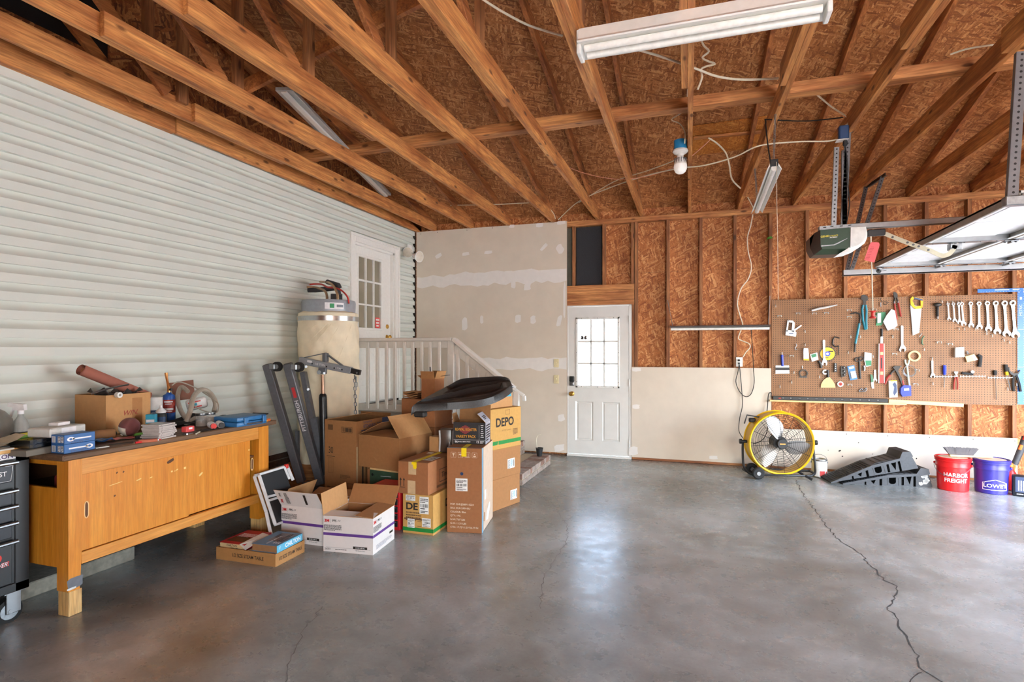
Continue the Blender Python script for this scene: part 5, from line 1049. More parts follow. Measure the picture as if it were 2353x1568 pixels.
m_.tube([(-.36, .0, .06), (-.3, -.05, .045), (.3, -.05, .045), (.36, .0, .06)], .013, 'wire_black', 8); m_.tube([(-.37, .16, .06), (.37, .16, .06)], .013, 'wire_black', 8)
for s in (-1, 1): m_.tube([(s*.36, 0, .06), (s*.37, .16, .06)], .013, 'wire_black', 8)
m_.tube([(.24, -.05, .045), (.30, -.09, .012)], .014, 'wire_black', 6); m_.tube([(.24, .16, .05), (.30, .18, .012)], .014, 'wire_black', 6); m_.build('stand', t)
for s in (-1, 1):
    m_ = MB(); m_.cyl2((s*.345, .1, zc), (s*.40, .1, zc), .018, 'wire_black'); m_.cyl2((s*.40, .1, zc), (s*.425, .1, zc), .028, 'wire_black', 10); m_.build('tilt_knob', t)
for y in (-.075, .17):
    m_ = MB(); m_.lathe([(.02, -.022), (.055, -.024), (.066, -.016), (.066, .016), (.055, .024), (.02, .022)], 'rubber', TR(-.27, y, .0665) @ RX(90), 24); m_.cyl(.022, .02, .028, 'galv', TR(-.27, y, .0665) @ RX(90), 16); m_.build('wheel', t)
m_ = MB(); m_.tube([(-.2, .12, zc+.28), (-.33, .14, zc+.30), (-.36, .14, zc+.2)], .008, 'wire_black', 6); m_.box((-.28, .12, zc+.245), (.07, .05, .05), 'tool_black', RY(-40) if 0 else None, .01); m_.build('switch_box', t)
m_ = MB(); w0 = MW['floor_fan'] if 'floor_fan' in MW else None
q0 = MW[t.name].inverted(); cw = lambda p: q0 @ p
cr2 = lambda x, y, Y: onY(x, y, Y)
m_.tube([cw(p) for p in (onY(1699, 838, 7.6), onY(1703, 880, 7.6), onY(1706, 930, 7.59), onY(1700, 960, 7.58), onY(1698, 990, 7.5), onY(1708, 1008, 7.3), onY(1716, 1014, 7.16))], .0045, 'black', 6, smooth=5)
m_.tube([cw(p) for p in (onY(1766, 948, 7.5), onY(1764, 985, 7.32), onY(1755, 1008, 7.28), onY(1740, 1018, 7.28), onY(1730, 1020, 7.26))], .0045, 'black', 6, smooth=5)
m_.build('power_cord', t)
# ================================================================ paint can
P('can_label', (222, 222, 220), .5); P('can_red', (206, 70, 70), .5)
q = Vector((1.268, 7.30, 0)); t = thing('paint_can', 'white gallon paint can with a wire handle beside the fan', 'paint can', q)
m_ = MB(); m_.lathe([(.08, 0), (.083, .004), (.08, .01), (.08, .19), (.084, .196), (.082, .203), (.068, .203), (.066, .196), (.0001, .196)], 'steel', None, 28); m_.build('can', t)
m_ = MB(); m_.lathe([(.0807, .012), (.0807, .186)], 'can_label', None, 28); Ml_ = fr((0, 0, 0), (1, .2, 0), (0, 0, 1))
m_.lathe([(.0812, .02), (.0812, .075)], 'can_red', RZ(-90), 6, -.1, .6); m_.lathe([(.0812, .03), (.0812, .07)], 'can_red', RZ(-90), 4, .75, 1.0); m_.build('label', t)
m_ = MB(); m_.tube([(-.082, 0, .165), (-.07, -.03, .24), (0, -.05, .262), (.06, -.04, .23), (.083, 0, .165)], .0022, 'dark_steel', 6, smooth=5)
for s in (-1, 1): m_.cyl2((s*.078, 0, .165), (s*.088, 0, .165), .01, 'dark_steel')
m_.build('handle', t)
# ================================================================ car ramps, one lying on the other
P('ramp_grey', (62, 64, 68), .6, var=.12, scale=60); P('ramp_dark', (40, 40, 42), .7); P('opening_shade', (5, 5, 5), 1, spec=0); P('white_dust', (212, 214, 212), .8)
def car_ramp(lab, loc, rz, tilt, dusty):
    t = thing('car_ramp', lab, 'car ramp', loc, rz, 'pair of car ramps'); t.rotation_euler = (0, rad(-tilt), rad(rz)); MW[t.name] = Matrix.Translation(Vector(loc)) @ RZ(rz) @ RY(-tilt)
    pf = [(0, 0), (0, .012), (.44, .118), (.50, .13), (.72, .142), (.76, .205), (.835, .195), (.885, .012), (.885, 0)]
    My_ = Matrix(((1, 0, 0, 0), (0, 0, 1, 0), (0, 1, 0, 0), (0, 0, 0, 1)))
    m = MB(); m.prism(pf, .03, .27, 'ramp_grey', My_); m.prism([(0, 0), (0, .012), (.44, .118), (.44, .09), (.05, 0)], 0, .3, 'ramp_grey', My_)
    for (xa, xb, za, zb) in ((.44, .5, .09, .125),): m.prism([(.44, .088), (.44, .118), (.72, .142), (.76, .205), (.835, .195), (.85, .14), (.76, .12)], 0, .3, 'ramp_grey', My_)
    m.build('body', t)
    m = MB()
    for k in range(16): x = .04+k*.026; m.beam((x, .02, .012+x*.241+.001), (x, .28, .012+x*.241+.001), .008, .004, 'ramp_dark')
    for x in (.5, .56, .62, .68): m.beam((x, .02, .131+(x-.5)*.055), (x, .28, .131+(x-.5)*.055), .012, .004, 'ramp_dark')
    m.tube([(.16+.05*math.cos(a*PI/8), .15+.11*math.sin(a*PI/8), .014+(.16+.05*math.cos(a*PI/8))*.241) for a in range(16)], .003, 'ramp_dark', 4, True)
    m.build('tread', t)
    Ms = fr((0, .029, 0), (1, 0, 0), (0, 0, 1)); m = MB()
    for x, w2, z0, z1 in ((.235, .016, .0, .052), (.385, .022, 0, .088), (.60, .022, .01, .118), (.715, .022, 0, .118)): m.rect(w2, z1-z0, 'opening_shade', Ms, x, (z0+z1)/2)  # flat black marks paint the darkness of openings in the side
    m.add([(.27, .064, .0006), (.345, .078, .0006), (.318, .012, .0006)], [[0, 1, 2]], 'opening_shade', Ms); m.add([(.625, .122, .0006), (.69, .125, .0006), (.668, .02, .0006)], [[0, 1, 2]], 'opening_shade', Ms)
    pts = [(.5+.034*math.cos(a*PI/12)*(1), .064+.024*math.sin(a*PI/12)+(.022 if math.sin(a*PI/12) > 0 else -.022), .0006) for a in range(24)]; m.poly(pts, 'opening_shade', Ms)
    for x in (.4, .45, .56, .6): m.rect(.003, .08, 'ramp_dark', Ms, x, .045)
    if dusty:
        for _ in range(26): blob(m, Ms, RN.uniform(.765, .845), RN.uniform(.02, .15), RN.uniform(.02, .05), RN.uniform(.015, .04), 'white_dust', RN.uniform(0, 180), .0008)
    m.build('side_marks', t, smooth=0); return t
p0 = onZ(1937, 1114); car_ramp('lower dark plastic car ramp on the floor with a chalky white end', (p0.x, p0.y, 0), 9, 0, True)
p1 = onZ(1910, 1114); car_ramp('upper dark plastic car ramp lying tilted on top of the other', (p1.x, p1.y+.0, .012), 9, 12.2, False)
# ================================================================ buckets, brush, things at the right edge
P('bucket_red', (222, 30, 34), .35, var=.03); P('bucket_blue', (56, 52, 150), .35, var=.05); P('white_print', (240, 238, 240), .5); P('lid_pale', (206, 178, 160), .4)
def curved_text(mb, s, size, mat, r0, z, ang, bold=0, sx=1):
    """print wrapped on a bucket side"""
    c = MB(); c.text(s, size, mat, Matrix(), bold=bold, sx=sx)
    v = []
    for p in c.v:
        rr = r0+.0015+(p.y+z)*.035; a = rad(ang)+p.x/rr; v.append((rr*math.cos(a), rr*math.sin(a), z+p.y))
    mb.add(v, c.f, mat)
def bucket(nm, lab, loc, mat, lidmat, ang):
    t = thing('bucket', lab, 'bucket', loc)
    r = lambda z: .133+.035*z
    m = MB(); m.lathe([(.128, 0), (.133, .006), (r(.24), .24), (.15, .242), (.152, .255), (r(.255)+.004, .268), (r(.3)+.004, .30), (.156, .303), (.157, .318), (.15, .326)], mat, None, 40); m.build('shell', t)
    m = MB(); m.lathe([(.15, .326), (.158, .322), (.160, .338), (.152, .342), (.146, .332), (.13, .330), (.125, .337), (.0001, .337)], mat, None, 40); m.lathe([(.122, .3375), (.0001, .3378)], lidmat, None, 32); m.build('lid', t)
    m = MB(); a = rad(ang); A = Vector((math.cos(a+PI/2), math.sin(a+PI/2), 0)); Fd = Vector((math.cos(a), math.sin(a), 0)); pts = []
    for k in range(13):
        th = PI*k/12; pts.append(A*.158*math.cos(th)+Fd*(.158*math.sin(th)+.012*math.sin(th))+Vector((0, 0, .262-.105*math.sin(th)**1.3)))
    m.tube(pts, .0026, 'galv', 6)
    for s in (-1, 1): m.ball(A*s*.154+Vector((0, 0, .262)), .014, mat, None, 10)
    m.build('handle', t); return t
bk = bucket('red', 'red plastic bucket with white lettering and a brush on its lid', (2.475, 7.085, 0), 'bucket_red', 'lid_pale', -118)
m_ = MB(); curved_text(m_, 'HARBOR', .056, 'white_print', .133, .168, -97, .025, 1.0); curved_text(m_, 'FREIGHT', .056, 'white_print', .133, .112, -97, .025, .95); m_.build('lettering', bk, smooth=0)
bk = bucket('blue', 'purple-blue plastic bucket with a white outlined logo', (2.80, 7.075, 0), 'bucket_blue', 'lid_pale', 60)
m_ = MB(); curved_text(m_, "LOWE'S", .05, 'white_print', .133, .085, -97, .02, 1.15)
out = [(-.105, .045), (-.105, .115), (-.085, .115), (-.085, .122), (0, .150), (.085, .122), (.085, .115), (.105, .115), (.105, .045)]
for (a, b2) in zip(out, out[1:]+out[:1]):
    n = 6; v = []
    d_ = Vector((b2[0]-a[0], b2[1]-a[1])); nrm = Vector((-d_.y, d_.x)).normalized()*.0028
    for k in range(n+1):
        x, z = a[0]+d_.x*k/n, a[1]+d_.y*k/n
        for s in (-1, 1):
            X, Z = x+s*nrm.x, z+s*nrm.y; rr = .1345+.035*Z+.0012; aa = rad(-97)+X/.138; v.append((rr*math.cos(aa), rr*math.sin(aa), Z))
    m_.add(v, [[2*k, 2*k+1, 2*k+3, 2*k+2] for k in range(n)], 'white_print')
m_.build('logo', bk, smooth=0)
t = thing('counter_brush', 'bench brush with grey bristles and a pale wooden handle on the bucket lids', 'brush', (2.56, 7.06, .344), 4)
m_ = MB(); m_.beam((-.13, 0, .012), (.08, 0, .012), .04, .02, 'light_pine', bev=.005); m_.tube([(.07, 0, .012), (.14, 0, .012), (.25, 0, .014)], [.010, .012, .014], 'light_pine', 8); m_.build('handle', t)
m_ = MB(); P('bristle', (92, 88, 90), .8)
for k in range(34):
    for j in range(3):
        x = -.125+.2*k/33; sp_ = (k/33-.5)*.10; y = -.012+.012*j
        m_.add([(x-.0032, y, .02), (x+.0032, y, .02), (x+sp_+.004, y*2.2, .098+RN.uniform(-.006, .004)), (x+sp_-.004, y*2.2, .098+RN.uniform(-.006, .004))], [[0, 1, 2, 3]], 'bristle')
m_.build('bristles', t, smooth=0)
P('jug_dark', (30, 32, 40), .35); P('jug_blue', (30, 120, 200), .4); P('bag_red', (206, 34, 36), .35); P('trim_orange', (232, 112, 40), .45)
q = onZ(2347, 1143); t = thing('oil_jug', 'dark oil jug with a printed label at the right edge of the floor', 'jug', (q.x+.03, q.y+.05, 0), -20)
m_ = MB(); m_.box((0, 0, .105), (.16, .1, .21), 'jug_dark', None, .02, 2); m_.build('body', t)
m_ = MB(); Ml_ = fr((0, -.0502, .11), (1, 0, 0), (0, 0, 1)); m_.rect(.05, .15, 'jug_blue', Ml_, .05, 0); m_.rect(.07, .15, 'steel_blue', Ml_, -.02, .01); m_.lines(.1, 4, .018, 'white_print', Ml_ @ TR(0, 0, .0008) @ RZ(90), 0, .03); m_.rect(.05, .008, 'white_print', Ml_, -.02, -.085); m_.build('label', t, smooth=0)
m_ = MB(); m_.cyl(.025, .21, .245, 'plastic_white', TR(.04, 0, 0), 18); m_.cyl(.028, .232, .262, 'jug_dark', TR(.04, 0, 0), 18); m_.build('cap', t)
q = Vector((3.02, 7.22, 0)); m_ = MB(); m_.lathe([(.05, 0), (.085, .02), (.09, .08), (.07, .15), (.03, .21), (.015, .235)], 'bag_red', None, 14); t = thing('red_bag', 'red plastic bag slumped between the blue bucket and the jug', 'bag', q); m_.build('sack', t); m_ = MB(); m_.lathe([(.015, .232), (.03, .25), (.028, .275), (.01, .29)], 'trim_orange', None, 12); m_.build('knot', t)
t = thing('trimmer_handle', 'dark grip of a power tool with orange trim leaning at the right edge', 'power tool', (3.08, 7.3, 0))  # handle end of a string trimmer
m_ = MB(); a, b2 = onY(2331, 1068, 7.3), onY(2358, 1005, 7.32); m_.tube([a, a.lerp(b2, .3), a.lerp(b2, .7), b2], [.028, .03, .032, .036], 'ramp_grey', 12); m_.build('grip', t, True)
m_ = MB(); m_.tube([a.lerp(b2, .55)+Vector((-.02, -.02, 0)), a.lerp(b2, .72)+Vector((-.02, -.02, 0))], .016, 'trim_orange', 8); m_.build('trigger', t, True)
m_ = MB(); m_.tube([a.lerp(b2, .9)+Vector((-.015, -.02, 0)), a.lerp(b2, 1.1)+Vector((-.015, -.02, 0))], .02, 'tool_red', 8); m_.build('button', t, True)
m_ = MB(); m_.tube([a+(a-b2)*.02, Vector((a.x-.03, 7.3, .12)), Vector((a.x-.04, 7.31, .01))], .018, 'trim_orange', 8); m_.build('barrel', t, True)
# ================================================================ water heater
P('blanket', (232, 218, 190), .75, var=.06, scale=9, bmp=.1); P('heater_grey', (150, 156, 164), .35, .2); P('foil_tape', (186, 188, 188), .25, .9); P('pipe_foam', (52, 50, 52), .8); P('pex_red', (186, 48, 40), .45); P('label_green', (40, 140, 84), .5)
hx, hy, hr = -3.742, 5.07, .302
t = thing('water_heater', 'tall water heater wrapped in a cream blanket against the siding', 'water heater', (hx, hy, 0))
zt_ = EYE+84*5.98/F
m_ = MB(); n = 88; prof_z = [.30, .34]+[.4+.028*q_ for q_ in range(49)]+[1.78, zt_-.02, zt_]
v = []
for i, z in enumerate(prof_z):
    for k in range(n):
        a = 2*PI*k/n; rr = hr+.008*math.sin(3*a+z*5)+.006*math.sin(9*a-z*17+2*math.sin(z*7+a*2))+.004*math.sin(15*a+z*31+math.sin(5*a))
        if abs(z-1.1) < .03: rr -= .012
        if 1.69 < z < 1.75: rr -= .006
        if i == len(prof_z)-1: rr -= .045
        if i == len(prof_z)-2: rr -= .004
        v.append((rr*math.cos(a), rr*math.sin(a), z))
m_.add(v, [[i*n+k, i*n+(k+1) % n, (i+1)*n+(k+1) % n, (i+1)*n+k] for i in range(len(prof_z)-1) for k in range(n)], 'blanket')
for k in (0, 2, 3, 5, 8):                                               # gathered folds under the tape
    a0 = rad(-75+k*8.5); m_.tube([((hr+.004)*math.cos(a0-s*.55), (hr+.004)*math.sin(a0-s*.55), 1.715-s*(.10+.035*k)) for s in (0, .25, .5, .75, 1)], [.003, .0035, .003, .002, .0008], 'blanket', 6)
m_.build('blanket', t)
m_ = MB(); m_.lathe([(hr+.012, 1.752), (hr+.013, 1.80)], 'foil_tape', None, 48, rad(-200), rad(20)); m_.build('tape_band', t)
m_ = MB(); m_.lathe([(.27, .02), (.27, zt_-.02), (.275, zt_+.09), (.268, zt_+.115), (.0001, zt_+.12)], 'heater_grey', None, 44); m_.build('tank', t)
m_ = MB(); a0 = rad(-38); pts = []
m_.lathe([(.2775, zt_+.015), (.2775, zt_+.08)], 'white_print', None, 12, rad(-62), rad(-22)); m_.lathe([(.279, zt_+.025), (.279, zt_+.07)], 'label_green', None, 6, rad(-52), rad(-43)); m_.lathe([(.279, zt_+.035), (.279, zt_+.06)], 'dark_steel', None, 6, rad(-38), rad(-24)); m_.build('label', t)
m_ = MB(); m_.bx(-.29, .29, -.28, .28, 0, .3, 'pine_x', .004); m_.build('base', t)
H = lambda x, y, d: onD(x, y, d)
m_ = MB(); m_.tube([H(768, 697, 5.9), H(768, 676, 5.9)], .036, 'pipe_foam', 12); m_.tube([H(779, 680, 6.0), H(776, 662, 6.0), H(757, 664, 6.1), H(725, 667, 6.2), onX(708, 667, -4.085)], .026, 'pipe_foam', 10); m_.tube([H(752, 648, 6.1), H(778, 656, 6.0), H(780, 662, 6.0)], .026, 'pipe_foam', 10); m_.tube([H(780, 695, 6.05), H(780, 676, 6.05)], .03, 'pipe_foam', 10); m_.build('insulated_pipe', t, True)
P('brass_pipe', (176, 146, 112), .45, .6)
m_ = MB(); m_.tube([H(775, 697, 5.85), H(776, 680, 5.85), H(768, 660, 5.9), H(756, 650, 6.0), onX(736, 648, -4.085)], .013, 'brass_pipe', 8, smooth=4); m_.tube([H(751, 697, 5.9), H(751, 680, 5.92), H(745, 668, 6.0), H(725, 661, 6.2), onX(705, 660, -4.085)], .013, 'brass_pipe', 8, smooth=4); m_.build('supply_pipe', t, True)
m_ = MB(); m_.tube([H(802, 698, 5.85), H(798, 682, 5.85), H(785, 668, 5.9), H(770, 662, 5.95), H(752, 660, 6.0), H(740, 654, 6.1), H(725, 653, 6.2), onX(712, 654, -4.08)], .009, 'pex_red', 8, smooth=4); m_.build('red_tube', t, True)
m_ = MB(); q = H(720, 664, 6.25); m_.cyl2(q+Vector((-.03, -.01, 0)), q+Vector((.03, .01, -.01)), .035, 'blanket', 14); m_.build('pipe_collar', t, True)
m_ = MB(); m_.tube([H(695, 693, 6.05), H(725, 690, 5.95), H(748, 692, 5.85)], .005, 'brass_pipe', 6); m_.build('drain_wire', t, True)
# ================================================================ landing, brick steps, railing
wood('deck_paint', (150, 140, 128), (196, 188, 178), 'X', .7, False); P('rail_white', (222, 216, 208), .55, var=.04, scale=20)
SY0, SY1 = 5.79, 6.97
P('brick_face', (158, 142, 132), .9, var=.3, scale=25); P('brick_face2', (140, 108, 94), .9, var=.3, scale=25); P('mortar_light', (190, 176, 150), .95)
t = thing('brick_steps', 'weathered brick steps leading up to the house door', 'steps', (-2.3, SY0, 0))
sx = [(-1.825, .125), (-2.165, .29), (-2.50, .455), (-2.83, .62)]
for k, (x1, zt2) in enumerate(sx):
    m_ = MB(); zb = 0 if k == 0 else sx[k-1][1]; x0 = -4.05
    m_.bx(x0, x1-.01, SY0+.01, SY1-.01, 0 if k == 0 else zb-.001, zt2-.004, 'mortar_light')
    n = 16; pitch = (SY1-SY0)/n
    for i in range(n):                                                   # rowlock bricks along the nosing
        y = SY0+i*pitch; m_.bx(x1-.2, x1, y+.004, y+pitch-.004, zt2-.062, zt2, RN.choice(('brick_face', 'brick_face', 'brick_face2')), .004)
    z = zb+.004
    while z < zt2-.075:
        for i in range(6): y = SY0+i*.2; m_.bx(x1-.1, x1-.004, y+.004, min(SY1, y+.194), z, min(z+.05, zt2-.07), 'brick_face')
        z += .06
    for r2 in range(2):
        for i in range(6): y = SY0+i*.2+(.1 if r2 else 0); m_.bx(x1-.31-.1*r2+.1, x1-.208-.1*r2+.1 if r2 == 0 else x1-.31+.098, y+.004, min(SY1, y+.194), zt2-.03, zt2-.001, 'brick_face', .003) if r2 == 0 else None
    for i in range(int((x1-x0)/.2)): m_.bx(x1-.2*(i+1)+.004, x1-.2*i-.004, SY0, SY0+.1, zt2-.062 if k == 0 else zb, zt2-.004, RN.choice(('brick_face', 'brick_face2')), .003)
    m_.build('step', t, True)
t = thing('landing', 'grey wooden landing in front of the house door', 'landing', (-3.5, SY0, .62))
m_ = MB()
for k in range(8): y = SY0+.0+k*(SY1-SY0)/8; m_.bx(-4.06, -2.84, y+.003, y+(SY1-SY0)/8-.003, .72, .755, 'deck_paint', .003)
m_.build('decking', t, True)
m_ = MB(); m_.bx(-4.06, -2.85, SY0, SY0+.04, .625, .718, 'deck_paint'); m_.bx(-2.89, -2.85, SY0+.05, SY1, .625, .718, 'deck_paint'); m_.build('joist', t, True)
t = thing('stair_railing', 'white wooden railing around the landing and down the brick steps', 'railing', (-3.0, SY0, .76))
ry = SY0+.02; zt2 = onY(930, 777, ry).z; zb2 = onY(930, 800, ry).z; pxx = onY(1037, 800, ry).x
m_ = MB(); m_.bx(-4.06, pxx+.02, ry-.06, ry+.08, zt2-.035, zt2, 'rail_white', .004); m_.bx(-4.06, pxx, ry, ry+.038, zb2-.0, zt2-.036, 'rail_white', .003); m_.build('top_rail', t, True)
lo0, lo1 = onY(865, 944, ry).z, onY(865, 929, ry).z
m_ = MB(); m_.bx(-4.06, pxx-.03, ry-.022, ry+.016, lo0, lo1, 'rail_white', .003); m_.build('bottom_rail', t, True)
px_ = [847, 869, 890, 909, 931, 950, 971, 990, 1011]
for x in px_:
    m_ = MB(); X = onY(x, 860, ry).x; m_.bx(X-.017, X+.017, ry-.02-.012, ry+.0-.002, .765, zb2+.07, 'rail_white', .003); m_.build('baluster', t, True)
m_ = MB(); m_.bx(pxx-.035, pxx+.04, ry-.03, ry+.05, .757, zt2+.0, 'rail_white', .004); m_.build('post', t, True)
e0 = Vector((pxx+.03, ry, zt2-.02)); e1 = onY(1180, 893, ry); sl = (e1.z-e0.z)/(e1.x-e0.x)
m_ = MB(); m_.beam(e0+Vector((0, .01, 0)), e1+Vector((0, .01, 0)), .13, .035, 'rail_white', bev=.004); m_.beam(e0+Vector((0, .02, -.085)), e1+Vector((0, .02, -.085)), .038, .11, 'rail_white', bev=.003); m_.build('handrail', t, True)
m_ = MB(); a = e1; b2 = onY(1204, 910, ry); m_.beam(a+Vector((-.03, 0, .02)), b2, .035, .03, 'white_paint', bev=.004); m_.beam(b2, b2+Vector((.005, 0, -.055)), .035, .035, 'white_paint', bev=.004); m_.build('handrail_end', t, True)
for k, x in enumerate((1052, 1073, 1097, 1120, 1143)):
    X = onY(x, 850, ry).x; zt3 = e0.z+sl*(X-e0.x)-.06; st = [s for s in sx if s[0] > X]; zb3 = st[-1][1] if st else 0
    m_ = MB(); m_.bx(X-.017, X+.017, ry-.012, ry+.018, zb3+.001, zt3, 'rail_white', .003); m_.build('baluster', t, True)
m_ = MB(); X = onY(1186, 950, ry).x; m_.bx(X-.03, X+.03, ry-.02, ry+.04, .128, e1.z-.03, 'rail_white', .004); m_.build('end_post', t, True)
m_ = MB(); q = Vector((-1.93, 6.82, .125)); t = thing('plant_pot', 'small dark pot with a wire hook on the bottom brick step by the drywall', 'pot', q); m_.lathe([(.03, 0.001), (.045, .1), (.05, .105), (.042, .1)], 'tool_black', None, 16); m_.build('pot', t); m_ = MB(); m_.tube([(-.03, 0, .1), (-.04, 0, .2), (-.02, 0, .26), (.02, 0, .27)], .004, 'cable_white', 6, smooth=3); m_.build('hook', t)
# flood light on the siding
q = onX(941, 575, XL+.02); t = thing('flood_light', 'white twin flood light high on the siding by the corner', 'flood light', q); P('lamp_lens', (214, 206, 190), .3)
m_ = MB(); m_.box(q+Vector((.0, 0, .02)), (.03, .12, .12), 'plastic_white', None, .01); m_.build('base', t, True)
for (px, py, yaw, pit) in ((938, 580, -15, -15), (962, 590, 35, -10)):
    c_ = onD(px, py, 8.2 if px < 950 else 8.02); d_ = Vector((math.cos(rad(yaw-55)), math.sin(rad(yaw-55)), math.sin(rad(pit)))).normalized()
    u = d_.orthogonal().normalized(); M = Matrix((u, d_.cross(u), d_)).transposed().to_4x4(); M.translation = c_-d_*.05
    m_ = MB(); m_.lathe([(.025, -.06), (.035, -.04), (.05, .0), (.075, .06), (.08, .065), (.075, .07)], 'plastic_white', M, 20); m_.tube([q+Vector((.01, .0, .0)), c_-d_*.1], .015, 'plastic_white', 8); m_.build('lamp_head', t, True)
    m_ = MB(); m_.lathe([(.074, .069), (.05, .078), (.0001, .082)], 'lamp_lens', M, 20); m_.build('lens', t, True)
# ================================================================ engine hoist
P('hoist_light', (150, 154, 160), .4, .3); P('hoist_grey', (108, 110, 116), .42, .35, var=.1, scale=40); P('hoist_black', (24, 24, 26), .35); P('ram_rod', (176, 140, 118), .3, .8); P('hoist_red', (196, 50, 52), .5); P('hoist_print', (226, 226, 230), .5)
t = thing('engine_hoist', 'dark grey folded engine hoist standing before the water heater', 'hoist', onD(740, 1120, 5.5)*1.0)
D = onD
def leg(tp, bt, nm, txt=False):
    m = MB(); a, b = D(*tp), D(*bt); dx = (a-b).normalized(); up = Vector((.30, -.95, 0)); up = (up-dx*up.dot(dx)).normalized()
    m.beam(b, a, .072, .072, 'hoist_grey', up=up, bev=.005)
    w = up.cross(dx).normalized()
    e = a+dx*.0015; m.beam(e, e+dx*.002, .055, .055, 'black', up=up)
    o = m.build(nm, t, True)
    if txt:
        # lettering on the face turned to the light, reading up the leg
        sd = (w if w.x > 0 else -w); f = max((up, w, -up, -w), key=lambda q: q.dot(Vector((.75, -.65, 0))))
        M = fr(b.lerp(a, .58)+f*.0365, dx, f.cross(dx)); s = MB(); s.text('PITTSBURGH', .05, 'hoist_print', M, bold=.015, sx=1.05); M2 = fr(b.lerp(a, .77)+f*.0365, dx, f.cross(dx)); s.rect(.1, .03, 'hoist_red', M2, 0, 0); s.build('lettering', o, True, smooth=0)
    return a, b
a1 = leg((614, 838, 5.32), (693, 1108, 5.45), 'leg'); a2 = leg((661, 836, 5.27), (738, 1112, 5.42), 'leg', True)
for (px, py, d) in ((636, 843, 5.28), (686, 844, 5.22)):
    m_ = MB(); c_ = D(px, py, d); m_.cyl2(c_+Vector((0, .02, 0)), c_+Vector((.01, -.02, 0)), .045, 'rubber', 20); m_.cyl2(c_+Vector((0, .022, 0)), c_+Vector((.011, -.022, 0)), .022, 'galv', 14); m_.beam(c_+Vector((-.07, 0, 0)), c_+Vector((.0, -.024, 0)), .035, .05, 'steel', bev=.004); m_.build('caster', t, True)
m_ = MB(); m_.beam(D(697, 855, 5.6), D(722, 985, 5.55), .05, .07, 'hoist_grey', up=(.3, -.95, 0), bev=.004); m_.beam(D(722, 960, 5.55), D(748, 1110, 5.55), .065, .07, 'hoist_grey', up=(.3, -.95, 0), bev=.004); m_.build('mast', t, True)
m_ = MB()
for p in ((703, 843), (708, 895)): m_.cyl2(D(*p, 5.53), D(*p, 5.49), .014, 'galv', 6)
m_.build('mast_bolts', t, True)
b0, b1, b3 = D(689, 828, 5.57), D(808, 852, 5.5), D(828, 857, 5.49)
m_ = MB(); m_.beam(b0, b1, .055, .065, 'hoist_light', up=(0, 0, 1), bev=.004); m_.build('boom', t, True); bm_ = m_
m_ = MB(); m_.beam(b1-(b3-b1)*.4, b3, .045, .05, 'hoist_black', bev=.003); m_.cyl2(b3+Vector((-.02, -.025, 0)), b3+Vector((-.02, -.032, 0)), .01, 'galv', 6); m_.build('boom_extension', t, True)
m_ = MB(); Mb = fr(b0.lerp(b1, .5)+Vector((0, -.0285, 0)), (b1-b0), (0, 0, 1))
for k, x in enumerate((-.12, .03, .11, .19)): m_.cyl(.008, 0, .0008, 'black', Mb @ TR(x, -.006, 0), 10)
m_.text('1/2 TON', .028, 'hoist_print', Mb @ TR(-.04, 0, 0), bold=.02); m_.rect(.05, .022, 'hoist_print', Mb, -.15, .01); m_.text('1 TON', .02, 'hoist_print', Mb @ TR(.15, 0, 0), bold=.02); m_.build('markings', t, True, smooth=0)
m_ = MB(); up_ = D(748, 812, 5.53); m_.beam(D(748, 832, 5.53), up_, .045, .045, 'hoist_grey', bev=.003); m_.beam(up_, D(700, 822, 5.57), .02, .008, 'hoist_grey'); m_.beam(up_, D(790, 843, 5.5), .03, .012, 'hoist_grey'); m_.build('boom_brace', t, True)
m_ = MB(); m_.beam(D(733, 852, 5.5), D(750, 853, 5.5), .05, .06, 'hoist_grey', bev=.004); m_.cyl2(D(745, 858, 5.46), D(745, 858, 5.42), .012, 'galv', 8); m_.cyl2(D(733, 856, 5.5), D(733, 856, 5.44), .02, 'hoist_black', 14); m_.build('ram_bracket', t, True)
m_ = MB(); m_.cyl2(D(741, 862, 5.47), D(742, 910, 5.45), .016, 'ram_rod', 14); m_.build('ram_rod', t, True)
m_ = MB(); m_.tube([D(742, 905, 5.45), D(742, 908, 5.45), D(742, 914, 5.45), D(746, 1090, 5.45)], [.024, .033, .037, .037], 'hoist_black', 18); m_.build('ram_cylinder', t, True)
m_ = MB(); chain(m_, D(815, 862, 5.46), D(817, 952, 5.44), .036, .0052, .02, 'chrome'); chain(m_, D(818, 866, 5.45), D(818, 890, 5.44), .036, .0052, .02, 'chrome'); m_.build('chain', t, True)
m_ = MB(); m_.beam(D(683, 990, 5.6), D(685, 1100, 5.6), .03, .03, 'hoist_grey', up=(0, 1, 0)); c_ = D(715, 1112, 5.5); m_.beam(Vector((-3.72, 4.66, .12)), Vector((-3.42, 4.52, .12)), .07, .07, 'hoist_grey', bev=.004); m_.beam(Vector((-3.7, 4.56, .12)), Vector((-3.7, 4.56, .01)), .05, .05, 'hoist_black'); m_.beam(Vector((-3.44, 4.52, .12)), Vector((-3.44, 4.52, .0)), .05, .05, 'hoist_black'); m_.build('base_frame', t, True)
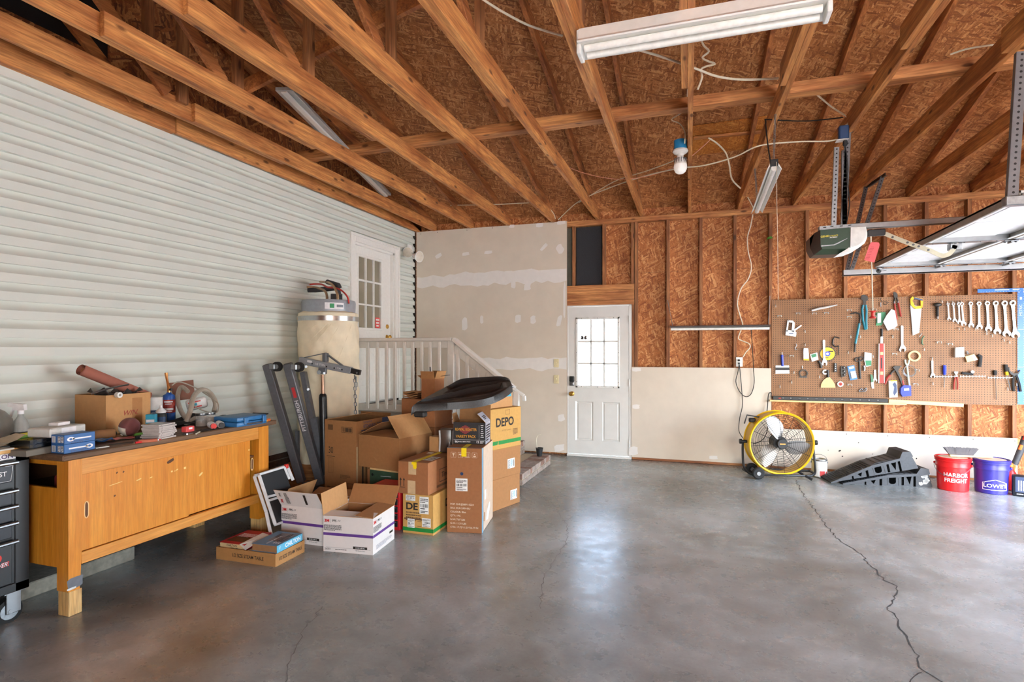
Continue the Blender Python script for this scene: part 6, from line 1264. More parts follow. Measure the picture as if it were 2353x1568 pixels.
# ================================================================ workbench
wood('bench_oak', (204, 122, 26), (228, 152, 52), 'Z', .42, False, 1.6); wood('bench_oak_y', (206, 130, 48), (228, 160, 76), 'Y', .42, False, 1.6)
wood('bench_top', (84, 62, 44), (126, 92, 64), 'Y', .6, False, 1.4); wood('block_pine', (214, 166, 98), (240, 200, 136), 'Z', .6, True)
P('bench_scar', (238, 206, 132), .6); P('bench_dark', (92, 54, 24), .6); P('shadow_gap', (30, 20, 12), .9)
BX = -3.28; B = lambda x, y: onX(x, y, BX)
ya0, ya1, yb0, yb1 = B(157, 1100).y, B(188.5, 1100).y, B(595, 1050).y, B(617, 1050).y
ZB = .895; XB = -4.045
t = thing('workbench', 'long golden oak workbench with sliding doors along the siding wall', 'workbench', (BX-.35, (ya0+yb1)/2, 0))
m_ = MB(); m_.bx(XB, BX+.035, ya0-.05, yb1+.055, ZB-.034, ZB, 'bench_top', .006); m_.build('worktop', t, True)
zl = B(172, 1357).z
for (y0, y1, x0, x1) in ((ya0, ya1, BX-.09, BX), (yb0, yb1, BX-.09, BX), (ya0, ya1, XB+.02, XB+.11), (yb0, yb1, XB+.02, XB+.11)):
    m_ = MB(); m_.add([(x0, y0, zl), (x1, y0, zl), (x1, y1-.012, zl), (x0, y1-.012, zl), (x0, y0, .36), (x1, y0, .36), (x1, y1, .36), (x0, y1, .36), (x0, y0, ZB-.035), (x1, y0, ZB-.035), (x1, y1, ZB-.035), (x0, y1, ZB-.035)],
          [[3, 2, 1, 0]]+[[4*r+k, 4*r+(k+1) % 4, 4*r+4+(k+1) % 4, 4*r+4+k] for r in range(2) for k in range(4)]+[[8, 9, 10, 11]], 'bench_oak')
    if x1 == BX and y0 == ya0: Ms = fr((BX, (y0+y1)/2, zl+.05), (0, 1, 0), (0, 0, 1)); blob(m_, Ms, .0, -.008, .085, .065, 'hoist_grey'); blob(m_, Ms, -.02, -.034, .05, .012, 'white_dust', z=.0015)
    lg = m_.build('leg', t, True)
    m_ = MB(); m_.bx(x0+.004, x1-.002, y0+.004, y1+.002, .001, zl-.001, 'block_pine', .002); m_.build('foot_block', lg, True)
zt0, zt1 = B(300, 1058).z, ZB-.036; zr0, zr1 = B(300, 1258).z, B(300, 1231).z
zt0 = ZB-.036-.095; zr1 = B(188, 1270).z; zr0 = B(188, 1297).z
m_ = MB(); m_.bx(BX-.03, BX-.002, ya1, yb0, zt0, ZB-.0345, 'bench_oak_y', .002); m_.build('top_rail', t, True)
m_ = MB(); m_.bx(BX-.03, BX-.002, ya1, yb0, zr0, zr1, 'bench_oak_y', .002); m_.build('bottom_rail', t, True)
yd = B(437, 1100).y
for (y0, y1, xx, hy_, nm) in ((ya1+.001, yd, BX-.012, B(202, 1172).y, 1), (yd-.02, yb0-.055, BX-.034, B(587, 1068).y, 2)):
    m_ = MB(); m_.bx(xx-.016, xx, y0, y1, zr1+.004, zt0-.001, 'bench_oak', .001)
    Ms = fr((xx, 0, 0), (0, 1, 0), (0, 0, 1)); zz_ = (B(202, 1172).z if nm == 1 else B(587, 1068).z)
    if nm == 1:
        for (px, py, w2, h2, an) in ((270, 1112, .09, .004, 6), (322, 1103, .035, .008, 14), (350, 1098, .02, .006, 10), (398, 1084, .014, .012, 0), (405, 1083, .01, .006, 0), (410, 1080, .016, .008, 20), (428, 1076, .018, .016, 0)): p = B(px, py); blob(m_, Ms, p.y, p.z, w2, h2, 'bench_scar', an)
        for (px, py) in ((272, 1087), (287, 1085), (267, 1140), (190, 1130)): p = B(px, py); blob(m_, Ms, p.y, p.z, .012, .01, 'bench_dark', 30)
        p = B(395, 1060); blob(m_, Ms, p.y, p.z, .05, .022, 'bench_dark', 20)
    else:
        p = B(470, 1091); blob(m_, Ms, p.y, p.z, .035, .014, 'bench_scar', 35); p = B(580, 1035); blob(m_, Ms, p.y, p.z, .014, .012, 'bench_scar', 0)
    dr_ = m_.build('sliding_door', t, True)
    m_ = MB(); pts = [(.011*math.cos(a*PI/10), .024*math.sin(a*PI/10)+(.022 if a < 10 else -.022), 0) for a in range(20)]; M = Ms @ TR(hy_, zz_, .001)
    m_.tube([M @ Vector(p) for p in pts], .003, 'light_pine', 5, True); m_.poly([(p[0]*.8, p[1]*.9, .0006) for p in pts], 'bench_dark', M); m_.build('finger_pull', dr_, True, smooth=0)
m_ = MB(); m_.bx(XB, BX-.06, ya1, yb0, zr0-.0, zr0+.015, 'bench_dark'); m_.bx(XB+.005, XB+.015, ya0, yb1, zr0, ZB-.035, 'bench_dark'); m_.bx(XB, BX-.05, ya1, yb0, .62, .635, 'bench_dark'); m_.build('inner_shelf', t, True)
E0 = lambda x, y: onY(x, y, ya0+.02)
hz0, hz1 = E0(100, 1118).z, E0(100, 1066).z
for y in (ya0+.012, yb1-.03):
    m_ = MB(); x0, x1 = XB+.1, BX-.088
    m_.bx(x0, x1, y, y+.018, zr0-.01, hz0, 'bench_oak'); m_.bx(x0, x1, y, y+.018, hz1, ZB-.036, 'bench_oak'); m_.build('end_panel', t, True)
P('rag_red', (130, 30, 30), .8)
for (nm, lb, p, s_, mt) in (('shelf_box', 'dark red box inside the open end of the workbench', (-3.55, ya0+.2, .636), (.14, .12, .09), 'rag_red'), ('shelf_bag', 'pale bag inside the open end of the workbench', (-3.46, ya0+.14, .636), (.07, .05, .06), 'bag_film')):
    m_ = MB(); m_.box((0, 0, s_[2]/2+.001), s_, mt, None, .015, 2); solo(m_, nm, lb, nm.split('_')[1], p)
# concrete curb under the bench
P('old_concrete', (128, 124, 112), .95, var=.2, scale=30)
m_ = MB(); m_.bx(XL-.02, XL+.34, YF, ya0+.75, 0, .09, 'old_concrete', .006); tag(m_.build('trim_1'), kind='structure')
# ================================================================ tool chest
P('chest_black', (17, 17, 19), .4, var=.15, scale=80); P('chest_drawer', (34, 34, 38), .35, .3); P('maple', (222, 172, 104), .45); P('print_purple', (70, 40, 96), .5)
TX = -3.49; TY1 = 2.105; TY0 = 1.2; K = lambda x, y: onX(x, y, TX)
tz1 = K(60, 1036).z; tz0 = K(60, 1352).z
t = thing('tool_chest', 'black rolling tool chest with a wooden top at the left edge', 'tool chest', (TX-.25, 1.7, 0))
m_ = MB(); m_.bx(TX-.46, TX-.006, TY0, TY1, tz0, tz1, 'chest_black', .004); m_.bx(TX-.02, TX, TY1-.07, TY1, tz0, tz1, 'chest_black', .004); m_.bx(TX-.02, TX, TY0, TY1, tz0, K(40, 1338).z, 'chest_black', .004); m_.bx(TX-.02, TX, TY0, TY1, K(20, 1052).z-.03, tz1, 'chest_black', .003); m_.build('cabinet', t, True)
m_ = MB(); m_.bx(TX-.5, TX+.012, TY0-.01, TY1+.012, tz1, tz1+.024, 'maple', .004); m_.build('wooden_top', t, True)
rows = [(1064, 1103), (1130, 1162), (1168, 1198), (1204, 1236), (1244, 1340)]
z_ = [(K(44, a).z, K(44, b2).z) for a, b2 in ((1060, 1107), (1124, 1160), (1160, 1197), (1198, 1234), (1240, 1338))]
for k, (zt2, zb2) in enumerate(z_):
    m_ = MB(); m_.bx(TX-.01, TX+.004, TY0+.06, TY1-.085, zb2+.006, zt2-.002, 'chest_drawer' if k < 4 else 'chest_black', .003)
    if k == 4:
        Ms = fr((TX+.0045, TY1-.155, K(15, 1297).z), (0, 1, 0), (0, 0, 1)); m_.text('POWER', .035, 'can_red', Ms, bold=.01, shear=.3, sx=.9); m_.text('POWER', .03, 'white_print', Ms @ TR(0, 0, .0005), bold=.0, shear=.3, sx=.9); m_.cyl(.022, 0, .001, 'tool_red', Ms @ TR(.0, .04, 0), 16)
    if k == 0:
        Ms = fr((TX+.0045, TY1-.118, K(12, 1090).z), (0, 1, 0), (0, 0, 1)); m_.text('IST', .035, 'white_print', Ms @ TR(-.015, 0, 0), bold=.01)
        for q in ([(-.06, -.04), (.025, -.04)], [(.025, -.04), (.035, .04)], [(.035, .04), (-.0, .04)]): m_.beam(Ms @ Vector((q[0][0], q[0][1], .001)), Ms @ Vector((q[1][0], q[1][1], .001)), .0015, .0015, 'white_print')
    dw = m_.build('drawer', t, True)
    m_ = MB(); m_.tube([(TX+.022, TY0+.07, zt2-.0), (TX+.022, TY1-.07, zt2-.0)], .0115, 'steel', 10); m_.bx(TX, TX+.02, TY0+.07, TY1-.07, zt2-.006, zt2+.006, 'steel'); m_.build('handle', dw, True)
m_ = MB(); zc_ = K(15, 1050).z; Ms = fr((TX+.0008, TY1-.118, zc_), (0, 1, 0), (0, 0, 1)); m_.rect(.2, .032, 'white_print', Ms @ TR(-.05, 0, 0)); m_.text('KON', .032, 'print_purple', Ms, bold=.015, z=.0016, sx=1.1); m_.build('nameplate', t, True, smooth=0)
for (x, y) in ((TX-.05, TY1-.06), (TX-.4, TY1-.06), (TX-.05, TY0+.1), (TX-.4, TY0+.1)):
    m_ = MB(); m_.bx(x-.035, x+.035, y-.05, y+.05, tz0-.008, tz0, 'steel'); m_.bx(x+.028, x+.034, y-.04, y+.03, .05, tz0-.006, 'steel', .003); m_.bx(x-.034, x-.028, y-.04, y+.03, .05, tz0-.006, 'steel', .003)
    M = TR(x, y-.02, .0635) @ RY(90); m_.lathe([(.03, -.024), (.063, -.022), (.063, .022), (.03, .024)], 'rubber', M, 28); m_.cyl(.044, -.0255, .0255, 'galv', M, 24); m_.cyl(.012, -.036, .036, 'steel', M, 12); m_.build('caster', t, True)
# papers on the chest
P('paper_tan', (190, 176, 152), .8); P('paper_white', (216, 214, 206), .8)
zc2 = tz1+.025
m_ = MB(); m_.bx(-.2, .2, -.15, .15, 0, .008, 'paper_white', .002); solo(m_, 'magazine', 'pale magazine lying on the tool chest', 'magazine', (TX-.13, 1.83, zc2), 8)
m_ = MB()
for k in range(9):
    for j in range(7): pass
v = [(-.22+.44*i/8, -.16+.32*j/6, .02+.018*math.sin(i*1.1+j)+.016*math.cos(j*1.7-i*.6)+.012*i/8) for i in range(9) for j in range(7)]
m_.add(v, [[i*7+j, (i+1)*7+j, (i+1)*7+j+1, i*7+j+1] for i in range(8) for j in range(6)], 'paper_tan'); solo(m_, 'paper_bag', 'crumpled tan paper bag lying on the tool chest', 'bag', (TX-.15, 1.86, zc2+.008), 20, smooth=60)
m_ = MB(); m_.bx(-.1, .1, -.012, .012, 0, .012, 'chrome', .004); solo(m_, 'steel_ruler', 'bright metal bar on the front of the tool chest top', 'bar', (TX-.03, 1.93, zc2), 96)
# ================================================================ things on the workbench
ZT = ZB+.0012
Z = lambda x, y: onZ(x, y, ZT)
P('carton', (166, 116, 70), .8, var=.05, scale=40); P('carton_in', (152, 106, 64), .85); P('carton_light', (190, 142, 92), .8, var=.05, scale=40); P('carton_red', (156, 102, 62), .8, var=.06, scale=40); P('carton_tan', (172, 124, 72), .8, var=.05, scale=40); P('carton_gold', (198, 152, 82), .8, var=.05, scale=40); P('ink', (40, 32, 26), .7); P('ink_red', (150, 50, 40), .7); P('tape_clear', (206, 178, 138), .25, spec=.8); P('green_print', (24, 130, 50), .6); P('ink_brown', (108, 76, 46), .7)
def open_carton(mb, w, d, h, out, inn=None, th=.004):
    """open-topped carton, near right-hand corner at the origin, front facing -y"""
    inn = inn or out
    for (x0, x1, y0, y1) in ((-w, 0, 0, th), (-w, 0, d-th, d), (-w, -w+th, th, d-th), (-th, 0, th, d-th)): mb.bx(x0, x1, y0, y1, 0, h, out)
    mb.bx(-w+th, -th, th, d-th, 0, th, inn)
    for (p, r, a, z) in (((-w+th, d/2, h/2), (0, 1, 0), d-2*th, 0), ((-th, d/2, h/2), (0, -1, 0), d-2*th, 0), ((-w/2, d-th, h/2), (1, 0, 0), w-2*th, 0), ((-w/2, th, h/2), (-1, 0, 0), w-2*th, 0)): mb.rect(a, h-.002, inn, fr(p, r, (0, 0, 1)))
    return mb
def flap(p0, p1, dirv, L, inn, out, th=.003, taper=0):
    """a cardboard flap hinged on edge p0-p1, reaching L along dirv"""
    m = MB(); p0, p1, dv = Vector(p0), Vector(p1), Vector(dirv).normalized(); e = (p1-p0).normalized(); n = e.cross(dv).normalized()*th
    a, b2, c_, d_ = p0, p1, p1+dv*L-e*taper, p0+dv*L+e*taper
    m.add([a, b2, c_, d_], [[0, 1, 2, 3]], inn); m.add([a+n, b2+n, c_+n, d_+n], [[0, 1, 2, 3]], out)
    for q, r in ((a, b2), (b2, c_), (c_, d_), (d_, a)): m.add([q, r, r+n, q+n], [[0, 1, 2, 3]], 'carton_light')
    return m
FRONT = lambda w, h, x=0, z=0: fr((-w/2+x, -.0004, h/2+z), (1, 0, 0), (0, 0, 1))
RIGHT = lambda d, h, y=0, z=0: fr((.0004, d/2+y, h/2+z), (0, 1, 0), (0, 0, 1))
# carton with handwriting
t = thing('open_carton', 'open carton marked WIN in red on the workbench with a roll sticking out', 'carton', (-3.735, 2.70, ZT), 0)
w, d, h = .29, .32, .262
m_ = open_carton(MB(), w, d, h, 'carton_light', 'carton_in'); m_.rect(.075, .2, 'carton', RIGHT(d, h), .06, .0); m_.text('WIN.', .05, 'ink_red', RIGHT(d, h, .01, .0), shear=.3); m_.build('box', t)
m_ = MB(); P('plastic_dark', (70, 66, 64), .2, spec=.9); m_.add([(-.25+.22*i/6, .05+.24*j/6, h-.01+.03*math.sin(i*1.9+j*.7)+.02*math.cos(j*2.2)) for i in range(7) for j in range(7)], [[i*7+j, (i+1)*7+j, (i+1)*7+j+1, i*7+j+1] for i in range(6) for j in range(6)], 'plastic_dark'); solo(m_, 'plastic_packing', 'shiny crumpled plastic in the mouth of the marked carton', 'plastic', (-3.735, 2.70, ZT+.004), smooth=0)
P('rosin_paper', (156, 96, 80), .8, var=.05)
m_ = MB(); a, b2 = onD(185, 849, 3.72), onD(318, 903, 4.12); d_ = (b2-a).normalized(); u = d_.orthogonal().normalized(); M = Matrix((u, d_.cross(u), d_)).transposed().to_4x4(); M.translation = a; L = (b2-a).length+.08
sp = [((.040-.0015*k*.25)*math.cos(k*.35), (.040-.0015*k*.25)*math.sin(k*.35)) for k in range(52)]
v = [(p[0], p[1], 0) for p in sp]+[(p[0], p[1], L) for p in sp]; n = len(sp)
m_.add(v, [[i, i+1, n+i+1, n+i] for i in range(n-1)], 'rosin_paper', M); m_.cyl(.02, .02, L-.02, 'carton', M, 14); solo(m_, 'paper_roll', 'red-brown paper roll sticking up out of the carton by the siding', 'paper roll', a, world=True, smooth=60)
m_ = MB(); a, b2 = onD(238, 914, 3.72), onD(312, 885, 4.0); m_.tube([onD(210, 905, 3.7), onD(250, 893, 3.8), onD(295, 884, 3.95)], .006, 'steel', 8); solo(m_, 'metal_tube', 'thin bright tube lying across the mouth of the carton', 'tube', onD(250, 893, 3.8), world=True)
m_ = MB(); c_ = onX(268.5, 908, -3.728); m_.lathe([(.008, 0), (.019, 0), (.019, .03), (.008, .03), (.008, 0)], 'plastic_white', fr(c_, (0, 1, 0), (0, 0, 1)), 18); m_.cyl(.009, .001, .004, 'black', fr(c_, (0, 1, 0), (0, 0, 1)), 14); solo(m_, 'pipe_end', 'white pipe end poking over the carton edge', 'pipe', c_, world=True)
# kraft roll, football
P('kraft', (150, 110, 72), .8, var=.06)
a, b2 = onD(152, 978, 3.42), onD(262, 988, 3.62); a.z = b2.z = ZT+.033
m_ = MB(); d_ = (b2-a).normalized(); m_.cyl2(a, b2, .031, 'kraft', 24); m_.cyl2(b2-d_*.001, b2+d_*.0012, .014, 'bench_dark', 16); solo(m_, 'kraft_roll', 'brown kraft paper roll lying before the marked carton', 'paper roll', (a+b2)/2, world=True)
P('ball_brown', (124, 72, 72), .55, var=.05); P('ball_white', (222, 214, 200), .55)
c_ = Z(297, 1000); c_ = Vector((-3.555, 2.725, ZT+.062)); t = thing('football', 'maroon and white football lying on the workbench', 'ball', (c_.x, c_.y, ZT))
M = TR(0, 0, .061) @ RZ(40) @ RX(90); prf = [(.0001, -.095), (.02, -.088), (.042, -.065), (.056, -.03), (.06, 0), (.056, .03), (.042, .065), (.02, .088), (.0001, .095)]
m_ = MB(); m_.lathe(prf, 'ball_brown', M, 28); m_.build('shell', t); m_ = MB(); m_.lathe([(r*1.012+.0003, z) for r, z in prf], 'ball_white', M, 10, rad(170), rad(265)); m_.build('white_panel', t)
m_ = MB()
for k in range(6): z = -.03+.012*k; m_.tube([M @ Vector((.061*math.cos(rad(a_)), .061*math.sin(rad(a_)), z)) for a_ in (225, 232, 239)], .002, 'ball_white', 5)
m_.build('laces', t)
# blue spoon boxes (two)
P('spoon_blue', (44, 98, 160), .45, var=.04); c_ = Z(148, 1044); e_ = Z(205, 1031)
an = math.degrees(math.atan2(e_.y-c_.y, e_.x-c_.x))
dd = (e_-c_).length
for k in range(2):
    t = thing('spoon_box', ('lower' if k == 0 else 'upper')+' of the two stacked blue boxes with a white spoon printed on', 'box', (c_.x, c_.y, ZT+.051*k), 0)
    w, d, h = .105, .165, .05
    m_ = MB(); m_.bx(-w, 0, 0, d, 0, h, 'spoon_blue', .002); m_.build('carton', t)
    m_ = MB(); Ms = RIGHT(d, h); fl = 1 if k else -1
    Ms2 = Ms @ RZ(0 if k else 180); m_.poly([(-.05+.02*math.cos(a_*PI/8), .012*math.sin(a_*PI/8), .0006) for a_ in range(16)], 'white_print', Ms2); m_.rect(.1, .008, 'white_print', Ms2, .01, 0); m_.poly([(-.05+.008*math.cos(a_*PI/8), .006*math.sin(a_*PI/8), .0009) for a_ in range(16)], 'spoon_blue', Ms2); m_.lines(.1, 2, .008, 'steel_blue', Ms, .0, -.014)
    Mf2 = FRONT(w, h); m_.rect(.028, .034, 'white_print', Mf2, -.03, 0); m_.rect(.02, .034, 'white_print', Mf2, .012, 0); m_.rect(.02, .034, 'white_print', Mf2, .036, 0); m_.bars(.018, .03, 'ink', Mf2 @ TR(0, 0, .0006), -.03, 0, 8); m_.lines(.016, 4, .008, 'ink', Mf2 @ TR(0, 0, .0006), .012, .012); m_.lines(.016, 4, .008, 'ink', Mf2 @ TR(0, 0, .0006), .036, .012); m_.build('print', t, smooth=0)
glass('clear_plastic', (.86, .86, .86), .06, .15)
def put(nm, lab, cat, px, py, mb, rz=0, dz=0, dx=0, dy=0):
    c = Z(px, py); return solo(mb, nm, lab, cat, (c.x+dx, c.y+dy, ZT+dz), rz)
P('tray_grey', (112, 106, 96), .6); P('lab_yellow', (214, 190, 60), .6); P('leaf_green', (110, 160, 60), .6); P('box_pale', (206, 204, 198), .5)
m_ = MB(); m_.bx(-.09, .09, -.14, .14, 0, .035, 'tray_grey', .004); o = put('parts_tray', 'dull grey flat tray under the clear organizer by the tool chest', 'tray', 98, 1042, m_, 8, dx=-.06, dy=.02)
zq = ZT+.037; cq = o.location
t = thing('screw_organizer', 'clear plastic organizer holding bright screws on the grey tray', 'organizer', (cq.x+.01, cq.y+.0, zq), 8)
m_ = MB(); open_carton(m_, .15, .2, .045, 'clear_plastic'); m_.M = Matrix(); m_.build('case', t); bpy.data.objects[t.name].location = (cq.x+.085, cq.y-.1, zq)
m_ = MB()
for _ in range(26): a_ = RN.uniform(0, PI); p = Vector((RN.uniform(-.13, -.02), RN.uniform(.03, .17), .008+RN.uniform(0, .012))); dv = Vector((math.cos(a_), math.sin(a_), .2))*.012; m_.cyl2(p-dv, p+dv, .0025, 'chrome', 5)
m_.build('screws', t); t.children[-1]['kind'] = 'stuff'
m_ = MB(); m_.bx(-.075, .075, -.11, .11, 0, .05, 'box_pale', .006); m_.rect(.09, .04, 'white_print', fr((.0755, 0, .025), (0, 1, 0), (0, 0, 1)), 0, 0); solo(m_, 'parts_box', 'pale lidded box on top of the clear organizer', 'box', (cq.x+.005, cq.y+.09, zq+.046), 10)
m_ = MB(); m_.bx(-.03, .03, -.04, .04, 0, .018, 'white_print', .002); solo(m_, 'small_carton', 'little white carton lying on the pale lidded box', 'box', (cq.x-.01, cq.y+.11, zq+.0975), 15)
m_ = MB(); m_.bx(-.03, .03, -.07, .07, 0, .075, 'lab_yellow', .002); m_.rect(.12, .02, 'leaf_green', fr((.0305, 0, .05), (0, 1, 0), (0, 0, 1))); m_.text('ALEXC', .02, 'ink', fr((.0305, 0, .025), (0, 1, 0), (0, 0, 1)), bold=.02); m_.rect(.05, .02, 'white_print', fr((0, -.0705, .05), (1, 0, 0), (0, 0, 1))); m_.bx(-.031, .031, -.071, .071, .075, .079, 'ink'); put('caulk_box', 'yellow and green printed box behind the clear organizer', 'box', 60, 1028, m_, 20, dx=-.1, dy=.02)
m_ = MB(); m_.bx(-.03, .03, -.06, .06, 0, .04, 'leaf_green', .002); m_.rect(.05, .02, 'white_print', fr((.0305, .02, .02), (0, 1, 0), (0, 0, 1))); put('green_box', 'small green box between the pale box and the kraft roll', 'box', 172, 1012, m_, -5, dx=-.02)
# spray bottle, big clear jug
frosted('bottle_grey', (134, 132, 124), .8); frosted('spray_clear', (190, 190, 184), .7); frosted('jar_clear', (206, 204, 200), .35, .1)
P('spray_body', (206, 208, 204), .3)
t = thing('spray_bottle', 'clear spray bottle with a white trigger beside the big jug', 'bottle', (-3.86, 2.28, ZT), 20)
m_ = MB(); m_.lathe([(.001, 0), (.042, 0), (.046, .01), (.045, .09), (.032, .14), (.015, .17), (.013, .185)], 'spray_clear', None, 24); m_.build('body', t)
m_ = MB(); m_.cyl(.017, .182, .205, 'white_print', None, 16); m_.prism([(-.035, .205), (.03, .205), (.025, .24), (-.065, .25), (-.07, .228), (-.04, .222)], -.012, .012, 'white_print', RX(90)); m_.build('spray_head', t); m_ = MB(); m_.beam((-.04, 0, .215), (-.062, 0, .16), .014, .008, 'white_print', up=(1, 0, 0)); m_.build('trigger', t)
t = thing('glass_jug', 'large grey clear jug with a wide neck at the left end of the bench', 'jug', (-3.90, 2.12, zc2), 0)
m_ = MB(); m_.lathe([(.001, 0), (.10, 0), (.125, .02), (.13, .08), (.125, .12), (.09, .165), (.05, .19), (.046, .196), (.046, .22), (.050, .222), (.050, .23), (.042, .23)], 'bottle_grey', None, 32); m_.build('body', t)
m_ = MB(); m_.tube([(.128*math.cos(rad(a_)), .128*math.sin(rad(a_)), .07+.03*(a_+60)/60) for a_ in (-70, -60, -50, -40, -30)], .006, 'bottle_grey', 8); m_.build('grip', t)
# torch, bottles, small cartons at the back
P('can_blue', (36, 84, 160), .35); P('copper', (196, 132, 78), .3, .9)
t = thing('torch_cylinder', 'blue and red gas torch bottle with a brass nozzle on the bench', 'torch', onZ(388, 972, ZT))
m_ = MB(); m_.lathe([(.001, 0), (.042, 0), (.044, .008), (.044, .2), (.038, .215), (.02, .225), (.014, .235)], 'can_blue', None, 26); m_.build('cylinder', t)
m_ = MB(); m_.lathe([(.0446, .08), (.0446, .18)], 'grip_red', None, 26); Mq = RZ(-50)
for z, hh, wd in ((.16, .01, 40), (.145, .006, 30), (.1, .016, 46), (.088, .006, 34)): m_.lathe([(.045, z), (.045, z+hh)], 'white_print', None, 6, rad(-45-wd), rad(-45+wd))
m_.build('label', t, smooth=0)
m_ = MB(); m_.tube([(0, 0, .232), (0, 0, .27), (-.01, 0, .30), (-.022, .0, .345), (-.028, 0, .385)], [.013, .012, .009, .009, .012], 'copper', 10); m_.cyl2((0, 0, .255), (.03, 0, .258), .009, 'tool_black', 10); m_.build('burner', t)
m_ = MB(); m_.bx(-.05, .05, -.035, .035, 0, .21, 'can_label', .003); m_.rect(.1, .09, 'box_navy', fr((.0, -.0355, .07), (1, 0, 0), (0, 0, 1))); m_.rect(.07, .09, 'box_navy', fr((.0505, 0, .07), (0, 1, 0), (0, 0, 1))); m_.text('NUTRINA', .018, 'white_print', fr((0, -.0355, .09), (1, 0, 0), (0, 0, 1)), z=.001, bold=.01); solo(m_, 'product_box', 'white and navy carton behind the gas torch bottle', 'box', (-3.88, 3.17, ZT), 42)
m_ = MB(); m_.bx(-.045, .045, -.03, .03, 0, .2, 'teal', .003); solo(m_, 'teal_box', 'dark teal carton at the back behind the gas torch bottle', 'box', (-3.97, 3.36, ZT), 30)
t = thing('glue_bottle', 'dark bottle with a white pointed cap before the gas torch bottle', 'bottle', onZ(370, 985, ZT)); m_ = MB(); m_.lathe([(.001, 0), (.034, 0), (.036, .006), (.036, .1), (.025, .118)], 'tool_black', None, 22); m_.lathe([(.0366, .03), (.0366, .085)], 'box_navy', None, 14, rad(-120), rad(10)); m_.build('body', t); m_ = MB(); m_.lathe([(.03, .112), (.034, .124), (.018, .14), (.009, .15), (.008, .165), (.0001, .166)], 'white_print', None, 20); m_.build('cap', t)
P('cyan_box', (52, 160, 190), .45); m_ = MB(); m_.bx(-.03, .03, -.025, .025, 0, .115, 'cyan_box', .002); m_.rect(.05, .02, 'white_print', fr((.0, -.0255, .07), (1, 0, 0), (0, 0, 1))); put('cyan_carton', 'small cyan carton beside the football', 'box', 348, 990, m_, 35)
P('can_navy', (30, 50, 120), .35); m_ = MB(); m_.lathe([(.001, 0), (.025, 0), (.025, .1), (.02, .11), (.0001, .112)], 'can_navy', None, 18); put('navy_can', 'navy spray can between the cyan carton and the dark bottle', 'can', 358, 985, m_)
# stack of disc cases
P('case_side', (196, 188, 184), .25, spec=.8); P('case_cover', (104, 92, 92), .25, spec=.8); P('case_orange', (176, 92, 60), .4)
c_ = Z(378, 1011)
for k in range(9):
    t_ = MB(); t_.bx(-.124, 0, 0, .142, 0, .0101, 'case_side', .001); t_.rect(.118, .13, 'case_cover', fr((-.062, .071, .0101), (1, 0, 0), (0, 1, 0))); t_.rect(.004, .004, 'ink', fr((.0003, .02, .006), (0, 1, 0), (0, 0, 1))); t_.rect(.004, .004, 'ink', fr((.0003, .12, .006), (0, 1, 0), (0, 0, 1)))
    nmk = ['bottom', 'second from the bottom', 'third from the bottom', 'fourth from the bottom', 'middle', 'fourth from the top', 'third from the top', 'second from the top', 'topmost'][k]
    solo(t_, 'disc_case', f'clear disc case, {nmk} of the stack at the bench front' if k != 4 else 'clear disc case in the very middle of the stack at the bench front', 'disc case', (c_.x-.02+RN.uniform(-.006, .006), c_.y-.02+RN.uniform(-.006, .006), ZT+.0105*k), 10+RN.uniform(-4, 4), group='stack of disc cases')
m_ = MB(); m_.bx(-.05, .05, -.02, .02, 0, .018, 'case_orange', .003); put('orange_tool', 'dull orange flat tool beside the disc cases', 'tool', 362, 1014, m_, 60, dx=-.02, dy=-.05)
m_ = MB(); m_.bx(-.02, .02, -.035, .035, .022, .058, 'can_red', .003); m_.rect(.03, .012, 'white_print', fr((.0205, 0, .045), (0, 1, 0), (0, 0, 1))); m_.bx(-.022, .022, -.03, .03, 0, .02, 'chrome', .006); put('red_carton', 'little red carton on a bright tin right of the disc cases', 'box', 432, 1000, m_, 5)
# hose coil, caulk cartridge, cloths, jars
P('hose', (170, 160, 146), .35, spec=.6); m_ = MB()
m_.tube([onD(448, 962, 4.35), onD(428, 972, 4.2), onD(437, 945, 4.25), onD(445, 912, 4.4), onD(462, 896, 4.55), onD(482, 903, 4.6), onD(495, 925, 4.55), onD(492, 946, 4.5)], .019, 'hose', 10, smooth=5)
m_.tube([onD(430, 965, 4.25), onD(416, 945, 4.35), onD(408, 915, 4.45), onD(416, 890, 4.55), onD(432, 900, 4.5)], .017, 'hose', 10, smooth=5); solo(m_, 'hose', 'thick greyish hose looped upright at the back of the bench', 'hose', onD(445, 960, 4.35), world=True)
m_ = MB(); m_.tube([onD(395, 886, 4.5), onD(412, 878, 4.55), onD(450, 892, 4.6), onD(490, 918, 4.55), onD(502, 930, 4.5), onD(498, 948, 4.5), onD(470, 945, 4.45), onD(440, 930, 4.4)], .005, 'hose', 6, smooth=5); solo(m_, 'thin_tube', 'thin clear tube wound over the thick hose', 'hose', onD(470, 940, 4.45), world=True)
P('work_white', (216, 212, 210), .4); m_ = MB(); M = fr(onD(452, 928, 4.52), (1, .9, .3), (0, 0, 1)); m_.box((0, 0, 0), (.15, .09, .05), 'work_white', M, .035, 3); m_.rect(.09, .01, 'tool_red', M, -.01, .018, .0256); m_.rect(.09, .01, 'tool_red', M, -.01, -.022, .0256); m_.rect(.05, .02, 'cyan_box', M, -.02, -.002, .0256); solo(m_, 'sander', 'white and red hand tool lying inside the hose loop', 'tool', onD(452, 928, 4.52), world=True)
P('cloth_black', (36, 34, 32), .9); P('rosin', (150, 104, 88), .8)
m_ = MB(); v = [(-.16+.32*i/9, -.24+.48*j/9, .012+.03*max(0, math.sin(i*.9+1)*math.cos(j*.8-1))+.035*math.exp(-((i-4.5)**2+(j-5)**2)/9)) for i in range(10) for j in range(10)]
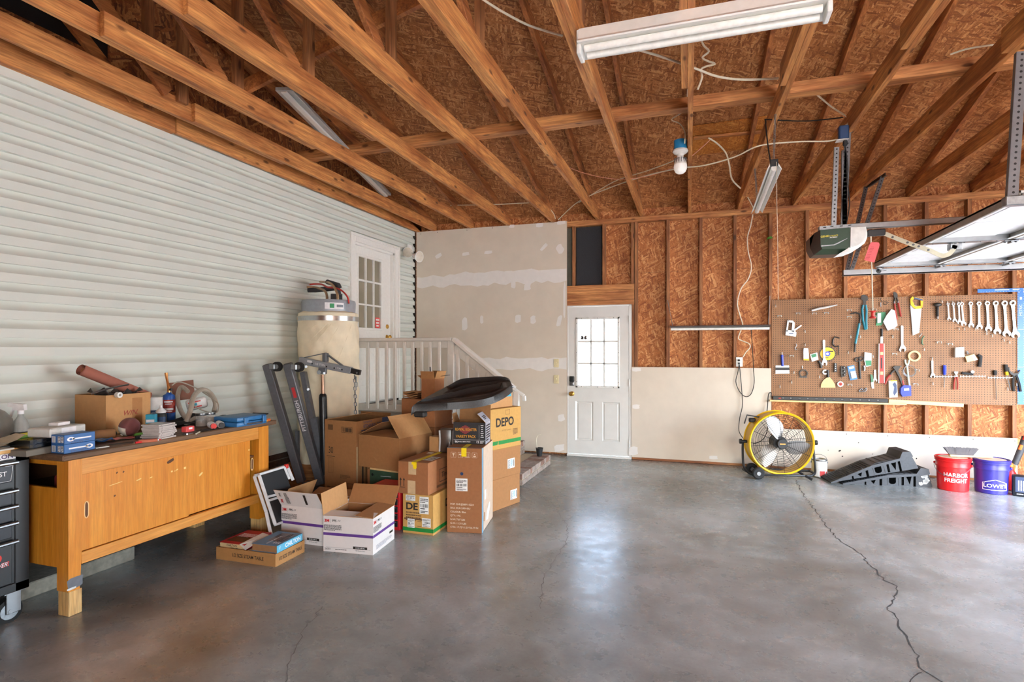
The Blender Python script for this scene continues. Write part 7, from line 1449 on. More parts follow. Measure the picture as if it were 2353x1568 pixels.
m_.add(v, [[i*10+j, (i+1)*10+j, (i+1)*10+j+1, i*10+j+1] for i in range(9) for j in range(9)], 'cloth_black'); solo(m_, 'black_cloth', 'black cloth heaped under the hose at the back of the bench', 'cloth', (-3.74, 3.34, ZT), smooth=60)
m_ = MB(); M = fr(onD(395, 900, 4.62), (1, .8, .1), (-.3, 0, 1)); m_.add([(-.16+.32*i/7, -.08+.16*j/5, .015*math.sin(i*1.3+j)+.01*math.cos(j*2)) for i in range(8) for j in range(6)], [[i*6+j, (i+1)*6+j, (i+1)*6+j+1, i*6+j+1] for i in range(7) for j in range(5)], 'rosin', M); solo(m_, 'paper_scrap', 'sheet of crumpled red-brown paper behind the gas torch bottle', 'paper', onD(395, 900, 4.62), world=True, smooth=60)
P('jar_stuff', (160, 144, 128), .6)
for k, (px, py) in enumerate(((462, 981), (482, 979))):
    c_ = Z(px, py); t = thing('glass_jar', 'left of the two clear jars of small parts on the bench' if k == 0 else 'right of the two clear jars of small parts on the bench', 'jar', (c_.x-.02, c_.y+.02, ZT))
    m_ = MB(); m_.lathe([(.001, .001), (.036, .001), (.038, .01), (.038, .075), (.034, .082)], 'jar_clear', None, 22); m_.build('jar', t); m_ = MB(); m_.lathe([(.0365, .08), (.0375, .082), (.0375, .096), (.0001, .098)], 'steel', None, 22); m_.build('lid', t); m_ = MB(); m_.lathe([(.001, .004), (.033, .004), (.033, .04+.02*k), (.0001, .045+.02*k)], 'jar_stuff', None, 18); m_.build('contents', t)
    t.children[-1]['kind'] = 'stuff'
P('case_blue', (40, 104, 158), .4, var=.06)
c_ = Z(560, 981); t = thing('tool_case', 'blue plastic tool case with a folding handle on the bench', 'case', (c_.x, c_.y, ZT), -4)
m_ = MB(); m_.bx(-.24, 0, -.06, .22, 0, .035, 'case_blue', .01, seg=2); m_.build('lower_shell', t); m_ = MB(); m_.bx(-.238, -.002, -.058, .218, .036, .07, 'case_blue', .01, seg=2); m_.build('lid', t)
m_ = MB(); m_.tube([(.002, .02, .02), (.022, .03, .018), (.022, .15, .018), (.002, .16, .02)], .006, 'steel', 8); m_.build('handle', t)
for y in (.0, .17):
    m_ = MB(); m_.bx(0, .012, y, y+.035, .015, .066, 'case_blue', .004); m_.build('latch', t)
for k, (px, py, mt, lb) in enumerate(((490, 987, 'tool_red', 'white bottle with a red cap lying before the jars'), (509, 985, 'tool_black', 'white bottle with a black cap lying next to the red-capped one'))):
    c_ = Z(px, py); t = thing('small_bottle', lb, 'bottle', (c_.x, c_.y, ZT+.024), 0, 'small bottles on their sides'); a_ = Vector((-.09, .06, 0)).normalized()
    m_ = MB(); m_.tube([(0, 0, 0), a_*.02, a_*.1], [.018, .024, .024], 'white_print', 16); m_.rect(.05, .02, 'leaf_green' if k else 'lab_yellow', fr(a_*.06+Vector((.012, .012, .0205)), a_, (0, 0, 1)) @ RX(-50), 0, 0); m_.build('body', t); m_ = MB(); m_.cyl2(-a_*.022, a_*.001, .019, mt, 18); m_.build('cap', t)
m_ = MB(); m_.tube([(0, 0, .01), (.0, .06, .01)], .011, 'trim_orange', 8); m_.tube([(0, -.05, .01), (0, 0, .01)], .009, 'lab_yellow', 8); put('screwdriver_bits', 'orange handled driver at the far right end of the bench', 'screwdriver', 612, 970, m_, 20)
m_ = MB(); m_.tube([(0, 0, .03), (-.02, .18, .015), (-.02, .24, .012)], [.018, .010, .005], 'tool_black', 8); put('black_hose_end', 'black tapered rod behind the blue tool case', 'rod', 596, 963, m_, 10, dx=-.06)
# odds and ends along the front edge
P('bag_blue', (44, 88, 140), .25, spec=.8); P('pouch_red', (180, 90, 90), .3, spec=.7); P('pen_red', (200, 30, 36), .4)
def film(n, wx, wy, amp, mt): 
    m = MB(); m.add([(-wx+2*wx*i/n, -wy+2*wy*j/n, .004+amp*(1+math.sin(i*1.7+j*.9)*math.cos(j*1.3-i*.5))) for i in range(n+1) for j in range(n+1)], [[i*(n+1)+j, (i+1)*(n+1)+j, (i+1)*(n+1)+j+1, i*(n+1)+j+1] for i in range(n) for j in range(n)], mt); return m
put('blue_bag', 'crumpled blue plastic packet right of the blue spoon boxes', 'packet', 228, 1021, film(7, .05, .1, .012, 'bag_blue'), 0, dx=-.05)
put('red_packet', 'flat pinkish packet lying before the football', 'packet', 280, 1012, film(6, .035, .08, .006, 'pouch_red'), -15, dx=-.02)
m_ = MB(); m_.bx(-.02, .02, -.035, .035, 0, .006, 'paper_white', .001); m_.rect(.05, .02, 'ink', fr((0, 0, .0062), (0, 1, 0), (-1, 0, 0))); put('spark_card', 'small white printed card at the bench edge by the spoon boxes', 'card', 232, 1029, m_, -10)
m_ = MB(); m_.tube([(0, -.045, .007), (0, .0, .007)], .0065, 'pen_red', 8); m_.tube([(0, .0, .007), (0, .085, .007)], .006, 'white_print', 8); m_.tube([(0, .085, .007), (0, .098, .007)], .004, 'pen_red', 8); put('marker_pen', 'red and white marker at the bench front edge', 'marker', 330, 1018, m_, -14)
m_ = MB(); m_.tube([(0, -.06, .012), (0, .06, .012)], .011, 'tool_black', 8); put('flashlight', 'short black torch lying left of the disc cases', 'torch', 335, 1008, m_, -12)
m_ = MB(); m_.tube([(0, -.06, .010), (0, .05, .010)], .009, 'leaf_green', 8); put('green_marker', 'dark green stick above the short black torch', 'marker', 330, 1000, m_, -8)
m_ = MB(); m_.tube([(0, -.09, .014), (0, .07, .014)], .013, 'dark_iron', 10); m_.cyl2((0, .07, .014), (0, .073, .014), .009, 'chrome', 10); put('pipe_nipple', 'short dark pipe lying under the kraft roll', 'pipe', 238, 1004, m_, -18)
m_ = MB(); m_.tube([(0, -.06, .004), (0, .06, .004)], .002, 'chrome', 5); m_.tube([(.01, -.05, .004), (.0, .07, .004)], .002, 'chrome', 5); put('wire_bits', 'two bright wires on the bench edge by the printed card', 'wire', 275, 1021, m_, -20)
m_ = MB(); m_.tube([(0, -.05, .006), (0, .05, .006)], .005, 'cable_white', 6); put('small_pen', 'pale pen lying right of the little red carton', 'pen', 455, 997, m_, 35)
m_ = film(6, .04, .06, .006, 'ink'); put('glove', 'dark crumpled glove behind the two small bottles', 'glove', 470, 992, m_, 10)
# ================================================================ cartons on the floor
def carton(lab, loc, rz, w, d, h, mt, marks=None, nm='carton', group=None, seam=True):
    t = thing(nm, lab, 'carton', loc, rz, group)
    m = MB(); m.bx(-w, 0, 0, d, 0, h, mt, .003)
    if marks: marks(m, w, d, h)
    m.build('box', t, smooth=0); return t
def label_part(t, w, h, M, kind=0):
    m = MB(); m.rect(w, h, 'white_label', M, z=.0008); A = M @ TR(0, 0, .0008)
    if kind == 0:
        m.lines(w*.85, 3, h*.09, 'ink', A, 0, h*.36); m.bars(w*.85, h*.2, 'ink', A, 0, -.02*h, 22); m.rect(w*.5, h*.05, 'ink', A, -w*.17, -h*.2); m.lines(w*.8, 2, h*.08, 'ink', A, 0, -h*.34)
    else:
        for k in range(5): m.lines(w*.25, 3, h*.06, 'ink', A, -w*.3, h*(.35-.18*k))
        m.rect(w*.08, h*.7, 'ink', A, w*.38, 0); m.lines(w*.3, 7, h*.1, 'cyan_box', A, .05*w, h*.33)
    return m.build('shipping_label', t, smooth=0)
P('white_box', (222, 216, 212), .6, var=.02); P('purple', (98, 58, 138), .6); P('logo_red', (206, 40, 38), .6); P('yellow_tape', (246, 216, 20), .4); P('tape_blue', (120, 176, 206), .3, spec=.8); P('print_white', (224, 206, 182), .7)
P('tape_pale', (222, 198, 174), .35)
# tall carton with printed data
def m1(m, w, d, h):
    M = FRONT(w, h)
    for k, tx in enumerate(('POP: GHUJ28891-0224', 'SKU: XLX-24IN-BU', 'COLOUR: Blue', 'QTY: 1PC', 'N.W: 7.87 LBS', 'G.W: 11.31 LBS', 'CTN: 17.72*11.33*26.77 IN')):
        m.text(tx, .0205, 'print_white', M @ TR(-w/2+.028, -.112-.0305*k, 0), 'LEFT', bold=.012, sx=.98)
    for k in range(4):
        x = -.088+.0575*k; A = M @ TR(x, h/2-.055, 0); s = .02
        for (a, b2) in (((-s, -s), (s, -s)), ((s, -s), (s, s)), ((s, s), (-s, s)), ((-s, s), (-s, -s))): m.rect(max(abs(b2[0]-a[0]), .0016), max(abs(b2[1]-a[1]), .0016), 'print_white', A, (a[0]+b2[0])/2, (a[1]+b2[1])/2)
        if k == 0: m.poly([(-.009, .013, .0006), (.009, .013, .0006), (.008, .004, .0006), (.002, -.001, .0006), (.002, -.01, .0006), (.007, -.013, .0006), (-.007, -.013, .0006), (-.002, -.01, .0006), (-.002, -.001, .0006), (-.008, .004, .0006)], 'print_white', A)
        if k == 1: m.poly([(-.014, .0, .0006), (-.008, .01, .0006), (.008, .01, .0006), (.014, .0, .0006)], 'print_white', A); m.rect(.002, .014, 'print_white', A, 0, -.006)
        if k == 2: m.rect(.003, .026, 'print_white', A, .006, 0); m.rect(.024, .003, 'print_white', A, 0, -.014)
        if k == 3: m.cyl(.005, 0, .0006, 'print_white', A @ TR(0, .006, 0), 10); m.poly([(-.013, .0, .0006), (-.006, -.006, .0006), (.006, -.006, .0006), (.013, .0, .0006), (.009, -.014, .0006), (-.009, -.014, .0006)], 'print_white', A)
    m.cyl(.013, 0, .0006, 'box_navy', M @ TR(-.02, h/2-.205, 0), 16); m.rect(.05, .05, 'carton_red', M, -.02, h/2-.135)
    R_ = RIGHT(d, h); m.rect(.05, h, 'tape_blue', R_, -d/2+.026, 0); m.rect(.39, h*.99, 'tape_pale', R_, .028, 0); m.rect(.06, .08, 'white_label', R_ @ TR(0, 0, .0006), -.09, -.06)
    m.poly([(-.07, -.28, .0014), (.02, -.29, .0014), (.1, -.20, .0014), (.1, -.16, .0014), (.05, -.17, .0014), (-.03, -.21, .0014)], 'white_label', R_); m.rect(.03, .07, 'carton', R_ @ TR(0, 0, .0016) @ RZ(-20), -.05, -.26)
t = carton('tall brown carton with rows of white printed data and a blue-taped edge', (-1.66, 4.19, 0), 9.5, .285, .45, .675, 'carton_red', m1)
label_part(t, .098, .1, FRONT(.285, .675, -.022, .045))
P('carton_mark', (206, 180, 146), .6)
m_ = MB(); m_.rect(.042, .2, 'yellow_tape', fr((-.145, .1, .6754), (1, 0, 0), (0, 1, 0))); m_.rect(.042, .068, 'yellow_tape', fr((-.145, -.0006, .642), (1, 0, 0), (0, 0, 1))); m_.rect(.285, .02, 'tape_blue', fr((-.1425, .011, .6756), (1, 0, 0), (0, 1, 0))); m_.build('yellow_tape', t, smooth=0)
# small printed carton with its yellow tape, on the lower DEPO carton
def mdepo(m, w, d, h):
    M = FRONT(w, h); m.text('DE', .075, 'ink', M @ TR(-w*.2, h*.18, 0), bold=.03, sx=1.15); m.lines(w*.5, 4, .02, 'ink_brown', M, -w*.14, h*.03); m.rect(w*.998, .03, 'green_print', M, 0, -h/2+.035); m.rect(w*.7, .012, 'ink_brown', M, -w*.1, -h*.13); m.rect(.035, .004, 'ink_brown', M, w*.05, -h*.18); m.rect(.035, .004, 'ink_brown', M, w*.05, -h*.3)
    R_ = RIGHT(d, h); m.rect(d*.998, .03, 'green_print', R_, 0, -h/2+.035); m.text('D', .085, 'ink', R_ @ TR(.02, h*.14, 0), bold=.03)
t = carton('tan carton with a green stripe and paper labels under the yellow-taped carton', (-2.0, 4.02, 0), 0, .27, .46, .315, 'carton_gold', mdepo)
label_part(t, .085, .045, FRONT(.27, .315, -.065, .125)); label_part(t, .08, .135, FRONT(.27, .315, .055, .075)); label_part(t, .062, .07, FRONT(.27, .315, -.06, -.075)); label_part(t, .075, .07, FRONT(.27, .315, .075, -.06))
def mtape(m, w, d, h):
    M = FRONT(w, h)
    for x in (-w/2+.025, -w/2+.055): m.rect(.006, .05, 'ink', M, x, -.045); m.add([(x-.01, -.022, .0006), (x+.01, -.022, .0006), (x, -.002, .0006)], [[0, 1, 2]], 'ink', M)
    m.rect(.05, .004, 'ink', M, -w/2+.04, -.078)
    R_ = RIGHT(d, h); m.text('Times', .06, 'ink', R_ @ TR(0, -.01, 0), shear=.2, bold=.01)
    for (q, ww, hh) in (((0, .04), .2, .004), ((0, -.06), .2, .004), ((-.1, -.01), .004, .1), ((.1, -.01), .004, .1)): m.rect(ww, hh, 'ink', R_, *q)
    m.rect(.3, .02, 'ink_brown', R_, 0, -.09)
t = carton('brown carton with yellow tape over its lid on top of the green-striped carton', (-2.035, 4.0, .317), -2, .272, .58, .255, 'carton_red', mtape)
w, d, h = .272, .58, .255
m_ = MB(); A = FRONT(w, h); m_.rect(.07, .1, 'tape_clear', A, -.005, h/2-.05); m_.rect(.07, .105, 'tape_clear', A, -.012, -h/2+.054); Tt = fr((-w/2, d/2, h), (1, 0, 0), (0, 1, 0)); m_.rect(.06, d, 'tape_clear', Tt, -.0, 0); m_.rect(.09, .16, 'white_label', Tt @ TR(0, 0, .0006), .075, -.12); m_.bars(.08, .12, 'ink_brown', Tt @ TR(0, 0, .0012), .075, -.12, 9); m_.rect(.05, .05, 'white_label', Tt, -.06, .1); m_.build('clear_tape', t, smooth=0)
m_ = MB(); m_.rect(.042, d*.96, 'yellow_tape', Tt @ TR(0, 0, .0015), .012, -.01); m_.poly([(-.01, h/2+.0005, .0012), (.034, h/2+.0005, .0012), (.034, h/2-.045, .0012), (.026, h/2-.055, .0012), (.006, h/2-.053, .0012), (-.0, h/2-.02, .0012), (-.012, h/2-.02, .0012)], 'yellow_tape', A); m_.build('yellow_tape', t, smooth=0)
# two low brown cartons, DEPO carton and blue-taped carton at the back right
t = carton('plain brown carton on the floor, lowest of the right-hand stack', (-1.80, 4.735, 0), -18, .36, .46, .282, 'carton'); label_part(t, .105, .09, RIGHT(.46, .282, .13, -.045), 1)
t = carton('plain brown carton second from the bottom of the right-hand stack', (-1.80, 4.735, .283), -20, .36, .45, .27, 'carton'); label_part(t, .105, .09, RIGHT(.45, .27, .08, -.02), 1)
def mdp(m, w, d, h):
    R_ = RIGHT(d, h); m.text('DEPO', .108, 'ink', R_ @ TR(-.02, .055, 0), bold=.03, sx=.92); m.text("A U T O   L A M P", .016, 'ink_brown', R_ @ TR(.0, -.02, 0)); m.rect(d*.75, .034, 'green_print', R_, d*.12, -h/2+.06); m.add([(-d*.5, -h/2+.043, .0006), (-d*.29, -h/2+.043, .0006), (-d*.26, -h/2+.077, .0006), (-d*.5, -h/2+.077, .0006)], [[0, 1, 2, 3]], 'green_print', R_)
    for (q, ww, hh) in (((.02, .165), .06, .003), ((.02, .125), .06, .003), ((-.01, .145), .003, .04), ((.05, .145), .003, .04)): m.rect(ww, hh, 'ink_brown', R_, *q)
    m.lines(.07, 5, .012, 'ink_brown', R_, .13, -.02)
    M = FRONT(w, h); m.text('DEPO', .09, 'ink', M @ TR(0, .05, 0), bold=.03)
t = carton('tan carton with big black letters and a green stripe, high in the right-hand stack', (-1.79, 4.735, .554), -21, .36, .43, .368, 'carton_gold', mdp)
def mtop(m, w, d, h): m.rect(d*.9, .05, 'cyan_box', RIGHT(d, h), 0, h/2-.05)
carton('brown carton with a blue band, topmost of the right-hand stack under the black tray', (-1.83, 4.76, .924), -20, .34, .36, .17, 'carton_light', mtop)
# coffee carton
P('coffee_black', (44, 42, 44), .45); P('coffee_orange', (232, 164, 44), .5); P('coffee_side', (168, 166, 176), .45)
c_ = onZ(1115.4, 1022, .677); w, d, h = .272, .19, .178
t = thing('coffee_box', 'open black coffee pod carton on top of the tall blue-taped carton', 'carton', (c_.x, c_.y, .677), 9)
m_ = open_carton(MB(), w, d, h, 'coffee_black', 'carton_in'); M = FRONT(w, h)
m_.text('REVIVAL ROASTER', .031, 'coffee_orange', M @ TR(-.03, .03, 0), bold=.012, sx=.72, z=.0016); m_.text('VARIETY PACK', .031, 'coffee_orange', M @ TR(-.03, -.028, 0), bold=.012, sx=.82, z=.0016); m_.text('96', .026, 'white_print', M @ TR(-.112, -.072, 0), bold=.02); m_.text('SINGLE SERVE PODS', .012, 'white_print', M @ TR(-.045, -.071, 0), bold=.02); m_.text('12', .026, 'white_print', M @ TR(.07, -.072, 0), bold=.02); m_.lines(.035, 2, .011, 'white_print', M, .108, -.067)
m_.rect(w, .0016, 'white_print', M, 0, -.054); m_.rect(.0016, .12, 'white_print', M, .082, .008)
for k in range(7): m_.rect(.028*RN.uniform(.5, 1), .006, 'white_print', M, .108, .066-.016*k)
for k in range(9): ww = .1*math.sin(PI*(k+.7)/9.5); m_.rect(ww, .003, 'can_red', M, -.035, .062-.008*k, .0008)
m_.rect(d, h, 'coffee_side', RIGHT(d, h)); m_.lines(d*.8, 7, .02, 'ink', RIGHT(d, h) @ TR(0, 0, .0008), 0, .06); m_.build('box', t, smooth=0)
flap((-w, 0, h), (0, 0, h), (0, -.0, 1), .0, 'carton', 'carton') if 0 else None
m_ = flap((0, d, h), (-w, d, h), (.0, .25, 1), .13, 'carton_in', 'coffee_black', taper=0); m_.build('flap', t, smooth=0)
m_ = flap((-w, d, h), (-w, 0, h), (-.25, 0, 1), .07, 'carton_in', 'coffee_black', taper=.03); m_.build('flap', t, smooth=0)
m_ = flap((0, 0, h), (0, d, h), (-.55, 0, .55), .10, 'coffee_side', 'coffee_side', taper=.0); m_.lines(.1, 3, .015, 'ink', fr((-.04, d/2, h+.045), (0, 1, 0), (-.7, 0, .7))); m_.build('flap', t, smooth=0)
# half-open carton behind, on a green box
c_ = onD(917.3, 1084.7, 4.9); zb = c_.z
P('old_green', (58, 84, 62), .6, var=.2, scale=12)
t = thing('wooden_crate', 'old green wooden crate under the half-open brown carton', 'crate', (c_.x+.02, c_.y+.02, 0), -10)
m_ = MB(); gh = zb-.002; m_.bx(-.40, 0, 0, .4, .0, gh, 'old_green', .004); M = fr((-.2, -.0006, gh/2), (1, 0, 0), (0, 0, 1)); m_.rect(.4, .016, 'light_pine', M, 0, gh/2-.009); m_.cyl(.012, 0, .001, 'black', M @ TR(-.14, gh/2-.06, 0), 12); m_.rect(.12, .005, 'white_dust', M @ RZ(2), .02, gh/2-.062); m_.rect(.03, gh, 'carton_red', M, -.185, 0); m_.build('box', t, smooth=0)
w, d, h = .49, .44, .283
t = thing('half_open_carton', 'big brown carton with taped-together flaps standing half open', 'carton', (c_.x, c_.y, zb), -12.5)
m_ = open_carton(MB(), w, d, h, 'carton', 'carton_in'); m_.beam((-.30, -.001, .10), (-.26, -.001, .07), .002, .003, 'carton_light'); m_.build('box', t, smooth=0)
m_ = flap((0, 0, h), (0, d, h), (-.58, 0, .78), .23, 'carton_in', 'carton_light', taper=0); m_.build('flap', t, smooth=0)
m_ = flap((-w, d, h), (-w, 0, h), (.92, 0, .42), .30, 'carton_in', 'carton', taper=.01); m_.build('flap', t, smooth=0)
m_ = flap((-w, 0, h), (0, 0, h), (0, 1, .16), .2, 'carton_in', 'carton', taper=.14); m_.build('flap', t, smooth=0)
m_ = MB(); m_.add([(-.17, .02, h+.158), (-.11, .02, h+.166), (-.11, d, h+.166), (-.17, d, h+.150)], [[0, 1, 2, 3]], 'bag_film'); m_.build('tape', t, smooth=0)
# tall kitchen roll carton
def mkr(m, w, d, h):
    M = FRONT(w, h); m.text('30', .085, 'ink', M @ TR(-w/2+.075, .12, 0), bold=.0, sx=.7); m.rect(.1, .004, 'ink', M, -w/2+.075, .065)
    for (q, ww, hh) in (((.08, .345), .125, .003), ((.08, .295), .125, .003), ((.0175, .32), .003, .05), ((.1425, .32), .003, .05)): m.rect(ww, hh, 'ink', M, *q)
    m.bars(.11, .036, 'ink', M, .08, .32, 20); m.rect(.06, .05, 'ink_brown', M, -w/2+.07, .335)
    for (q, ww, hh) in (((-w/2+.075, .05), .06, .003), ((-w/2+.075, -.09), .06, .003), ((-w/2+.047, -.02), .003, .14), ((-w/2+.103, -.02), .003, .14), ((-w/2+.065, -.02), .002, .13), ((-w/2+.085, -.02), .002, .13)): m.rect(ww, hh, 'ink_brown', M, *q)
    m.lines(.12, 3, .012, 'ink_brown', M, .06, -.1); m.text('PPK-5277', .026, 'ink', M @ TR(-w/2+.085, -.225, 0), bold=.01); m.rect(.07, .003, 'ink', M, .12, -.17); m.rect(.003, .1, 'ink', M, .085, -.22); m.rect(.003, .1, 'ink', M, .155, -.22)
    R_ = RIGHT(d, h); m.text('KITCHEN ROLL TOWELS', .044, 'steel_blue', R_ @ TR(-.0, .345, 0), sx=.62, bold=.015); m.text('homemark', .035, 'steel_blue', R_ @ TR(-.09, .385, 0), sx=.8); m.lines(.3, 2, .02, 'steel_blue', R_, -.03, .31); m.rect(.1, .05, 'steel_blue', R_, .17, .375); m.rect(.02, .34, 'tape_clear', R_, -d/2+.012, 0); m.rect(.018, .3, 'ink', R_, -.16, -.03)
t = thing('tall_carton', 'tall brown kitchen towel carton printed 30 beside the engine hoist', 'carton', (-2.985, 4.44, 0), -7)
w, d, h = .375, .50, .803
m_ = open_carton(MB(), w, d, h, 'carton', 'carton_in'); mkr(m_, w, d, h); m_.build('box', t, smooth=0)
m_ = flap((-w, d, h), (-w, 0, h), (.75, 0, .12), .16, 'carton_in', 'carton', taper=.02); m_.build('flap', t, smooth=0)
m_ = flap((0, d, h), (-w, d, h), (0, .1, 1), .03, 'carton_in', 'carton', taper=.0); m_.build('flap', t, smooth=0)
# cartons behind
c_ = onD(999, 984, 5.3)
carton('brown carton on the floor at the back under another, mostly hidden', (c_.x, c_.y, 0), -8, .40, .34, c_.z-.002, 'carton_red')
t = carton('brown carton at the back under the upright open one', (c_.x, c_.y, c_.z), -8, .385, .30, .262, 'carton_red'); zq = c_.z+.263
cz = onZ(997.5, 918, zq)
w, d, h = .155, .15, .195; px0 = Vector((c_.x-.01, c_.y+.02, zq))
t = thing('open_carton', 'small upright brown carton with its flaps open on the back stack', 'carton', px0, -10)
m_ = open_carton(MB(), w, d, h, 'carton_red', 'carton_in'); m_.build('box', t, smooth=0)
for f_ in (flap((-w, 0, h), (0, 0, h), (0, -.28, 1), .072, 'carton_in', 'carton', taper=.004), flap((0, d, h), (-w, d, h), (0, .3, 1), .072, 'carton_in', 'carton', taper=.004), flap((0, 0, h), (0, d, h), (.35, 0, 1), .075, 'carton_in', 'carton_light', taper=.0), flap((-w, d, h), (-w, 0, h), (-1, 0, .5), .06, 'carton_in', 'carton', taper=.01)): f_.build('flap', t, smooth=0)
m_ = MB(); m_.tube([(-.06, .07, h-.1), (-.075, .06, h+.06), (-.078, .06, h+.11)], .006, 'tool_black', 8); solo(m_, 'pen', 'dark rod sticking up out of the small open carton', 'rod', px0)
m_ = MB(); m_.tube([(-.04, .05, h-.12), (.1, .05, h+.015), (.19, .04, h+.02)], .0025, 'dark_steel', 6) if 0 else m_.tube([(.0, .08, h-.06), (.005, .08, h+.02), (.13, .06, h+.035)], .0025, 'dark_steel', 6); solo(m_, 'wire', 'thin wire poking out to the right of the small open carton', 'wire', px0)
for k in range(4):
    m_ = MB(); m_.add([(-.17+.17*i/5, -.0+.2*j/3, .004+.0075*math.sin(i*1.4+k)*(1 if j < 2 else .6)) for i in range(6) for j in range(4)]+[(-.17+.17*i/5, -.0+.2*j/3, -.002+.0075*math.sin(i*1.4+k)*(1 if j < 2 else .6)) for i in range(6) for j in range(4)], [[i*4+j, (i+1)*4+j, (i+1)*4+j+1, i*4+j+1] for i in range(5) for j in range(3)]+[[24+i*4+j, 24+i*4+j+1, 24+(i+1)*4+j+1, 24+(i+1)*4+j] for i in range(5) for j in range(3)]+[[i*4, (i+1)*4, 24+(i+1)*4, 24+i*4] for i in range(5)], 'carton_light' if k % 2 else 'carton'); solo(m_, 'flat_cardboard', ['lowest folded cardboard sheet on the back carton', 'second lowest folded cardboard sheet on the back carton', 'second topmost folded cardboard sheet on the back carton', 'topmost folded cardboard sheet on the back carton'][k], 'cardboard', (c_.x-.19, c_.y+.02, zq+.012+.016*k), -8, group='folded cardboard on the back carton')
# wrapped package and bits between the cartons
P('package_dark', (84, 66, 56), .3, spec=.8)
m_ = MB(); m_.bx(-.11, 0, 0, .1, 0, .2, 'package_dark', .012, seg=2); m_.tube([(-.105, -.004, .19), (-.1, -.006, .1), (-.105, -.004, .01)], .008, 'bag_film', 6); solo(m_, 'wrapped_package', 'dark package wrapped in shiny film beside the coffee carton', 'package', (-2.035, 4.44, .578), 15)
m_ = MB(); v = [(-.07+.14*i/6, .03*math.sin(i*1.2)+.01*j, .2*j/5*(1-.04*abs(i-3))) for i in range(7) for j in range(6)]; m_.add(v, [[i*6+j, (i+1)*6+j, (i+1)*6+j+1, i*6+j+1] for i in range(6) for j in range(5)], 'bag_film'); solo(m_, 'plastic_wrap', 'loose clear film standing left of the coffee carton', 'plastic', (-1.985, 4.41, .578), 5, smooth=60)
m_ = MB(); m_.bx(-.11, 0, 0, .08, 0, .13, 'carton_light', .003); solo(m_, 'small_carton', 'small pale carton between the half-open carton and the wrapped package', 'carton', (-2.15, 4.44, .574), -10)
m_ = MB(); m_.bx(-.05, .0, 0, .05, 0, .3, 'tool_black', .006); m_.bx(-.045, -.005, -.004, .054, .30, .36, 'plastic_white', .004); solo(m_, 'black_pump', 'black upright piece behind the coffee carton under the tray', 'device', (-1.90, 4.70, .924) if 0 else (-1.99, 4.66, .677), 10)
bpy.data.objects['black_pump'].location = (-2.03, 4.66, 0.002); bpy.data.objects['black_pump'].scale = (1.2, 1.2, 2.75)
# black moulded tray on top
P('tray_black', (38, 36, 36), .45, var=.25, scale=120, bmp=.2)
Fp = [(946, 937, 4.42), (957, 929, 4.44), (1000, 926, 4.45), (1050, 923, 4.47), (1095, 919, 4.52), (1130, 911, 4.60), (1158, 898, 4.72), (1177, 884, 4.88)]
Bp = [(948, 935, 4.50), (964, 922, 4.70), (998, 903, 4.95), (1030, 886, 5.14), (1060, 870.5, 5.27), (1112, 866.5, 5.30), (1150, 865.5, 5.26), (1172, 872, 5.12)]
Fs = [onD(*p) for p in Fp]; Bs = [onD(*p) for p in Bp]; Fs = spline(Fs, 10); Bs = spline(Bs, 10); n = len(Fs); K2 = 64
def sst(a, b2, x): x = max(0, min(1, (x-a)/(b2-a))); return x*x*(3-2*x)
v = []; 
for i in range(n):
    s_ = i/(n-1)
    for j in range(K2+1):
        u = j/K2; p = Fs[i].lerp(Bs[i], u)
        def pan(a, b2, c, e): return sst(a, a+.04, u)*(1-sst(b2-.04, b2, u))*sst(c, c+.05, s_)*(1-sst(e-.05, e, s_))
        def lip(a, b2, c, e): return sst(a-.05, a-.01, u)*(1-sst(b2+.01, b2+.05, u))*sst(c-.05, c-.01, s_)*(1-sst(e+.01, e+.05, s_))
        s1, s2 = pan(.11, .45, .16, .86), pan(.63, .92, .40, .94)
        dep = -.032*s1+.010*(lip(.11, .45, .16, .86)-s1)*(s1 < .02)-.032*s2+.010*(lip(.63, .92, .40, .94)-s2)*(s2 < .02)-.018*pan(.50, .60, .42, .82)
        if j in (0, K2) or i in (0, n-1): dep = -.006
        v.append(p+Vector((0, 0, dep)))
c0 = sum(v, Vector())/len(v)
fs = [[i*(K2+1)+j, (i+1)*(K2+1)+j, (i+1)*(K2+1)+j+1, i*(K2+1)+j+1] for i in range(n-1) for j in range(K2)]
rim = [i*(K2+1) for i in range(n)]+[(n-1)*(K2+1)+j for j in range(1, K2+1)]+[i*(K2+1)+K2 for i in range(n-2, -1, -1)]+[j for j in range(K2-1, 0, -1)]
ctr = sum((v[i] for i in rim), Vector())/len(rim)
low = []
for i in rim:
    p = v[i].copy(); dp = .056; o_ = (p-ctr); o_.z = 0
    low.append(p+Vector((0, 0, -dp))+o_*.012)
b0_ = len(v); fs2 = [[rim[k], b0_+k, b0_+(k+1) % len(rim), rim[(k+1) % len(rim)]] for k in range(len(rim))]
low2 = [p-(p-ctr)*.03+Vector((0, 0, .004)) for p in low]; b1_ = b0_+len(low); fs3 = [[b0_+k, b1_+k, b1_+(k+1) % len(rim), b0_+(k+1) % len(rim)] for k in range(len(rim))]+[list(range(b1_, b1_+len(rim)))]
m_ = MB(); m_.add(v+low+low2, fs+fs2+fs3, 'tray_black')
t = thing('moulded_tray', 'long black moulded plastic tray balanced on top of the cartons', 'tray', (c0.x, c0.y, c0.z-.06)); m_.build('shell', t, True, smooth=50)
m_ = MB(); q = onD(1177, 889, 4.86); m_.ball(q, .014, 'chrome', None, 10); m_.build('knob', t, True)
m_ = MB(); q = onD(957, 944, 4.42); m_.box(q+Vector((.02, .03, -.03)), (.09, .07, .045), 'tray_black', None, .01); m_.build('foot', t, True)
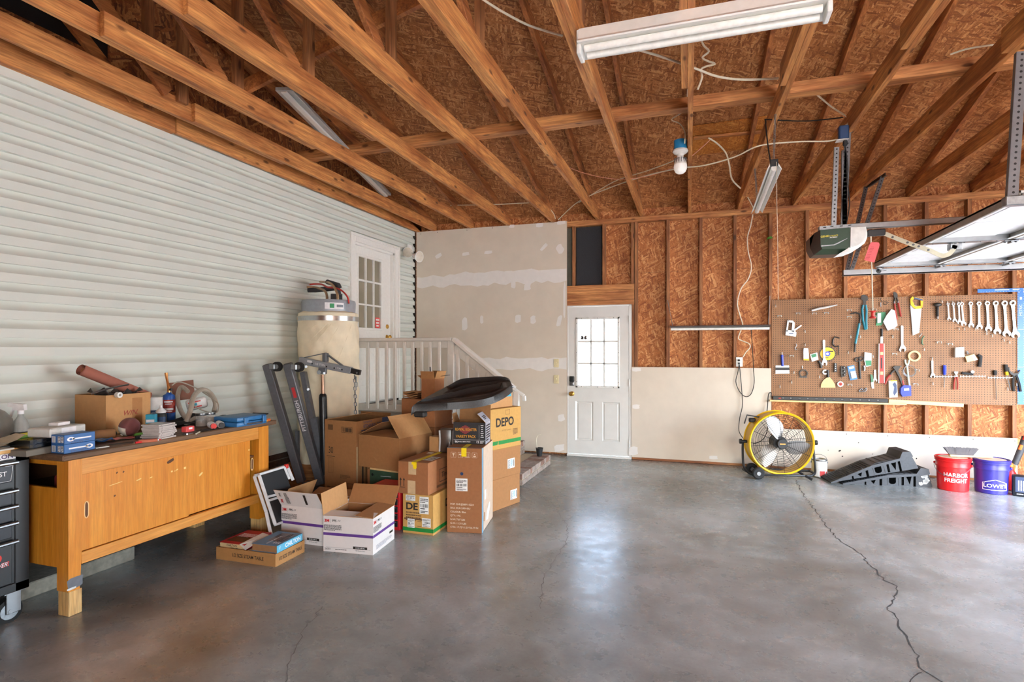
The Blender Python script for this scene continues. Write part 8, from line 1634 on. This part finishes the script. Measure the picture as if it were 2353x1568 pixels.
# ================================================================ white printed cartons at the front
def m3m(m, w, d, h, off=0):
    M = FRONT(w, h); 
    def face(M, w2, s):
        m.text('3M', .03*s, 'logo_red', M @ TR(-w2/2+.028*s, h/2-.035, 0), bold=.04, sx=1.05); m.rect(.0012, .03*s, 'ink', M, -w2/2+.056*s, h/2-.035); m.text('PPS', .024*s, 'ink', M @ TR(-w2/2+.088*s, h/2-.034, 0), bold=.02, sx=.95); m.text('2.0', .018*s, 'ink', M @ TR(-w2/2+.122*s, h/2-.032, 0), shear=.4)
        m.lines(w2*.36, 6, .0072, 'ink', M, -w2/2+w2*.19, h/2-.066)
        m.rect(w2, .02, 'purple', M, 0, h/2-.13)
    face(M, w, 1); m.rect(.11, .018, 'ink', M, w/2-.1, -h/2+.042); m.text('22 OZ / 650 mL', .011, 'white_label', M @ TR(w/2-.1, -h/2+.042, .0006), bold=.02); m.text('125 Micron Filter', .011, 'ink', M @ TR(w/2-.1, -h/2+.021, 0)); m.text('26301', .02, 'ink', M @ TR(-w/2+.035, -h/2+.02, 0), bold=.01); m.lines(.14, 1, .008, 'ink', M, -.03, -h/2+.02); m.rect(w*.9, .001, 'ink', M, 0, -h/2+.033)
    R_ = RIGHT(d, h); face(R_, d, 1); m.rect(.06, .016, 'ink', R_, d/2-.06, -h/2+.075); m.lines(.26, 4, .008, 'coffee_side', R_, 0, -h/2+.05)
w, d, h = .39, .36, .258
t = thing('printed_carton', 'white open carton with a purple stripe, nearest of the two', 'carton', (-2.22, 3.51, 0), 6, 'white cartons with purple stripes')
m_ = open_carton(MB(), w, d, h, 'white_box', 'carton'); m3m(m_, w, d, h); m_.build('box', t, smooth=0)
for f_ in (flap((-w, 0, h), (0, 0, h), (0, -.35, .04), .10, 'carton_in', 'white_box', taper=.02) if 0 else flap((-w, 0, h), (0, 0, h), (-.16, 1, .04), .12, 'carton_in', 'white_box', taper=.0), flap((0, 0, h), (0, d, h), (-.9, 0, .08), .14, 'carton', 'carton', taper=.0), flap((0, d, h), (-w, d, h), (0, .55, .75), .16, 'carton', 'white_box', taper=.0), flap((-w, d, h), (-w, 0, h), (-.12, 0, 1), .16, 'carton_light', 'white_box', taper=.0)): f_.build('flap', t, smooth=0)
t = thing('printed_carton', 'white open carton with a purple stripe, behind the other beside the steel frame', 'carton', (-2.66, 3.55, 0), 0, 'white cartons with purple stripes')
m_ = open_carton(MB(), w, d, h+.02, 'white_box', 'carton'); m3m(m_, w, d, h+.02); m_.build('box', t, smooth=0)
hh = h+.02
ff = flap((-w, 0, hh), (0, 0, hh), (-.10, -.30, .62), .14, 'carton', 'white_box', taper=.0)
Mx2 = fr((-w/2-.012, -.038, hh+.066), (1, 0, 0), (-.1, -.30, .62)); ff.text('3M', .026, 'logo_red', Mx2 @ TR(-.15, -.03, .0035) @ RZ(90), bold=.04); ff.text('PPS', .022, 'ink', Mx2 @ TR(-.15, .03, .0035) @ RZ(90), bold=.02); ff.rect(.02, .09, 'ink', Mx2 @ TR(.07, 0, .0035)); ff.lines(.1, 4, .009, 'ink', Mx2 @ TR(-.11, .0, .0035) @ RZ(90)); ff.build('flap', t, smooth=0)
for f_ in (flap((-w, d, hh), (-w, 0, hh), (.25, .3, .9), .12, 'carton_light', 'white_box', taper=.01), flap((0, d, hh), (-w, d, hh), (0, .9, .3), .1, 'carton_in', 'white_box', taper=.0)): f_.build('flap', t, smooth=0)
# red tool box behind them
P('red_paint', (196, 34, 40), .35)
t = thing('red_toolbox', 'red metal toolbox with black drawers mostly hidden behind the white carton', 'toolbox', (-2.31, 4.045, 0), 0)
m_ = MB(); m_.bx(-.3, 0, 0, .27, 0, .34, 'red_paint', .008); m_.build('cabinet', t)
for k in range(5):
    m_ = MB(); m_.bx(-.27, -.02, -.008, .01, .03+.058*k, .078+.058*k, 'chest_black', .004); m_.bx(-.26, -.03, -.014, -.006, .066+.058*k, .074+.058*k, 'steel', .002); m_.build('drawer', t)
# folded white frame with black panels
P('frame_white', (216, 218, 220), .4); P('panel_black', (34, 35, 38), .6)
q4 = lambda x, y, d: onD(480+x/3.564, 880+y/3.564, d)
t = thing('folding_platform', 'folded white metal frame with two black panels leaning beside the bench', 'folding stool', onZ(622, 1250))
bw = lambda m, a, b2, w2=.024, h2=.018: m.beam(a, b2, w2, h2, 'frame_white', up=(.5, -.8, .2), bev=.003)
A = dict(tl=q4(372, 765, 4.36), bl=q4(520, 1300, 4.22), tr=q4(640, 680, 4.60), br=q4(690, 800, 4.60))
m_ = MB(); bw(m_, A['tl'], q4(470, 1060, 4.28)); bw(m_, q4(470, 1060, 4.28), A['bl']); bw(m_, A['tl'], A['tr']); bw(m_, A['tr'], A['br']); m_.build('outer_frame', t, True)
m_ = MB(); bw(m_, q4(410, 755, 4.33), q4(545, 1165, 4.25)); bw(m_, q4(412, 752, 4.33), q4(618, 690, 4.55), .018); bw(m_, q4(618, 690, 4.55), q4(660, 790, 4.55), .018); bw(m_, q4(480, 935, 4.29), q4(600, 905, 4.43), .018); bw(m_, q4(490, 965, 4.285), q4(600, 930, 4.43), .018); bw(m_, q4(540, 1165, 4.25), q4(610, 1140, 4.35), .018); m_.build('inner_frame', t, True)
for pts in ([(432, 762, 4.34), (614, 704, 4.55), (680, 880, 4.52), (488, 928, 4.31)], [(505, 972, 4.30), (600, 945, 4.43), (650, 1130, 4.40), (553, 1150, 4.27)]):
    m_ = MB(); pp = [q4(*p) for p in pts]; nn_ = (pp[1]-pp[0]).cross(pp[3]-pp[0]).normalized()*.012
    m_.add(pp+[p+nn_ for p in pp], [[0, 1, 2, 3], [7, 6, 5, 4], [0, 4, 5, 1], [1, 5, 6, 2], [2, 6, 7, 3], [3, 7, 4, 0]], 'panel_black'); m_.build('panel', t, True)
m_ = MB(); m_.box(q4(634, 684, 4.57), (.03, .03, .035), 'tool_red', None, .006); m_.build('corner_cap', t, True)
m_ = MB(); bw(m_, q4(425, 830, 4.32), q4(455, 905, 4.30), .01, .01); bw(m_, q4(455, 905, 4.30), q4(500, 1040, 4.28), .008, .008); m_.build('link_bar', t, True)
# steam table tray of books
w, d, h = .50, .30, .085
t = thing('shallow_carton', 'shallow brown box printed 1/2 SIZE STEAM TABLE holding books', 'carton', (-2.72, 3.11, 0), 1)
m_ = open_carton(MB(), w, d, h, 'carton_tan', 'carton_in'); m_.text('1/2 SIZE STEAM TABLE', .034, 'ink', FRONT(w, h, .02, .0), bold=.01, sx=.8); m_.text('1/2 SIZE STEAM TABLE', .034, 'ink', RIGHT(d, h, 0, 0), bold=.01, sx=.72); m_.build('box', t, smooth=0)
P('book_red', (176, 40, 46), .45); P('book_blue', (92, 128, 158), .45); P('book_cyan', (96, 178, 210), .45); P('pages', (206, 178, 130), .8); P('pages_dark', (150, 110, 72), .8)
def book(nm, lab, loc, rz, w, d, h, cover, spine, pages, title, tilt=(0, 0)):
    t = thing(nm, lab, 'book', loc, rz); t.rotation_euler = (rad(tilt[0]), rad(tilt[1]), rad(rz))
    m = MB(); m.bx(-w+.004, -.003, .004, d-.004, .003, h-.003, pages); m.build('pages', t)
    m = MB(); m.bx(-w, 0, 0, d, h-.003, h, cover, .001); m.bx(-w, 0, 0, d, 0, .003, cover, .001); m.bx(-.003, .001, 0, d, 0, h, spine, .001); T = fr((-w/2, d/2, h), (1, 0, 0), (0, 1, 0))
    if title == 'CHILTON':
        m.text('CHILTON', .038, 'white_print', RIGHT(d, h, .03, 0), bold=.025, sx=1.02); m.text('F', .03, 'white_print', RIGHT(d, h, -d/2+.03, 0)); m.text('REPAIR MANUAL', .022, 'white_print', T @ TR(0, -.03, 0) @ RZ(90), bold=.01); m.lines(d*.7, 3, .018, 'white_print', T @ RZ(90), 0, -.04); m.rect(w*.6, d*.6, 'case_cover', T, .02, .02)
    else:
        m.lines(w*.7, 5, .016, 'white_print', T, 0, .06); m.rect(w*.8, d*.35, 'bench_dark', T, 0, -.05)
        m.text('CHILTON', .02, 'ink', fr((-w/2, .0035, h/2+.006), (1, 0, 0), (0, 0, 1)), bold=.01); m.text('1970-1980', .016, 'ink', fr((-w/2+.02, .0035, h/2-.012), (1, 0, 0), (0, 0, 1)))
    m.build('cover', t, smooth=0); return t
book('repair_manual', 'red repair manual lying in the shallow box', (-3.0, 3.125, .068), 2, .21, .275, .046, 'book_red', 'book_red', 'pages', 'red', (0, 0))
bpy.data.objects['repair_manual'].children[1]
book('repair_manual', 'blue repair manual with a cyan spine lying in the shallow box', (-2.725, 3.13, .084), 3, .205, .275, .05, 'book_blue', 'book_cyan', 'pages_dark', 'CHILTON', (0, 0))
m_ = MB(); m_.bx(-.24, -.005, .01, .28, 0, .075, 'paper_tan', .003); solo(m_, 'paper_stack', 'stack of old papers under the blue manual', 'papers', (-2.73, 3.115, .006), 1)
m_ = MB(); m_.bx(-.21, -.0, .01, .27, 0, .06, 'pages_dark', .003); solo(m_, 'paper_stack', 'stack of old papers under the red manual', 'papers', (-3.0, 3.12, .006), 2)
m_ = MB(); m_.add([(0, 0, .0), (.06, -.01, -.03), (.08, .2, .01), (.0, .22, .012)], [[0, 1, 2, 3]], 'paper_white'); m_.add([(0, 0, .001), (.06, -.01, -.029), (.08, .2, .011), (.0, .22, .013)], [[0, 1, 2, 3]], 'paper_white'); solo(m_, 'loose_page', 'white page folded down between the red and blue manuals', 'paper', (-3.03, 3.115, .117), 0, smooth=0)
